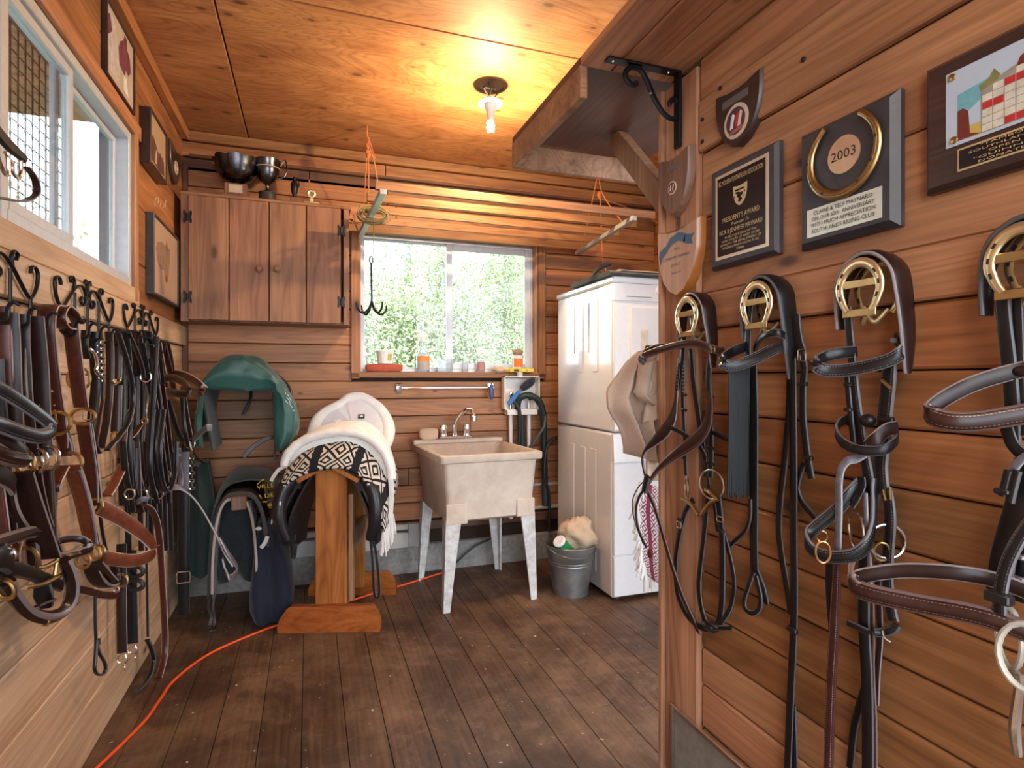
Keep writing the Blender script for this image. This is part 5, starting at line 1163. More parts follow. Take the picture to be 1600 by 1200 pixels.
e0 = c-X_*.0022+UPZ*(H2*.12); em = MB().prism([e0+RY*q.x+UPZ*q.y for q in shield(Wd*.29, H2*.52)], -X_*.0006).build('crest', M['gold_ink'], pe, 0)
b = MB(); e1 = e0-X_*.0007
for pol in ([(-.10, .80), (.10, .80), (.10, .72), (-.10, .72)], [(-.11, .66), (-.05, .68), (.02, .60), (.05, .62), (.07, .5), (.02, .42), (.05, .28), (.0, .16), (-.04, .22), (-.02, .36), (-.07, .44), (-.05, .54)], [(.08, .62), (.11, .64), (.10, .52)], [(.09, .46), (.10, .38), (.07, .36)], [(-.12, .52), (-.10, .44), (-.12, .40)]):
    b.prism([e1+RY*a*Wd+UPZ*q*H2*.52 for a, q in pol], -X_*.0004)
b.build('crest_print', M['black_plate'], em, 0)
t, c, w, h = plaque('horseshoe_plaque', 'dark plaque with a brass horseshoe and a round 2003 disc', 1246, 1400, (212, 390, 137, 354), .022, M['ebony'], .012)
hc = c+UPZ*h*.17+RY*(w*.02)
def shoe_path(c, a, b, up=1, n=24, sweep=2.5, gap=.5): 
    return [c+RY*a*math.sin(-sweep+2*sweep*i/n)+UPZ*up*b*math.cos(-sweep+2*sweep*i/n) for i in range(n+1)]
sp_ = [hc+RY*w*.345*math.sin(x)*(1-.08*max(0, abs(x)-1.8))-UPZ*h*.315*math.cos(x)*(1 if abs(x) < 1.6 else 1.0) for x in [-2.55+5.1*i/28 for i in range(29)]]
s0 = MB().strap([q-X_*.006 for q in sp_], [.013, .015, .017, .019, .020, .019, .017, .015, .013], .010, nrm=X_).build('horseshoe', M['brass_old'], t, 50)
MB().strap([q-X_*.0118 for q in sp_[2:-2]], .005, .002, nrm=X_).build('fuller_groove', plain('dark_brass', (.22, .14, .05), .5, .6), s0)
nl = MB()
for i in (5, 8, 11, 17, 20, 23): flat(nl, sp_[i]-X_*.0125, .004, .005, .002)
nl.build('nail_hole', M['black_ink'], s0, 0)['kind'] = 'stuff'
d0 = MB().lathe([(w*.165, 0), (w*.165, .002), (0, .0022)], hc-X_*.0, -X_, 40).build('disc', plain('copper_disc', (.70, .48, .32), .3, .7, .08), t, 30); line(d0, '2003', 0, 0, .026, w*.25, 'black_ink', ref=hc)
pc = c-UPZ*h*.30+RY*.0; b = MB(); flat(b, pc, w*.76, h*.235, .0012); pn = b.build('nameplate', M['silver_pl'], t, 0)
for i, (s_, f_) in enumerate((('CLAIRE & TELF MAYNARD', .60), ('ON OUR 60th  ANNIVERSARY', .64), ('WITH MUCH APPRECIATION', .66), ('SOUTHLANDS RIDING CLUB', .64))): line(pn, s_, 0, h*(.075-.05*i), .0115, w*f_, 'black_ink', ref=pc)
# photograph plaque, running out of the frame
xf = XR-.022; y0 = P(1443, 200, X=xf).y; zb = (P(1450, 302, X=xf).z+P(1590, 262, X=xf).z)/2; zt = P(1530, 66, X=xf).z+.0
w, h = .33, zt-zb; t = thing('photo_plaque', 'dark plaque with a jumping horse photograph and a black engraved plate', 'plaque', (XR-.001, y0-w/2, zb)); c = V((xf, y0-w/2, (zt+zb)/2))
b = MB(); b.loft([[c+X_*.021+RY*a*w/2+UPZ*e*h/2 for a, e in ((-1, -1), (1, -1), (1, 1), (-1, 1))], [c+X_*.008+RY*a*w/2+UPZ*e*h/2 for a, e in ((-1, -1), (1, -1), (1, 1), (-1, 1))], [c+RY*a*(w/2-.008)+UPZ*e*(h/2-.008) for a, e in ((-1, -1), (1, -1), (1, 1), (-1, 1))]]); fixnormals(b.build('board', M['walnut'], t, 20))
def wp(u, v, off): q = P(u, v, X=xf-off); return q
px0 = wp(1478, 118, .001); pb = wp(1487, 230, .001); pz1 = px0.z; pz0 = pb.z
pwid = (px0.y-(y0-w+.03)); pcx = V((xf, px0.y-pwid/2, (pz0+pz1)/2)); ph2 = pz1-pz0
b = MB(); flat(b, pcx, pwid, ph2, .001); ph = b.build('photo_print', plain('pale_blue_print', (.46, .56, .68), .35, nz=.04, sc_=8, bp=0), t, 0)
def pp(a, e, off=.0012): return V((xf-off, px0.y-a*pwid, pz0+e*ph2))
def patch(pol, mat, off=.0012, nm='print_patch'): return MB().prism([pp(a, e, off) for a, e in pol], -X_*.0002).build(nm, mat, ph, 0)
C_ = lambda n, c: plain(n, c, .5, nz=.15, sc_=60, bp=0)
pcol = {'teal': C_('print_teal', (.16, .42, .50)), 'brown': C_('print_bay', (.16, .030, .022)), 'cream': C_('print_cream', (.62, .60, .50)), 'red': C_('print_red', (.46, .03, .03)), 'hay': C_('print_yellow', (.50, .38, .10)), 'grn': C_('print_green', (.20, .20, .07)), 'dk': C_('print_dark', (.03, .015, .02)), 'wh': C_('print_white', (.74, .76, .78))}
patch([(.07, .38), (.07, .66), (.25, .72), (.22, .52), (.13, .40)], pcol['teal']); patch([(.07, .05), (.07, .44), (.10, .46), (.13, .40), (.14, .1), (.2, .05)], pcol['brown'], .0014); patch([(.13, .04), (.13, .2), (.20, .2), (.20, .04)], pcol['hay'], .0013)
bl_ = [(.205+.058*i, .05+.095*j) for j in range(7) for i in range(4)]
patch([(.20, .04), (.20, .62), (.27, .66), (.36, .72), (.445, .74), (.445, .04)], C_('print_mortar', (.30, .28, .24)), .0013)
for k, (a, e) in enumerate(bl_):
    if e+.09 > .58+.13*(a-.2)/.05*.35: continue
    patch([(a+.002, e), (a+.002, e+.085), (a+.054, e+.088), (a+.054, e+.003)], pcol['red'] if (k*7) % 10 in (1, 4) else pcol['cream'], .0015, 'print_block')
patch([(.20, .58), (.19, .66), (.24, .70), (.27, .80), (.30, .70), (.29, .64)], pcol['grn'], .0016)
patch([(.38, .70), (.40, .80), (.47, .88), (.58, .92), (.66, .90), (.78, .93), (.84, .86), (.80, .78), (.66, .74), (.60, .66), (.57, .70), (.52, .72), (.46, .62), (.44, .70)], pcol['brown'], .0017, 'print_horse')
patch([(.78, .88), (.84, 1.0), (.93, .99), (.97, .90), (.90, .86), (.86, .92), (.82, .82)], pcol['brown'], .0017, 'print_horse'); patch([(.57, .86), (.54, .94), (.58, .97), (.62, .93), (.60, .86)], pcol['wh'], .0019); patch([(.62, .90), (.66, .98), (.72, .98), (.74, .91)], pcol['wh'], .0019); patch([(.71, .97), (.71, 1.0), (.75, 1.0), (.76, .97)], pcol['dk'], .0019)
for a, e, l in ((.46, .55, .5), (.46, .48, .5)): patch([(a, e), (a, e+.012), (a+l, e+.05), (a+l, e+.035)], pcol['dk'], .0014)
for k in range(3): patch([(.45, .10+.12*k), (.45, .17+.12*k), (.97, .25+.12*k), (.97, .17+.12*k)], pcol['hay'], .0014)
for k in range(3): patch([(.45, .175+.12*k), (.45, .195+.12*k), (.97, .275+.12*k), (.97, .26+.12*k)], pcol['dk'], .0015)
for a, e in ((.04, .93), (.05, .08)): MB().lathe([(.006, 0), (.005, .003), (0, .004)], pp(a, e), -X_, 14).build('screw_cap', M['brass_old'], t)
q = wp(1497, 234, 0); e2 = wp(1500, 268, 0); nw = q.y-(y0-w+.035); nh = q.z-e2.z; nc = V((xf, q.y-nw/2, (q.z+e2.z)/2))
b = MB(); flat(b, nc, nw, nh, .0012); np_ = b.build('gold_border', M['gold_ink'], t, 0); b = MB(); flat(b, nc-X_*.0011, nw-.006, nh-.006, .001); nb = b.build('engraved_plate', M['black_plate'], t, 0)
for i, (s_, f_) in enumerate((('"TAMBOURINE" TROPHY', .72), ('SOUTHLANDS SUMMER SHOW', .86), ('OPEN DERBY CLASS', .62), ('"GUINNESS" - TROPHY', .80), ('DONATED BY: MRS. C. M.', .74))): line(nb, s_, 0, nh*(.34-.17*i), nh*.135, nw*f_, ref=nc)
# ---------------- shields
def shield_plaque(lab, cen, w, h, th, mat, edge, rot=0, k=.06):
    t = thing('shield_plaque', lab, 'plaque', (XR-.001, cen.y, cen.z)); pr_ = shield(w, h); cr, sr_ = math.cos(rot), math.sin(rot)
    f = lambda q, d, s=1: cen+RY*((q.x*cr-(q.y-h/2)*sr_)*s)+UPZ*((q.x*sr_+(q.y-h/2)*cr)*s+h/2)-X_*d
    b = MB(); b.loft([[f(q, .0) for q in pr_], [f(q, th*.6) for q in pr_], [f(q, th, 1-k) for q in pr_]], caps=True); fixnormals(b.build('shield_board', edge, t, 30))
    fc = MB().prism([f(q, th, 1-k-.004) for q in pr_], -X_*.0008).build('shield_face', mat, t, 0); return t, f, fc
def medal(t, c, r, pcs=True):
    m0 = MB().lathe([(r, 0), (r, .002), (0, .0025)], c, -X_, 32).build('medallion', plain('cream_medallion', (.62, .50, .38), .5, nz=.08), t, 30)
    MB().lathe([(r*.78, .002), (r*.78, .003), (0, .003)], c, -X_, 32).build('medallion_ground', C_('medal_ground', (.09, .03, .05)), m0, 30)
    for sx, mt in ((-.25, pcol['wh']), (.15, pcol['red']), (.38, pcol['cream'])): 
        MB().prism([c-X_*.003+RY*(sx+a)*r+UPZ*e*r for a, e in ((-.2, -.4), (.05, -.35), (.1, 0), (.2, .35), (.02, .5), (-.12, .2), (-.16, -.1))], -X_*.0004).build('rider_print', mt, m0, 0)
    MB().prism([c-X_*.003+RY*a*r+UPZ*e*r for a, e in ((-.5, -.72), (.6, -.62), (.55, -.40), (-.45, -.52))], -X_*.0005).build('medal_ribbon', plain('medal_red', (.40, .10, .10), .5), m0, 0)
q0 = Wp(1117, 162, .02); tip = Wp(1152, 228, .02); q1 = Wp(1189, 105, .02); wS = q0.y-q1.y; cen = V((XR-.001, tip.y-.0, tip.z)); hS = (q0.z+q1.z)/2-tip.z
t, f, fc = shield_plaque('dark brown shield plaque with a red and white medallion above the award plaque', V((XR-.001, (q0.y+q1.y)/2, tip.z)), wS, hS*1.06, .019, M['walnut'], M['walnut'])
medal(t, f(V((0, hS*.42, 0)), .020), wS*.26); mp_ = f(V((-.005, hS*.80, 0)), .0198); b = MB(); flat(b, mp_, wS*.56, hS*.13, .001); nn_ = b.build('nameplate', M['grey_pl'], t, 0); 
q0 = Wp(1030, 258, .03); tip = Wp(1057, 337, .03); q1 = Wp(1079, 229, .03)
t, f, fc = shield_plaque('mid brown wooden shield plaque with a tiny medallion on the post', V((XR-.013, (q0.y+q1.y)/2, tip.z)), q0.y-q1.y, ((q0.z+q1.z)/2-tip.z)*1.05, .022, M['walnut2'], M['walnut2'])
hS = (q0.z+q1.z)/2-tip.z; medal(t, f(V((0, hS*.47, 0)), .0228), .019); mp_ = f(V((0, hS*.80, 0)), .0228); b = MB(); flat(b, mp_, .052, .016, .001); b.build('nameplate', M['grey_pl'], t, 0)
q0 = Wp(1030, 376, .03); tip = Wp(1056, 466, .03); q1 = Wp(1093, 332, .03); wS = q0.y-q1.y; hS = (q0.z+q1.z)/2-tip.z
t, f, fc = shield_plaque('pale shield plaque with a painted blue ribbon and honey varnished edge on the post', V((XR-.013, (q0.y+q1.y)/2-.004, tip.z)), wS*1.02, hS*1.03, .026, M['oakpl'], M['honey'])
rb = [(-.42, .70), (-.36, .76), (-.30, .80), (-.22, .76)]
fr_ = lambda a, e, d=.0270: f(V((a*wS, e*hS, 0)), d)
for nm, pol in (('ribbon', [(-.27, .76), (-.14, .87), (.06, .91), (.22, .86), (.22, .74), (.05, .79), (-.12, .76), (-.27, .66)]), ('ribbon_end', [(-.44, .63), (-.42, .72), (-.28, .77), (-.26, .66), (-.34, .62), (-.40, .52)]), ('ribbon_end', [(.22, .85), (.36, .82), (.44, .82), (.36, .76), (.40, .68), (.28, .70), (.17, .74)])):
    MB().prism([fr_(a, e) for a, e in pol], -X_*.0006).build(nm, M['ribbon'], t, 0)
for s_, e, sz, ff, mt in (('INTERNATIONAL', .95, .008, .42, 'black_ink'), ('1995', .68, .012, .17, 'black_ink'), ('COMBINED TRAINING', .57, .011, .66, 'blue_ink'), ('EVENT', .46, .011, .22, 'blue_ink'), ('WON BY', .35, .008, .26, 'blue_ink')): line(fc, s_, 0, 0, sz, wS*ff, mt, ref=fr_(0, e), off=.0004)
# ------------------------------------------------------------------ horseshoe bridle brackets
HOOK_Y, HOOK_Z = (1.2955, 1.043, .7863, .532), 1.417
t = hk0 = thing('bridle_bracket', 'brass horseshoe bridle bracket nearest the partition post', 'bracket', (XR, HOOK_Y[0], HOOK_Z), 'horseshoe bridle brackets')
def shoe_mesh(x, s, th):
    c = V((x, HOOK_Y[0], HOOK_Z)); p = []
    for i in range(33):
        a = -2.42+4.84*i/32; r = 1-.10*max(0, abs(a)-1.4); p.append(c+RY*.040*s*math.sin(a)*r*(1.04 if abs(a) < 1.7 else 1)+UPZ*(.050*s*math.cos(a)-.004))
    return p, MB().strap(p, [.012*s, .015*s, .017*s, .018*s, .018*s, .018*s, .017*s, .015*s, .012*s], th, nrm=X_)
def holes(p, x, mat, par):
    b = MB()
    for i in (4, 7, 10, 22, 25, 28):
        d = (p[i+1]-p[i-1]).normalized(); n_ = d.cross(X_); q = V((x, p[i].y, p[i].z)); b.obox(q, d*.0042, n_*.0018, X_*.0012)
    o = b.build('nail_slot', mat, par, 0); o['kind'] = 'stuff'; return o
p, b = shoe_mesh(XR-.060, 1, .007); s1 = b.build('front_shoe', M['brass'], t, 50); holes(p, XR-.0632, M['black_ink'], s1)
p, b = shoe_mesh(XR-.010, 1.06, .007); s2 = b.build('back_shoe', M['brass'], t, 50); holes(p, XR-.0142, M['black_ink'], s2)
for dz in (.008, -.045): MB().box((XR-.062, HOOK_Y[0]-.034+.0, HOOK_Z+dz-.007), (XR-.058, HOOK_Y[0]+.034, HOOK_Z+dz+.007), .001).build('cross_strip', M['brass_old'], t, 0)
for dz in (.008, -.045):
    MB().box((XR-.06, HOOK_Y[0]-.008, HOOK_Z+dz-.006), (XR-.012, HOOK_Y[0]+.008, HOOK_Z+dz+.006), .001).build('spacer_arm', M['brass'], t, 0)
MB().tube(sm([(XR-.02, HOOK_Y[0]-.025, HOOK_Z-.04), (XR-.035, HOOK_Y[0]-.012, HOOK_Z-.062), (XR-.04, HOOK_Y[0], HOOK_Z-.05), (XR-.035, HOOK_Y[0]+.012, HOOK_Z-.062), (XR-.02, HOOK_Y[0]+.025, HOOK_Z-.045)], 4), .0045, 8).build('cast_scroll', M['brass'], t)
for i, lb in ((1, 'brass horseshoe bridle bracket holding the fringed black bridle'), (2, 'brass horseshoe bridle bracket below the horseshoe plaque'), (3, 'brass horseshoe bridle bracket holding the large brown bridle')): dup(hk0, (0, HOOK_Y[i]-HOOK_Y[0], 0), lb)
# ------------------------------------------------------------------ bridles on the right
def ST(t, name, mat, w, code, s, th=.0045, f=Wp, dd=.03, k=4, bulge=0, closed=False):
    p = sm(pts(s, f, dd), k, closed); a = dict(nrm=X_) if code == 'w' else dict(wide=Z_) if code == 'z' else dict(wide=X_) if code == 'x' else dict(wide=Y_)
    return MB().strap(p, w, th, bulge=bulge, closed=closed, **a).build(name, M[mat] if isinstance(mat, str) else mat, t, 50)
def crown(t, i, mat, w, x, r=.062, dn=(-.03, -.10), th=.007, yoff=0):
    y, z = HOOK_Y[i]+yoff, HOOK_Z
    p = [V((x, y+r*.98, z+dn[0]-.02)), V((x, y+r*.96, z)), V((x, y+r*.72, z+r*.62)), V((x, y+r*.2, z+r*.98)), V((x, y-r*.35, z+r*.95)), V((x, y-r*.85, z+r*.5)), V((x, y-r*1.02, z-.01)), V((x+.004, y-r*1.10, z+dn[1]+.02)), V((x+.008, y-r*1.05, z+dn[1]-.045))]
    return MB().strap(sm(p, 5), [w*.55, w*.8, w, w, w, w, w*.95, w*.75, w*.34], th, wide=X_, bulge=.5).build('crown_piece', M[mat], t, 60)
def RING(t, name, mat, u, v, R0, r, d=.03, nrm=(1, .3, 0), sq=(1, 1), f=Wp): return MB().ring(f(u, v, d), nrm, R0, r, 22, 8, sq, Z_).build(name, M[mat], t)
def BUCK(t, mat, u, v, w, h, d=.035, f=Wp, nrm=Y_): return MB().rectring(f(u, v, d), nrm*w, Z_*h, .0018).build('buckle', M[mat], t)
def KEEP(t, mat, u, v, w, d=.033, f=Wp, h=.008, th=.009): mat = {'blk': 'blkp', 'greystrap': 'grey_pl'}.get(mat, mat); return MB().obox(f(u, v, d), Y_*w/2, Z_*h/2, X_*th/2, .002).build('keeper', M[mat], t)
def BOTT(s): return s
# --- bridle 1
t = thing('bridle', 'dark havana bridle with brass cheeked bit hanging by the partition post', 'bridle', (XR-.03, HOOK_Y[0], .9), 'bridles on the brass brackets')
crown(t, 0, 'dkbr', .046, XR-.034, .060, (-.06, -.09))
ST(t, 'browband', 'dkst', .020, 'z', '1131,547,.015 1122,548,.03 1108,543,.05 1085,536,.07 1060,539,.085 1030,547,.10 1009,555,.12 1002,561,.13 1008,567,.12', .007)
ST(t, 'browband', 'dkbr', .020, 'z', '1008,567,.12 1002,560,.13 1010,550,.11 1028,543,.09 1045,541,.05 1062,541,.03', .007)
BUCK(t, 'chrome', 1114, 545, .007, .008, .048)
ST(t, 'cheek_strap', 'blk', .022, 'w', '1068,530,.05 1066,560,.045 1062,590,.04 1058,615,.04', .005)
ST(t, 'cheek_strap', 'blk', .015, 'w', '1068,560,.04 1068,590,.04 1067,620,.04 1070,680,.04 1071,715,.04 1072,742,.04', .006)
ST(t, 'cheek_strap', 'blk', .015, 'w', '1062,560,.044 1058,600,.044 1057,618,.044', .004)
hl = MB()
for k in range(8): 
    for u in (1058.5, 1067.5): hl.ell(Wp(u-.1*k, 572+k*5.6, .046), .0012, .0012, .0012, 6, 4)
hl.build('punch_hole', M['silver_pl'], t)['kind'] = 'stuff'
ST(t, 'throat_latch', 'blk', .020, 'w', '1079,545,.03 1083,590,.025 1090,640,.025 1097,690,.025 1101,720,.025 1102,745,.025')
ST(t, 'cheek_strap', 'blkst', .022, 'w', '1109,560,.03 1107,600,.03 1110,650,.03 1111,700,.03 1110,745,.03', .006)
for v in (620, 700, 725): KEEP(t, 'blk', 1110, v, .025)
for v in (617, 641, 715): KEEP(t, 'blk', 1069, v, .018, .04)
ST(t, 'noseband', 'dkbr', [.012, .016, .035, .042, .030, .014, .010, .010, .012], 'w', '1058,610,.045 1056,628,.05 1051,652,.06 1040,672,.07 1022,690,.08 1009,703,.09 1004,718,.095 1007,738,.1 1012,752,.1', .006)
ST(t, 'noseband', 'dkst', [.022, .026, .036, .040, .036, .026, .018, .014, .012], 'w', '1109,612,.035 1109,640,.04 1104,665,.045 1090,685,.055 1070,700,.065 1048,716,.075 1030,732,.085 1018,748,.095 1013,757,.1', .008, bulge=.3)
ST(t, 'nose_junction', 'blk', .026, 'w', '1012,744,.104 1009,758,.104 1007,768,.104', .010)
ST(t, 'flash_strap', 'blk', .014, 'w', '1048,668,.07 1058,672,.06 1075,682,.05 1092,695,.035 1104,715,.025', .006)
ST(t, 'flash_strap', 'blk', .014, 'w', '1114,676,.03 1125,681,.025 1139,687,.02', .006)
ST(t, 'curb_strap', 'blk', .010, 'w', '1006,766,.10 999,776,.10 994,795,.095 996,820,.09 1004,843,.085 1010,855,.085')
MB().ell(Wp(1016, 865, .085), .006, .013, .014).build('strap_tip', plain('oxblood_tip', (.13, .015, .012), .5), t)
MB().tube(sm(pts('1011,748,.1 997,762,.09 988,785,.08 992,815,.07 1005,850,.08', Wp), 5), .0018, 6).build('cord_loop', M['blkp'], t)
ST(t, 'rein', 'dkst', .015, 'w', '1011,766,.10 1020,785,.09 1030,815,.08 1040,850,.07 1052,890,.06 1066,930,.045 1080,962,.035 1090,984,.03 1091,988,.028', .005)
RING(t, 'bit_ring', 'steel', 1073, 762, .030, .0028, .05, (.9, -.45, 0), (1, .8)); RING(t, 'bit_ring', 'steel', 1112, 757, .036, .0030, .055, (.95, .25, 0))
for a, e, g in ((1066, 780, 1092), (1122, 780, 1096)):
    MB().tube(sm(pts('%d,%d,.055 %d,%d,.06 %d,%d,.062' % (a, e, (a+g)/2, e+7, g, 805), Wp), 4), [.005, .006, .005], 8).build('bit_cheek', M['brass_old'], t)
MB().tube(sm(pts('1102,765,.06 1110,770,.06 1122,781,.055', Wp), 4), [.004, .007, .004], 8).build('bit_cheek', M['brass_old'], t)
ST(t, 'rein', 'blk', .019, 'w', '1083,782,.05 1072,797,.045 1064,825,.04 1057,865,.035 1056,900,.03 1060,930,.03 1070,955,.03 1082,970,.03 1096,980,.03 1106,982,.03', .006)
BUCK(t, 'chrome', 1061, 820, .010, .008, .047); KEEP(t, 'blk', 1063, 812, .022, .045)
ST(t, 'rein', 'blk', .018, 'w', '1107,760,.045 1105,785,.04 1101,830,.035 1095,880,.03 1092,915,.03 1095,945,.03 1101,968,.03 1107,982,.03', .005)
ST(t, 'rein', 'blk', .021, 'w', '1122,775,.05 1125,800,.045 1128,840,.035 1129,890,.03 1128,940,.03 1125,966,.03 1122,978,.03', .006)
BUCK(t, 'chrome', 1125, 811, .012, .006, .05); KEEP(t, 'blk', 1126, 830, .022, .045)
ST(t, 'rein', 'blk', .014, 'w', '1130,830,.03 1137,855,.025 1145,890,.025 1147,920,.025 1141,950,.025 1130,968,.03 1122,978,.035', .005)
ST(t, 'rein', 'blk', .012, 'w', '1102,720,.03 1108,760,.025 1116,790,.025 1121,830,.025', .004)
for k, (u, v, a) in enumerate(((1108, 980, .014), (1118, 977, .016), (1112, 982, .012))): MB().ring(Wp(u, v, .035), (.5, .3*(k-1), 1), a, .006, 16, 8).build('knot', M['blkp'], t)
ST(t, 'strap_end', 'blk', .012, 'w', '1112,981,.04 1128,981,.04 1142,981,.035', .006); ST(t, 'strap_end', 'blk', .006, 'w', '1090,977,.03 1098,977,.03 1106,979,.03', .004)
# --- bridle 2
t = thing('bridle', 'black bridle with a long cord fringe on the browband', 'bridle', (XR-.03, HOOK_Y[1], .9), 'bridles on the brass brackets')
crown(t, 1, 'blk', .050, XR-.034, .062, (-.05, -.12), .009)
ST(t, 'crown_tail', 'blk', [.05, .035, .024], 'w', '1236,495,.03 1244,530,.025 1256,560,.02', .007)
ST(t, 'browband', 'blkst', .026, 'z', '1243,532,.02 1230,538,.035 1205,548,.055 1180,560,.075 1155,570,.10 1138,571,.12 1129,567,.13 1131,562,.13', .007)
ST(t, 'browband', 'blk', .024, 'z', '1131,564,.13 1130,559,.12 1142,551,.09 1160,543,.06 1172,541,.03', .006)
ST(t, 'browband_loop', 'blk', .018, 'z', '1179,547,.03 1186,532,.05 1198,523,.065 1212,520,.065 1224,524,.05 1232,534,.03', .007)
ST(t, 'cheek_strap', 'blk', .020, 'w', '1178,452,.04 1172,480,.042 1169,515,.045 1168,560,.05', .005)
fr = MB(); rr = random.Random(2)
for k in range(26):
    u = 1139+33*k/25; d = .115-.085*(k/25); e = 775+rr.uniform(-6, 3); fr.tube([Wp(u, 574, d), Wp(u+rr.uniform(-1, 1), 650, d-.006), Wp(u+rr.uniform(-1.5, 1.5)-.5, e, d-.012)], .0026, 5)
fr.build('fringe', M['fringe'], t)['kind'] = 'stuff'
ST(t, 'cheek_strap', 'blk', .026, 'w', '1176,570,.03 1178,640,.03 1178,720,.03 1178,800,.025 1178,850,.025 1179,897,.025')
ST(t, 'strap_end', 'blk', .012, 'w', '1172,780,.03 1172,805,.03 1166,827,.03 1152,842,.025 1140,853,.02', .006)
ST(t, 'loop_end', 'blk', .013, 'w', '1178,893,.03 1170,915,.035 1163,938,.035 1166,953,.035 1177,958,.035 1187,950,.03 1188,930,.03 1181,900,.03', .006)
ST(t, 'loop_end', 'blk', [.018, .03, .012], 'w', '1181,890,.025 1190,920,.025 1199,944,.02', .006)
ST(t, 'rein', 'blk', .020, 'w', '1238,560,.03 1239,640,.03 1240,740,.03 1240,840,.03 1241,920,.03 1240,985,.03 1237,1050,.03 1233,1140,.03 1230,1230,.03 1232,1290,.03 1244,1290,.028 1241,1200,.025 1238,1100,.022')
ST(t, 'rein', 'blk', .018, 'w', '1234,570,.025 1233,640,.025 1226,720,.025 1219,780,.025 1217,830,.025 1223,880,.025 1231,925,.025 1236,960,.027')
KEEP(t, 'blk', 1238, 984, .026, .033, h=.012)
ST(t, 'throat_latch', 'blk', .018, 'w', '1252,550,.025 1257,575,.025 1255,605,.025 1255,650,.025 1259,690,.025 1263,720,.025 1268,748,.025', .007)
BUCK(t, 'chrome', 1253, 555, .01, .012, .03); KEEP(t, 'blk', 1254, 600, .024, .028); KEEP(t, 'blk', 1262, 715, .026, .028)
ST(t, 'rein', 'blk', .014, 'w', '1256,725,.02 1249,745,.02 1246,765,.02 1254,785,.02 1266,800,.02 1278,814,.02', .007)
# --- bridle 3
t = thing('bridle', 'black bridle with a brown rubber grip rein below the horseshoe plaque', 'bridle', (XR-.03, HOOK_Y[2], .9), 'bridles on the brass brackets')
crown(t, 2, 'dkbr', .046, XR-.034, .062, (-.05, -.11), .009)
ST(t, 'cheek_strap', 'blk', .017, 'w', '1324,480,.045 1326,510,.045 1330,550,.045 1333,590,.045', .005)
ST(t, 'browband', 'blkst', .024, 'z', '1399,528,.02 1408,537,.03 1408,549,.04 1395,560,.05 1365,570,.065 1325,578,.08 1292,579,.10 1276,573,.115 1278,566,.115', .008)
ST(t, 'browband', 'blk', .022, 'z', '1278,570,.115 1277,563,.11 1290,557,.09 1312,552,.07 1338,549,.04', .007)
MB().box(Wp(1394, 528, .05), Wp(1404, 536, .03)).build('browband_end', M['grey_pl'], t, 0)
ST(t, 'cheek_strap', 'blkst', .022, 'w', '1332,580,.045 1336,620,.045 1342,660,.04 1348,700,.04 1356,740,.035 1362,775,.03', .008)
ST(t, 'cheek_strap', 'blk', .012, 'w', '1323,585,.05 1326,620,.05 1329,650,.05 1333,690,.045', .005)
for v in (601, 640): KEEP(t, 'blk', 1325, v, .016, .053)
ST(t, 'cheek_strap', 'blkst', .028, 'w', '1390,570,.03 1388,600,.03 1384,640,.03 1380,690,.03 1376,730,.03 1380,770,.03', .010)
MB().tube(pts('1393,608,.05 1378,594,.05', Wp), .003, 6).build('buckle', M['brass_old'], t); KEEP(t, 'blk', 1384, 655, .03, .036)
ST(t, 'flash_strap', 'blk', .018, 'z', '1326,654,.035 1313,660,.055 1307,671,.075 1312,686,.085 1327,698,.085 1350,704,.08 1380,703,.065 1397,692,.045 1402,684,.03', .005)
ST(t, 'flash_strap', 'dkbr', .024, 'z', '1402,668,.03 1385,672,.05 1370,685,.065 1358,697,.07', .005)
MB().ell(Wp(1356, 657, .04), .012, .014, .012).build('rolled_keeper', M['blkp'], t)
for u, v in ((1316, 684), (1330, 695)): MB().ell(Wp(u, v, .088), .0015, .002, .002, 6, 4).build('punch_hole', M['black_ink'], t)
ST(t, 'rein', 'greystrap', .015, 'w', '1350,710,.06 1338,717,.07 1325,720,.08 1315,732,.085 1311,755,.085 1311,790,.085 1310,830,.085 1309,866,.08', .005)  # shiny brown-black leather, its pale sheen put into the strap colour
ST(t, 'rein', 'rubber', [.013, .018, .022, .022, .022, .022, .022], 'w', '1309,862,.08 1308,890,.075 1306,930,.07 1304,970,.065 1302,1010,.06 1299,1060,.055 1296,1140,.05 1294,1230,.05 1296,1290,.05', .007)
ST(t, 'rein', 'blk', .018, 'w', '1297,870,.075 1296,910,.07 1298,950,.065 1301,985,.06 1302,1010,.057', .005)
ST(t, 'noseband', 'blkst', .024, 'z', '1345,752,.03 1330,768,.05 1312,792,.065 1285,815,.085 1266,832,.10 1262,846,.11 1270,860,.11 1292,869,.105 1318,870,.095 1340,864,.08 1356,848,.065 1363,825,.05 1365,800,.04 1366,770,.035 1368,748,.03', .009, bulge=.4)
ST(t, 'noseband_strap', 'blk', .016, 'w', '1346,745,.04 1347,760,.04 1340,775,.05 1330,790,.055')
RING(t, 'dee_ring', 'brass_old', 1286, 863, .015, .0022, .118, (.6, .8, 0), (1.3, .8)); RING(t, 'dee_ring', 'brass_old', 1284, 838, .010, .002, .08, (.6, .8, 0))
RING(t, 'bit_ring', 'steel', 1338, 828, .033, .0026, .05, (.9, -.5, 0)); RING(t, 'bit_ring', 'steel', 1386, 846, .030, .0028, .03, (.5, .9, 0)); RING(t, 'dee_ring', 'brass_old', 1378, 862, .017, .0022, .04, (.6, .7, .2), (1, .7))
MB().tube(sm(pts('1334,868,.05 1330,890,.05 1329,905,.05 1336,911,.05', Wp), 4), [.007, .005, .004, .006], 8).build('bit_mouthpiece', M['steel'], t)
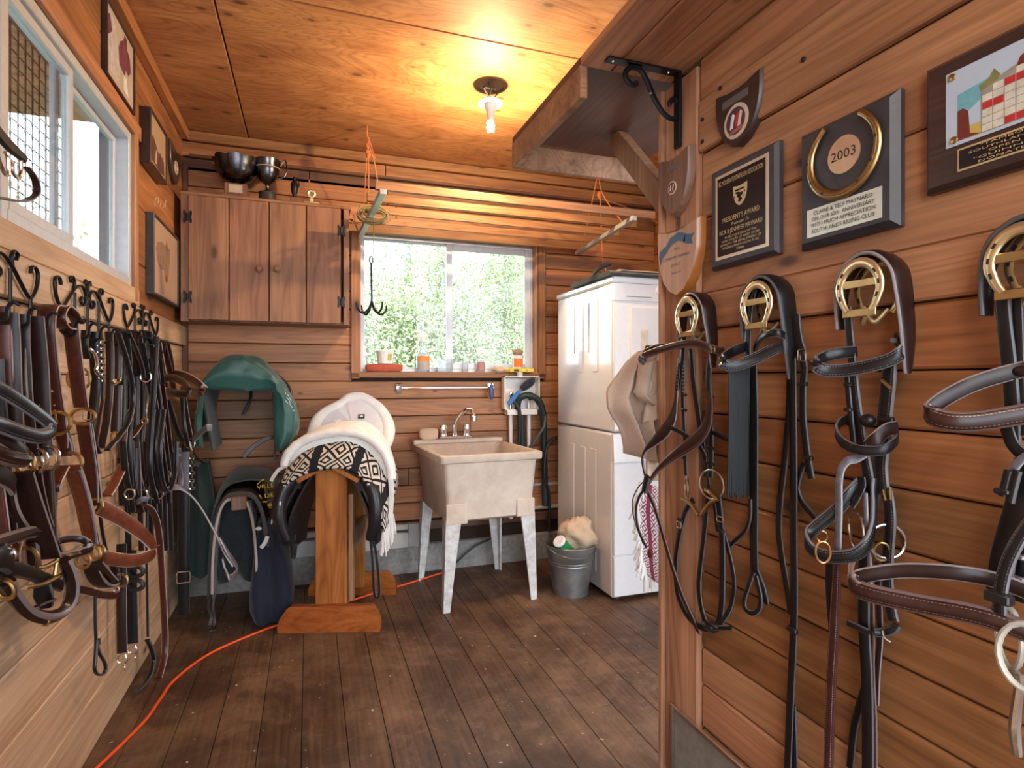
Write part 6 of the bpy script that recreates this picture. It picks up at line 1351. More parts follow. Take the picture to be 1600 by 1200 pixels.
ST(t, 'cheek_strap', 'blk', .018, 'w', '1368,770,.03 1362,810,.03 1358,840,.03 1355,860,.03'); ST(t, 'cheek_strap', 'greystrap', .009, 'w', '1352,770,.05 1354,820,.05 1358,870,.045 1360,930,.04', .004)
ST(t, 'rein', 'blk', .024, 'w', '1351,865,.04 1350,920,.04 1350,980,.04 1354,1050,.04 1356,1140,.04 1356,1230,.04 1357,1290,.04', .006)
ST(t, 'rein', 'dkst', .013, 'w', '1359,880,.035 1361,930,.035 1362,990,.035 1362,1050,.035 1366,1140,.035 1366,1250,.035', .005)
ST(t, 'rein', 'dkbr', .012, 'w', '1371,880,.03 1374,940,.03 1375,1000,.03 1371,1050,.03 1369,1100,.03', .004); ST(t, 'rein', 'blk', .016, 'w', '1350,1080,.03 1341,1110,.025 1334,1140,.02 1328,1200,.02')
ST(t, 'cheek_strap', 'blkst', .022, 'w', '1384,762,.03 1389,785,.03 1391,815,.03 1388,860,.03 1387,900,.03 1390,940,.03 1396,970,.03', .008)
MB().tube(pts('1380,765,.045 1384,782,.045', Wp), .002, 6).build('buckle', M['brass_old'], t); MB().tube(pts('1391,763,.045 1392,780,.045', Wp), .002, 6).build('buckle', M['brass_old'], t)
ST(t, 'curb_strap', 'blk', .012, 'w', '1325,973,.055 1340,980,.055 1358,988,.05', .006); ST(t, 'curb_strap', 'blk', .016, 'w', '1366,988,.05 1380,988,.04 1395,984,.035 1403,976,.03', .010)
MB().tube(sm(pts('1379,985,.05 1382,996,.05 1392,1003,.045', Wp), 3), .0018, 6).build('wire_clip', M['steel'], t)
# --- bridle 4
t = thing('bridle', 'large brown leather bridle with raised noseband and white metal bit rings', 'bridle', (XR-.04, HOOK_Y[3], .8), 'bridles on the brass brackets')
crown(t, 3, 'blk', .046, XR-.034, .062, (-.05, -.10), .009)
ST(t, 'cheek_strap', 'blk', .020, 'w', '1566,465,.045 1570,510,.045 1576,560,.045 1581,620,.045 1584,690,.04', .007); ST(t, 'cheek_strap', 'blk', .014, 'w', '1590,465,.04 1592,540,.04 1594,600,.04 1597,680,.04')
ST(t, 'browband', 'dkbr', .024, 'z', '1640,570,.03 1600,577,.04 1560,587,.06 1520,600,.085 1485,617,.105 1462,632,.12 1455,641,.125', .007)
ST(t, 'browband', 'dkst', .029, 'z', '1456,634,.125 1454,643,.128 1462,652,.128 1490,659,.12 1530,658,.10 1570,652,.08 1610,645,.06 1650,638,.045', .011, bulge=.5)
MB().ell(Wp(1596, 580, .05), .004, .012, .008).build('rosette', M['dkbrp'], t)
ST(t, 'cheek_strap', 'blk', .018, 'w', '1571,662,.05 1580,690,.05 1592,705,.05 1606,716,.05'); ST(t, 'cheek_strap', 'greystrap', .012, 'w', '1606,712,.055 1592,722,.055 1580,740,.055 1574,760,.055', .005)
ST(t, 'strap_end', 'blk', .012, 'w', '1576,735,.06 1571,755,.06 1566,775,.06', .008); KEEP(t, 'blk', 1566, 768, .020, .062); ST(t, 'strap_end', 'blk', .012, 'w', '1590,735,.06 1584,758,.06 1578,785,.06', .008)
ST(t, 'cheek_strap', 'blk', .034, 'w', '1606,720,.04 1598,760,.04 1588,800,.04 1576,840,.04 1566,880,.04 1560,925,.045', .006)
ST(t, 'cheek_strap', 'blkst', .018, 'w', '1622,800,.06 1604,825,.07 1588,850,.08 1574,880,.085 1566,910,.09 1562,940,.095 1562,958,.095', .007); KEEP(t, 'blk', 1561, 934, .032, .10, h=.014, th=.016)
ST(t, 'cheek_strap', 'blk', .016, 'w', '1602,830,.03 1597,880,.03 1594,940,.03', .006)
for v in (870, 905): KEEP(t, 'greystrap', 1592, v, .016, .036)
ST(t, 'noseband', 'dkbr', .024, 'z', '1650,945,.04 1600,922,.05 1550,905,.065 1500,896,.09 1450,892,.11 1400,892,.13 1362,897,.15 1341,903,.16 1337,910,.162', .008)
ST(t, 'noseband', 'dkst', .030, 'z', '1338,900,.16 1336,910,.165 1342,920,.165 1365,928,.16 1400,936,.145 1450,946,.125 1500,955,.11 1550,967,.095 1600,985,.08 1650,1003,.06', .013, bulge=.6)
RING(t, 'bit_ring', 'silver_pl', 1577, 996, .034, .004, .055, (.8, -.5, 0), (1.25, .85)); RING(t, 'bit_ring', 'silver_pl', 1606, 1028, .036, .0045, .09, (.95, .2, 0), (1.25, .9))
MB().tube(sm(pts('1590,1050,.07 1592,1075,.07 1588,1110,.07 1586,1140,.07 1590,1180,.07', Wp), 4), [.009, .006, .007, .008, .006], 8).build('bit_shank', M['steel'], t)
# ------------------------------------------------------------------ framed pictures on the left wall
LY = V((0, 1, 0))
def frame_l(lab, u0, u1, v, th, fm, bar, inner, cat='picture', name='picture_frame', crop=None):
    xf = XL+th; y0, y1 = P(u0, 300, X=xf).y, P(u1, 300, X=xf).y; zt = (P(u0, v[0], X=xf).z+P(u1, v[2], X=xf).z)/2; zb = (P(u0, v[1], X=xf).z+P(u1, v[3], X=xf).z)/2
    t = thing(name, lab, cat, (XL, (y0+y1)/2, zb)); b = MB()
    for p, q in (((y0, zb), (y0+bar, zt)), ((y1-bar, zb), (y1, zt)), ((y0+bar, zb), (y1-bar, zb+bar)), ((y0+bar, zt-bar), (y1-bar, zt))): b.box((XL+.001, p[0], p[1]), (xf, q[0], q[1]), .002)
    fo = b.build('frame', fm, t, 0); pr_ = MB().box((XL+.001, y0+bar, zb+bar), (xf-.007, y1-bar, zt-bar)).build('picture_print', inner, t, 0)
    f = lambda a, e, o=.0005: V((xf-.007+o, y0+bar+(y1-y0-2*bar)*a, zb+bar+(zt-zb-2*bar)*e)); return t, pr_, f
def lp_(pr_, f, pol, mat, o=.0004, nm='print_patch'): return MB().prism([f(a, e, o) for a, e in pol], X_*.0002).build(nm, mat, pr_, 0)
purple = plain('faded_purple_print', (.17, .045, .08), .5, nz=.4, sc_=25, bp=0); sep = plain('sepia_print', (.48, .33, .22), .5, nz=.12, sc_=9, bp=0); sepd = plain('sepia_dark', (.14, .06, .04), .5, nz=.4, sc_=30, bp=0)
t, pr_, f = frame_l('dark framed photograph of a rider high above the side window', 168, 212, (10, 132, 60, 166), .02, M['walnut'], .010, plain('faded_photo', (.50, .42, .36), .5, nz=.15, sc_=9, bp=0))
lp_(pr_, f, [(.05, .1), (.05, .95), (.3, .9), (.42, .6), (.5, .45), (.45, .1)], plain('pale_grey_print', (.52, .48, .50), .5, nz=.2, bp=0)); lp_(pr_, f, [(.45, .40), (.42, .62), (.5, .78), (.6, .85), (.66, .98), (.74, .95), (.74, .82), (.86, .74), (.90, .55), (.80, .44), (.70, .48), (.66, .36)], purple, .0007); lp_(pr_, f, [(.62, .12), (.60, .34), (.72, .36), (.80, .1)], pcol['wh'], .0008); lp_(pr_, f, [(.05, .55), (.0, .8), (.12, .9), (.2, .7)], purple, .0007)
t, pr_, f = frame_l('deep black framed sepia photograph of horses right of the side window', 236, 262, (172, 255, 207, 289), .045, M['walnut'], .012, sep)
lp_(pr_, f, [(.05, .08), (.05, .45), (.12, .55), (.2, .62), (.28, .55), (.38, .50), (.45, .42), (.55, .40), (.65, .46), (.72, .40), (.80, .44), (.88, .36), (.92, .08), (.6, .04)], sepd); lp_(pr_, f, [(.3, .1), (.36, .4), (.44, .38), (.42, .12)], plain('print_pale', (.55, .42, .33), .5, bp=0), .0007)
q0 = Lp(266, 227, .016); q1 = Lp(281, 287, .016); t = thing('round_plaque', 'small dark plaque with a cream ring emblem in the corner beside the cabinet', 'plaque', (XL, (q0.y+q1.y)/2, q1.z))
c = V((XL+.001, (q0.y+q1.y)/2, Lp(273, 258, .016).z)); w2, h2 = (q1.y-q0.y)/2, .10
sh = shield(w2*2, h2*2); fixnormals(MB().prism([c+LY*q.x+UPZ*(q.y-h2) for q in sh], X_*.017, .003).build('board', M['walnut'], t, 20))
MB().ring(c+X_*.019-UPZ*.01, X_, .032, .005, 24, 6).build('ring_emblem', plain('cream_emblem', (.60, .45, .36), .5), t); MB().ring(c+X_*.019-UPZ*.01, X_, .014, .004, 16, 6).build('inner_emblem', plain('cream_emblem', (.55, .38, .32), .5), t)
t, pr_, f = frame_l('black framed pencil drawing of a horse head beside the cabinet', 241, 280, (334, 464, 371, 477), .035, M['ebony'], .012, plain('buff_paper', (.50, .35, .25), .6, nz=.05, sc_=5, bp=0))
hd_ = plain('pencil_shade', (.30, .19, .14), .7, nz=.3, sc_=40, bp=0)
lp_(pr_, f, [(.10, .60), (.16, .70), (.32, .76), (.46, .74), (.52, .84), (.56, .72), (.66, .78), (.66, .62), (.62, .48), (.60, .36), (.56, .26), (.50, .22), (.44, .30), (.40, .40), (.30, .36), (.18, .42)], hd_); lp_(pr_, f, [(.48, .70), (.53, .83), (.56, .70)], sepd, .0006); lp_(pr_, f, [(.46, .25), (.50, .34), (.56, .30), (.52, .22)], sepd, .0006)
lp_(pr_, f, [(.93, .02), (.93, .98), (.97, .98), (.97, .02)], plain('gilt_edge', (.66, .52, .30), .4, .3), .0006)
MB().box((XL+.001, 3.765, 1.56), (XL+.03, 3.775, 2.3)).build('backing_edge', M['mould'], t, 0) if False else None
# letters scratched on the boards
q = Lp(250, 318, .003); lt = thing('scratched_mark', 'pale scratched marks on the boards above the horse drawing', 'mark', q)
for k, s_ in enumerate(('243,310 242,322', '243,310 247,309 247,318', '252,314 250,322 253,325 256,322', '258,324 259,313 262,316')): MB().tube(sm(pts(s_, Lp, .0015), 3), .0018, 5).build('scratch', plain('pale_scratch', (.62, .46, .34), .8), lt)
# ------------------------------------------------------------------ scroll hook racks
hy = [(-.02, 0)]
def hook_rack(y0, y1, lab, u0=None):
    yc, L = (y0+y1)/2, (y1-y0)/2; t = thing('scroll_hook_rack', lab, 'hook rack', (XL+.02, yc, 1.40), 'wrought iron hook racks'); x = XL+.027
    def lc(a, e): return V((x, yc+a*L, 1.455+e*.105))
    for sx in (-1, 1):
        sp1 = [(.80, .62), (.83, .78), (.90, .80), (.955, .68), (.95, .45), (.90, .2), (.80, .02), (.70, .12), (.58, .34), (.44, .60), (.30, .78), (.16, .80), (.07, .62), (.07, .40), (.14, .26), (.22, .34), (.20, .48), (.16, .46)]
        MB().strap(sm([lc(sx*a, e) for a, e in sp1], 4), .010, .006, wide=X_).build('scroll', M['iron'], t, 50)
        MB().strap(sm([lc(sx*a, e) for a, e in ((.44, .60), (.42, .82), (.47, .98), (.54, .92), (.51, .80))], 4), .010, .005, wide=X_).build('small_scroll', M['iron'], t, 50)
        MB().strap(sm([lc(sx*a, e) for a, e in ((.0, .62), (.02, .9), (.07, 1.05), (.09, .92))], 4), .010, .005, wide=X_).build('finial', M['iron'], t, 50)
    ys = []
    for a in (-.80, -.40, 0, .40, .80):
        p = lc(a, .02 if abs(a) > .6 else .55); y = p.y; ys.append(y)
        MB().tube(sm([p, V((x, y, 1.40)), V((x+.004, y, 1.385)), V((x+.018, y, 1.376)), V((x+.034, y, 1.386)), V((x+.036, y, 1.408)), V((x+.046, y, 1.422)), V((x+.058, y, 1.416))], 4), [.0042]*3+[.004], 7).build('hook', M['iron'], t)
    return ys
HR2 = hook_rack(Lp(83, 470, .027).y, Lp(178, 480, .027).y, 'middle wrought iron scroll hook rack on the pale hook board')
LR = Lp(178, 480, .027).y-Lp(83, 470, .027).y
HR1 = hook_rack(Lp(62, 450, .027).y-LR, Lp(62, 450, .027).y, 'nearest wrought iron scroll hook rack below the side window')
HR3 = hook_rack(Lp(192, 500, .027).y, Lp(248, 520, .027).y, 'farthest wrought iron scroll hook rack by the corner')
# ------------------------------------------------------------------ halters and bridles hung on the left racks
def LS(t, name, mat, w, code, s, th=.005, dd=.04, **k): return ST(t, name, mat, w, code, s, th, Lp, dd, **k)
def LRG(t, name, mat, u, v, R0, r, d=.045, nrm=(0, 1, 0), sq=(1, 1)): return RING(t, name, mat, u, v, R0, r, d, nrm, sq, Lp)
def hal(lab, u, v, name='halter', g='halters on the scroll hooks'): return thing(name, lab, 'halter' if name == 'halter' else 'bridle' if name == 'bridle' else 'lead rope', Lp(u, v, .03), g)
def dots(t, s, d=.047, mat='silver_pl', r=.0035):
    for k, q in enumerate(pts(s, Lp, d)): MB().lathe([(r, 0), (r*.7, .002), (0, .0025)], q, (-.3, -1, 0), 10).build('eyelet', M[mat], t)
# 1 nearest, cut by the frame
t = hal('dark brown halter at the left edge below the window', 6, 490)
LS(t, 'crown_strap', 'brn', .040, 'x', '2,478 3,540 6,600 10,660 14,700,.04', .006); LS(t, 'crown_strap', 'dkbr', .038, 'x', '14,488,.055 17,540,.055 19,600,.055 22,660,.055 25,705,.055', .006)
LS(t, 'cheek_strap', 'brn', .040, 'x', '-14,735 -6,790 2,850', .006); LS(t, 'cheek_strap', 'dkbr', .034, 'x', '8,742 12,800 16,850', .006)
LS(t, 'rolled_noseband', 'dkbr', .026, 'z', '-20,852,.10 0,846,.10 25,838,.09 45,832,.085 52,832,.08', .022, bulge=.7)
LS(t, 'hanging_strap', 'tan', .020, 'x', '24,820 28,845 24,868 26,900', .006)
# 2 big havana halter with ring
t = hal('wide havana leather halter with brass rings, second from the left edge', 35, 492)
LS(t, 'crown_strap', 'dkbr', .040, 'x', '33,491,.035 32,530,.035 35,590,.035 38,640,.035 44,690,.035 47,712,.035', .006); dots(t, '31,590,.03 31,608,.03')
LS(t, 'crown_strap', 'dkbr', .042, 'x', '53,494,.06 58,540,.06 62,590,.06 64,640,.06 67,685,.06 68,712,.06', .006); dots(t, '61,598,.058 62,633,.058')
LS(t, 'crown_strap', 'greystrap', .004, 'x', '47,498,.045 44,540,.045 44,600,.045 48,640,.045', .03)
LRG(t, 'halter_ring', 'steel', 58, 719, .030, .0052, .05, (.5, .8, 0)); LRG(t, 'halter_ring', 'steel', 78, 715, .028, .0052, .075, (.5, .8, 0)); LRG(t, 'halter_ring', 'brass_old', 40, 725, .030, .0052, .045, (.6, .8, 0))
LS(t, 'cheek_strap', 'dkbr', .062, 'x', '28,738,.06 38,770,.06 52,810,.06 66,850,.06 74,872,.06', .008); LS(t, 'cheek_strap', 'dkbr', .036, 'x', '52,735,.045 58,770,.045 68,810,.045 82,850,.045 87,865,.045', .006)
LS(t, 'cheek_strap', 'dkst', .034, 'x', '72,728,.05 74,770,.05 76,810,.05 78,850,.05', .006)
LS(t, 'rolled_noseband', 'dkbr', .020, 'z', '84,848,.05 105,842,.075 125,842,.10 137,848,.118 139,855,.12', .006); LS(t, 'rolled_noseband', 'dkbr', .024, 'z', '139,850,.12 138,858,.12 122,864,.10 105,868,.085 90,872,.07', .018, bulge=.7)
LRG(t, 'square_ring', 'brass_old', 44, 872, .030, .005, .05, (.5, .8, .1), (.9, 1)); LS(t, 'strap_end', 'dkbr', .03, 'x', '50,845,.04 52,870,.04 54,885,.04', .02)
for a, e in (('58,888,.07 72,885,.075 88,876,.08', 1), ('20,905,.07 35,888,.075 42,885,.07', 1), ('40,918,.075 70,912,.08 98,897,.085', 1), ('90,870,.08 86,898,.08', 1)): MB().tube(sm(pts(a, Lp), 3), .0052, 8).build('brass_bar', M['brass_old'], t)
# 3 chin strap of the same area: dark rolled throat
t = hal('heavy dark halter noseband hanging lowest at the left edge', 60, 900)
LS(t, 'rolled_noseband', 'dkbr', .034, 'x', '100,875,.09 108,892,.095 113,915,.095 110,938,.09 100,955,.085 84,963,.08 66,964,.08 46,957,.08 30,942,.085 18,925,.09 10,908,.09', .020, bulge=.6)
LS(t, 'chin_strap', 'blk', .034, 'z', '-20,905,.09 0,900,.085 20,890,.08 45,895,.07 70,905,.06 95,915,.055', .014); LS(t, 'chin_strap', 'blk', [.03, .045, .03], 'x', '66,905,.06 68,930,.06 72,948,.06', .012)
LS(t, 'strap_end', 'blk', .013, 'x', '58,947,.09 70,942,.085 84,937,.08', .006); LRG(t, 'small_ring', 'brass_old', 70, 971, .010, .003, .08, (.3, 1, 0)); LS(t, 'noseband_pad', 'blk', .05, 'z', '-25,880,.10 0,872,.10 14,880,.09', .02)
LRG(t, 'square_ring', 'brass_old', 8, 920, .022, .005, .095, (.4, .8, .2))
# 4 cavesson in front
t = hal('black padded bridle loops swinging out in front at the left edge', 40, 600, 'bridle', 'bridles on the scroll hooks')
LS(t, 'browband', 'blkst', .030, 'z', '-40,590,.10 -10,603,.11 20,620,.125 50,640,.14 72,657,.15 80,668,.155', .010); LS(t, 'browband', 'blkst', .032, 'z', '81,664,.155 78,675,.155 60,682,.15 30,675,.135 0,664,.12 -40,652,.11', .013, bulge=.5)
LS(t, 'noseband', 'dkbr', .032, 'z', '-30,672,.09 0,682,.10 22,696,.11 38,708,.115 41,714,.115', .009); LS(t, 'noseband', 'dkst', .034, 'z', '41,710,.115 38,718,.115 15,716,.11 -10,708,.10 -30,704,.09', .018, bulge=.6)
LS(t, 'cheek_strap', 'blk', .03, 'x', '-6,560 -4,610 0,650 4,700 6,740', .007); LS(t, 'cheek_strap', 'dkbr', .045, 'z', '-25,735,.08 0,742,.08 15,752,.075 20,760,.07', .012); LS(t, 'throat_latch', 'dkbr', .022, 'x', '15,762,.06 20,790,.06 30,812,.06 42,828,.06', .012)
LS(t, 'rein', 'blk', .024, 'x', '2,770 4,830 8,880 10,915', .006); LRG(t, 'snap', 'steel', 14, 866, .014, .004, .09, (.3, 1, .2))
# 5 chestnut halter
t = hal('chestnut halter with round brass buckle and split cheek, hanging third from the left', 80, 480)
LS(t, 'crown_strap', 'brn', .044, 'x', '88,478,.045 76,480,.045 72,510,.045 76,560,.045 82,610,.045 88,650,.045', .006); LS(t, 'crown_strap', 'brn', [.034, .034, .028, .02], 'x', '91,640,.045 94,670,.045 98,690,.045 100,700,.045', .008)
dots(t, '81,611,.045 85,633,.045')
LRG(t, 'round_buckle', 'brass_old', 90, 661, .030, .0048, .058, (.35, 1, 0), (1, 1.15)); MB().tube(pts('85,640,.055 89,662,.06', Lp), .003, 6).build('buckle_tongue', M['brass_old'], t)
LS(t, 'crown_tail', 'brn', [.02, .036, .034], 'x', '96,672,.04 101,695,.04 103,712,.04', .007); LS(t, 'crown_tail', 'greystrap', .012, 'x', '105,672,.05 110,690,.05 113,705,.05', .004)
LRG(t, 'square_ring', 'brass_old', 109, 722, .033, .005, .05, (.35, 1, 0), (.8, 1.1))
LS(t, 'throat_strap', 'brn', [.03, .04, .04, .03, .02], 'x', '100,729,.045 90,742,.04 83,757,.04 84,767,.04 92,758,.04', .008); LS(t, 'throat_latch', 'dkbr', .018, 'x', '85,765,.035 84,790,.035 82,815,.035 83,835,.035', .006)
LS(t, 'cheek_strap', 'tan', .046, 'x', '112,728,.06 120,750,.06 130,785,.06 139,825,.06 145,852,.06', .008)
LS(t, 'cheek_edge', 'greystrap', .006, 'x', '125,735,.085 135,765,.085 145,805,.085 152,850,.085', .006)
LRG(t, 'square_ring', 'brass_old', 144, 866, .026, .005, .06, (.4, 1, 0)); LRG(t, 'halter_ring', 'brass_old', 130, 876, .022, .005, .05, (.4, 1, 0))
LS(t, 'chin_strap', 'dkbr', [.04, .045, .04, .03], 'x', '140,882,.05 146,898,.055 156,912,.06 170,916,.07 180,912,.075', .010); LS(t, 'chin_strap', 'dkbr', .03, 'x', '152,878,.08 166,895,.085 178,908,.09', .008); LS(t, 'chin_strap', 'dkst', .026, 'x', '176,880,.07 181,896,.075 182,908,.08', .008)
LRG(t, 'halter_ring', 'brass_old', 190, 907, .021, .0045, .09, (.3, 1, 0)); LRG(t, 'snap', 'steel', 182, 921, .009, .0025, .09, (.3, 1, 0)); LS(t, 'jaw_strap', 'brn', .026, 'z', '118,920,.03 140,925,.04 160,930,.055 180,930,.07 186,925,.075', .008)
# 6 brown halter with looped crown
t = hal('reddish brown halter with punched crown strap looped over the middle rack', 110, 490)
LS(t, 'crown_loop', 'brn', .034, 'x', '122,505,.06 112,487,.06 101,480,.05 94,486,.045 93,500,.045 100,512,.045 110,514,.05', .006)
LS(t, 'crown_strap', 'brn', .040, 'x', '111,505,.05 113,530,.05 118,570,.05 123,610,.05 127,636,.05', .007); dots(t, '117,548,.047 119,567,.047'); MB().tube(pts('122,585,.045 123,597,.045', Lp), .003, 6).build('buckle_tongue', M['brass_old'], t)
LRG(t, 'round_buckle', 'brass_old', 123, 592, .034, .004, .045, (.35, 1, 0)); LRG(t, 'square_ring', 'brass_old', 130, 651, .032, .0048, .05, (.35, 1, 0), (.75, 1.15)); MB().rectring(Lp(136, 649, .06), X_*.010, Z_*.014, .002).build('small_buckle', M['steel'], t)
LS(t, 'cheek_strap', 'brn', .044, 'x', '131,660,.05 136,690,.05 142,730,.05 146,770,.05 148,790,.05', .007); LS(t, 'cheek_edge', 'greystrap', .005, 'x', '140,660,.072 146,700,.072 152,745,.072 153,785,.072', .005)
LRG(t, 'square_ring', 'brass_old', 150, 790, .022, .005, .06, (.4, 1, 0))
LS(t, 'noseband', 'tan', .050, 'z', '153,792,.06 170,800,.08 195,814,.11 220,832,.14 236,848,.155 240,857,.158', .008); LS(t, 'noseband', 'tan', .044, 'z', '240,853,.158 239,864,.158 225,872,.145 205,876,.12 180,874,.09 160,870,.065', .008)
LRG(t, 'square_ring', 'brass_old', 153, 862, .022, .005, .065, (.4, 1, 0)); LS(t, 'throat_strap', 'tan', .034, 'x', '193,725,.05 186,740,.05 176,760,.05 166,775,.05', .007); LS(t, 'throat_latch', 'dkbr', .012, 'x', '156,800,.05 160,830,.05 166,860,.05', .005)
# 7.. dark bridles farther along
t = hal('thin black bridle with a bit chain right behind the reddish halter', 145, 515, 'bridle', 'bridles on the scroll hooks')
LS(t, 'crown_strap', 'blk', .022, 'x', '133,516,.03 132,540,.03 136,560,.03', .006); LS(t, 'cheek_strap', 'blk', .030, 'x', '147,518 148,560 150,600 146,640 143,670 141,690', .006); LS(t, 'cheek_strap', 'dkst', .012, 'x', '158,520,.06 160,570,.06 161,620,.06 156,650,.06 150,690,.06', .005)
ch = MB()
for k in range(14): q = Lp(157+.2*k, 530+k*5, .062); ch.ring(q, (1, .2, 0) if k % 2 else (.1, 1, 0), .008, .002, 10, 5, (.7, 1.2), Z_)
ch.build('curb_chain', M['steel'], t)['kind'] = 'stuff'
MB().tube(sm(pts('140,545,.07 148,552,.08 152,570,.08 150,580,.08 160,590,.08', Lp), 4), .005, 7).build('bit_mouthpiece', M['steel'], t); LS(t, 'rein', 'blk', [.02, .02, .03], 'x', '143,680 150,700 152,708', .008)
t = hal('dark brown halter with a brass ring on the middle rack', 175, 515)
LS(t, 'crown_strap', 'dkbr', .026, 'x', '170,518 172,560 171,610 166,660 158,700', .007); LS(t, 'crown_strap', 'dkbr', .034, 'x', '181,520,.04 183,560,.04 182,592,.04', .007); MB().tube(sm(pts('175,594,.055 180,599,.06 187,596,.06 188,590,.06', Lp), 3), .004, 7).build('brass_ring', M['brass_old'], t)
LS(t, 'cheek_strap', 'dkbr', .034, 'x', '183,602,.04 182,640,.04 181,675,.04', .007); LRG(t, 'square_ring', 'brass_old', 180, 682, .016, .003, .05, (.4, 1, 0)); LS(t, 'noseband', 'blkst', .020, 'x', '184,520,.07 197,560,.07 206,600,.07 207,630,.07 200,660,.07 186,682,.07 172,698,.07 168,703,.07 178,690,.075', .006)
LS(t, 'cheek_strap', 'brn', .030, 'x', '194,640,.04 192,680,.04 190,715,.04', .007); LS(t, 'throat_strap', 'brn', .022, 'x', '222,660,.05 212,675,.05 203,685,.05', .006)
t = hal('black halter with a small silver ring on the far rack', 205, 520)
LS(t, 'crown_strap', 'blk', .030, 'x', '197,516 206,545 214,580 219,620 224,660', .006); LS(t, 'crown_strap', 'blkst', .016, 'x', '200,518,.07 212,545,.07 221,570,.07 225,590,.07', .005); LRG(t, 'silver_ring', 'steel', 228, 589, .020, .0035, .075, (.2, 1, 0)); MB().tube(sm(pts('229,602,.075 232,620,.075 229,640,.075 230,655,.075', Lp), 3), .004, 6).build('snap_link', M['steel'], t); LS(t, 'noseband', 'blk', .016, 'x', '206,688,.06 208,740,.06 215,780,.06', .008); LS(t, 'cheek_strap', 'dkbr', .055, 'x', '206,690,.05 208,740,.05 210,785,.05 214,800,.05', .008)
LRG(t, 'square_ring', 'brass_old', 226, 658, .012, .003, .07, (.4, 1, 0))
t = hal('brown strapped bridle with a padded browband nearest the corner', 260, 535, 'bridle', 'bridles on the scroll hooks')
LS(t, 'crown_strap', 'brn', .034, 'x', '246,534 250,560 254,585 257,605', .006); LS(t, 'crown_strap', 'dkst', .026, 'x', '255,535,.06 261,560,.06 267,585,.06 272,610,.06', .006); LS(t, 'crown_strap', 'dkst', .020, 'x', '262,537,.07 267,560,.07 271,590,.07', .005)
LS(t, 'browband', 'dkst', .035, 'z', '256,592,.06 268,590,.10 284,596,.16 294,605,.20 296,610,.21', .010); LS(t, 'browband', 'dkst', .035, 'z', '296,607,.21 293,615,.20 278,615,.15 262,612,.09', .014, bulge=.5)
LS(t, 'cheek_strap', 'blkst', .026, 'x', '262,625,.08 270,650,.09 280,680,.10 292,695,.12', .006); LS(t, 'cheek_strap', 'blkst', .020, 'x', '284,615,.12 286,650,.12 290,680,.13 294,700,.13', .006)
MB().tube(sm(pts('296,690,.14 300,705,.15 310,716,.16 318,722,.17', Lp), 3), [.006, .008, .006, .010], 8).build('bit_mouthpiece', M['steel'], t); LRG(t, 'bit_ring', 'steel', 297, 693, .022, .004, .14, (.2, 1, 0))
t = hal('brown bridle with a broad browband reaching farthest toward the green cover', 280, 575, 'bridle', 'bridles on the scroll hooks')
LS(t, 'browband', 'brn', .040, 'z', '268,584,.06 285,586,.12 303,594,.19 315,603,.24 318,608,.25', .010); LS(t, 'browband', 'dkst', .040, 'z', '318,605,.25 314,613,.24 300,612,.18 285,608,.12', .014, bulge=.5); LS(t, 'noseband', 'greystrap', .030, 'z', '302,688,.16 312,678,.20 322,669,.25 330,668,.27', .010); LS(t, 'cheek_strap', 'dkbr', .02, 'x', '288,620,.12 294,660,.13 300,690,.14', .006)
for k, (s_, w, mt, lb) in enumerate((
    ('228,520 232,580 238,640 236,700 232,740', .028, 'blk', 'long black bridle hanging from the left end of the far rack'),
    ('236,522 243,570 250,630 254,690 262,740 264,770', .026, 'blkst', 'black bridle with grey bit cheeks in the middle of the far rack'),
    ('244,526 240,600 236,660 234,720 246,770', .024, 'blk', 'black bridle crossing behind the far rack bridles'))):
    t = hal(lb, float(s_.split(',')[0]), 520, 'bridle', 'bridles on the scroll hooks')
    LS(t, 'crown_strap', mt, w, 'x', s_, .006, .05+.02*k); LS(t, 'cheek_strap', mt, w*.8, 'x', ' '.join('%s,%d' % (q.split(',')[0], float(q.split(',')[1])+16) for q in s_.split()).replace('228', '222'), .006, .08+.02*k)
    LS(t, 'noseband', 'blkst', .018, 'x', '%d,640 %d,700 %d,750 %d,768 %d,740 %d,690' % (240+k*8, 234+k*8, 242+k*6, 252+k*6, 264+k*5, 268+k*4), .006, .09+.02*k)
    LS(t, 'rein', mt, .02, 'x', '%d,560 %d,640 %d,720 %d,800 %d,860' % (232+k*9, 240+k*9, 246+k*9, 250+k*8, 252+k*8), .006, .06); LRG(t, 'bit_ring', 'steel', 248+k*12, 772-k*30, .02, .0035, .09, (.3, 1, 0))
    LS(t, 'cheek_strap', 'dkbr', .018, 'x', '%d,600 %d,660 %d,730 %d,765' % (238+k*8, 248+k*7, 258+k*6, 262+k*6), .005, .10)
for lb, mt, dx, dd_ in (('black bridle hanging between the brass ring halter and the silver ring halter', 'blk', 0, .035), ('dark brown bridle tucked behind the silver ring halter', 'dkbr', 20, .03), ('black stitched bridle filling the gap left of the far rack bridles', 'blkst', 36, .045)):
    t = hal(lb, 190+dx, 520, 'bridle', 'bridles on the scroll hooks'); q = lambda s_: ' '.join('%g,%s' % (float(w.split(',')[0])+dx, w.split(',')[1]) for w in s_.split())
    LS(t, 'crown_strap', mt, .034, 'x', q('188,516 190,560 191,620 190,680 192,740 194,790'), .006, dd_); LS(t, 'cheek_strap', mt, .026, 'x', q('196,518 201,570 203,640 200,700 203,760 206,800'), .006, dd_+.02); LS(t, 'noseband', mt, .024, 'x', q('192,690 196,740 204,770 210,750 211,700'), .007, dd_+.03); LRG(t, 'bit_ring', 'steel', 203+dx, 772, .018, .003, dd_+.05, (.3, 1, 0)); LS(t, 'rein', mt, .022, 'x', q('199,780 200,820 201,860'), .006, dd_)
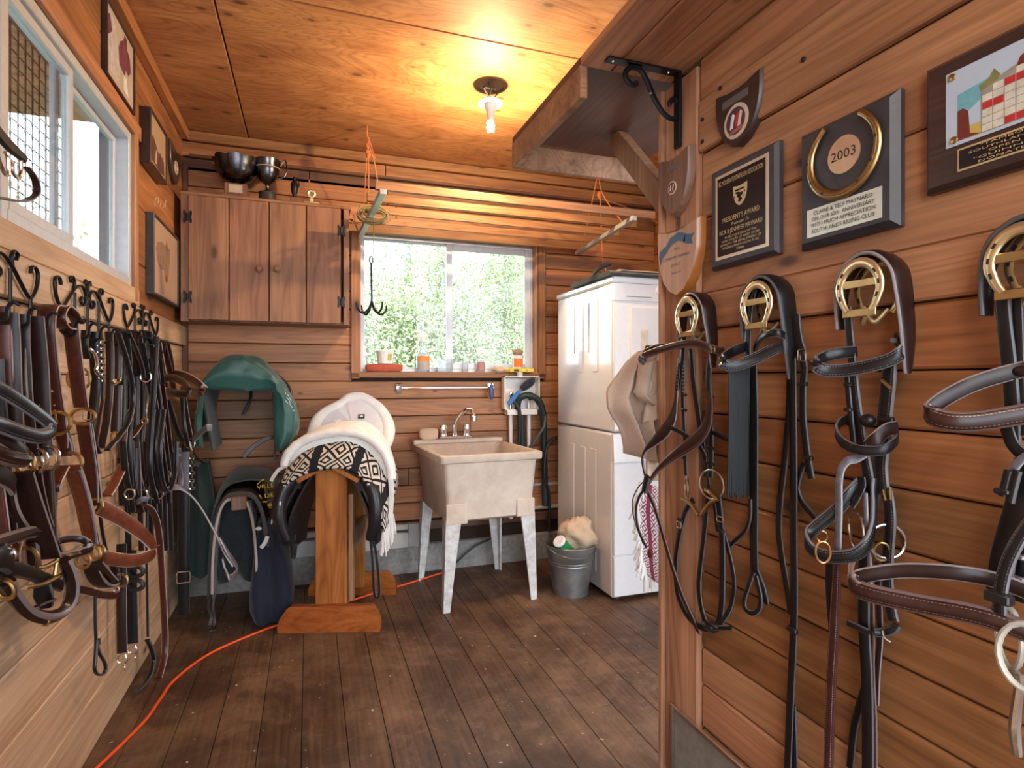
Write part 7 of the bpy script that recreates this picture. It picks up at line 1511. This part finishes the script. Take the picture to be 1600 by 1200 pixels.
t = hal('grey blue strapped bridle hanging lowest by the corner', 285, 700, 'bridle', 'bridles on the scroll hooks')
LS(t, 'browband', 'greystrap', .022, 'z', '255,706,.06 268,703,.09 282,704,.13', .008); LS(t, 'cheek_strap', 'greystrap', .050, 'x', '288,706,.08 287,740,.08 287,765,.08', .008); LS(t, 'cheek_strap', 'blk', .055, 'x', '287,765,.08 287,820,.08 287,880,.08 287,960,.08', .008); BUCKL = MB().rectring(Lp(287, 902, .09), X_*.030, Z_*.028, .004).build('buckle', M['steel'], t); LS(t, 'cheek_strap', 'greystrap', .022, 'x', '262,726,.06 270,720,.07 280,710,.08', .008)
LS(t, 'throat_strap', 'greystrap', .020, 'x', '278,722,.10 283,745,.10 282,760,.10', .006); ch = MB()
for k in range(9): ch.ring(Lp(300+.3*(k % 3), 715+k*6, .13), (1, .2, 0) if k % 2 else (.1, 1, 0), .010, .0028, 10, 5, (.7, 1.2), Z_)
ch.build('curb_chain', M['steel'], t)['kind'] = 'stuff'
t = hal('lavender grey rein curving out from the far bridles toward the quilted pad', 300, 780, 'rein', 'loose reins'); t['category'] = 'rein'
LS(t, 'rein_strap', 'greystrap', .026, 'w', '254,772,.10 265,764,.12 280,762,.15 300,776,.20 318,800,.25 332,825,.29 343,845,.32 352,865,.34 364,884,.37', .008); LS(t, 'rein_strap', 'greystrap', .026, 'w', '343,840,.32 355,862,.35 367,880,.37 371,890,.37 366,898,.37 358,902,.36 352,890,.34 348,872,.33', .008)
t = hal('faded pink brown lead strap hanging to the floor on the left wall', 245, 800, 'lead_strap', 'leads hanging low'); t['category'] = 'lead strap'
LS(t, 'lead_loop', 'greystrap', .020, 'z', '214,785,.06 222,780,.08 232,781,.10', .008); LS(t, 'lead_body', 'brn', .026, 'x', '224,788,.09 236,795,.10 245,815,.10 250,850,.10 253,900,.10 256,950,.10 258,1000,.10 256,1030,.10 248,1060,.10', .006)
t = hal('thin black lead ending in a buckled loop below the chestnut halter', 150, 940, 'lead_strap', 'leads hanging low'); t['category'] = 'lead strap'
LS(t, 'lead_body', 'blk', .010, 'x', '149,932,.05 149,970,.05 150,1000,.05', .005); LS(t, 'lead_loop', 'blk', .012, 'x', '151,1000,.05 149,1030,.05 148,1045,.05 152,1053,.05 160,1054,.055 165,1046,.06 163,1034,.06 156,1022,.055 152,1010,.05', .006); KEEP(t, 'blk', 152, 1003, .012, .05, f=Lp, h=.02, th=.016)
t = hal('thin black lead with a long padded hand loop low on the left wall', 232, 840, 'lead_strap', 'leads hanging low'); t['category'] = 'lead strap'
LS(t, 'lead_body', 'blk', .010, 'x', '230,800,.06 229,860,.06 230,930,.06 231,995,.06', .005); LS(t, 'hand_loop', 'blk', .020, 'x', '230,1000,.06 236,1012,.065 240,1030,.065 236,1050,.065 226,1068,.06 214,1080,.06', .012)
for k, (s_, w, mt, lb) in enumerate((('190,850,.05 190,900,.05 190,960,.05 191,1020,.05', .034, 'dkbr', 'left one of two dark lead straps with steel snaps low on the left wall'), ('204,860,.06 205,910,.06 206,960,.06 207,1005,.06', .040, 'blk', 'right one of two dark lead straps with steel snaps low on the left wall'))):
    t = hal(lb, 195, 860, 'lead_strap', 'leads hanging low'); t['category'] = 'lead strap'; LS(t, 'lead_body', mt, w, 'x', s_, .007); q = [float(a) for a in s_.split()[-1].split(',')]; LRG(t, 'snap', 'steel', q[0], q[1]+10, .016, .004, q[2], (.2, 1, 0)); LRG(t, 'snap_eye', 'steel', q[0]+3, q[1]+22, .012, .0035, q[2], (.9, .3, 0))
t = hal('black rubber ring bit hanging among the dark lead straps', 208, 900, 'rubber_bit', 'leads hanging low'); t['category'] = 'bit'
for v in (893, 914): MB().ring(Lp(211, v, .08), (.3, 1, 0), .026, .008, 20, 8, (.7, 1.15), Z_).build('rubber_ring', M['black_pl'], t)
# ------------------------------------------------------------------ strap and hooks hanging in front of the side window
t = thing('hanging_strap_hook', 'dark hook cluster with a looped strap hanging in front of the side window', 'hook', Lp(10, 220, .09))
hx = lambda s_: sm(pts(s_, Lp, .09), 4)
MB().strap(hx('-30,170,.09 -5,205,.09 15,228,.09 38,248,.09'), [.02, .03, .03, .02], .012, nrm=X_).build('hook_arm', M['iron'], t); MB().tube(hx('-6,235 0,255 8,272 13,270 12,245 8,238'), .004, 7).build('hook', M['steel'], t); MB().tube(hx('20,252 20,268 28,278 33,270 33,250'), .004, 7).build('hook', M['steel'], t)
MB().strap(hx('42,262,.09 52,275,.09 58,293,.09 56,304,.09 45,312,.09 30,314,.09 10,311,.09 -15,306,.09'), .016, .005, wide=X_).build('strap_loop', M['dkbr'], t)
MB().tube([Lp(-30, 168, .09), Lp(-33, 120, .09), V((XL+.09, Lp(-33, 120, .09).y, CZ))], .003, 6).build('cord', M['hemp'], t)
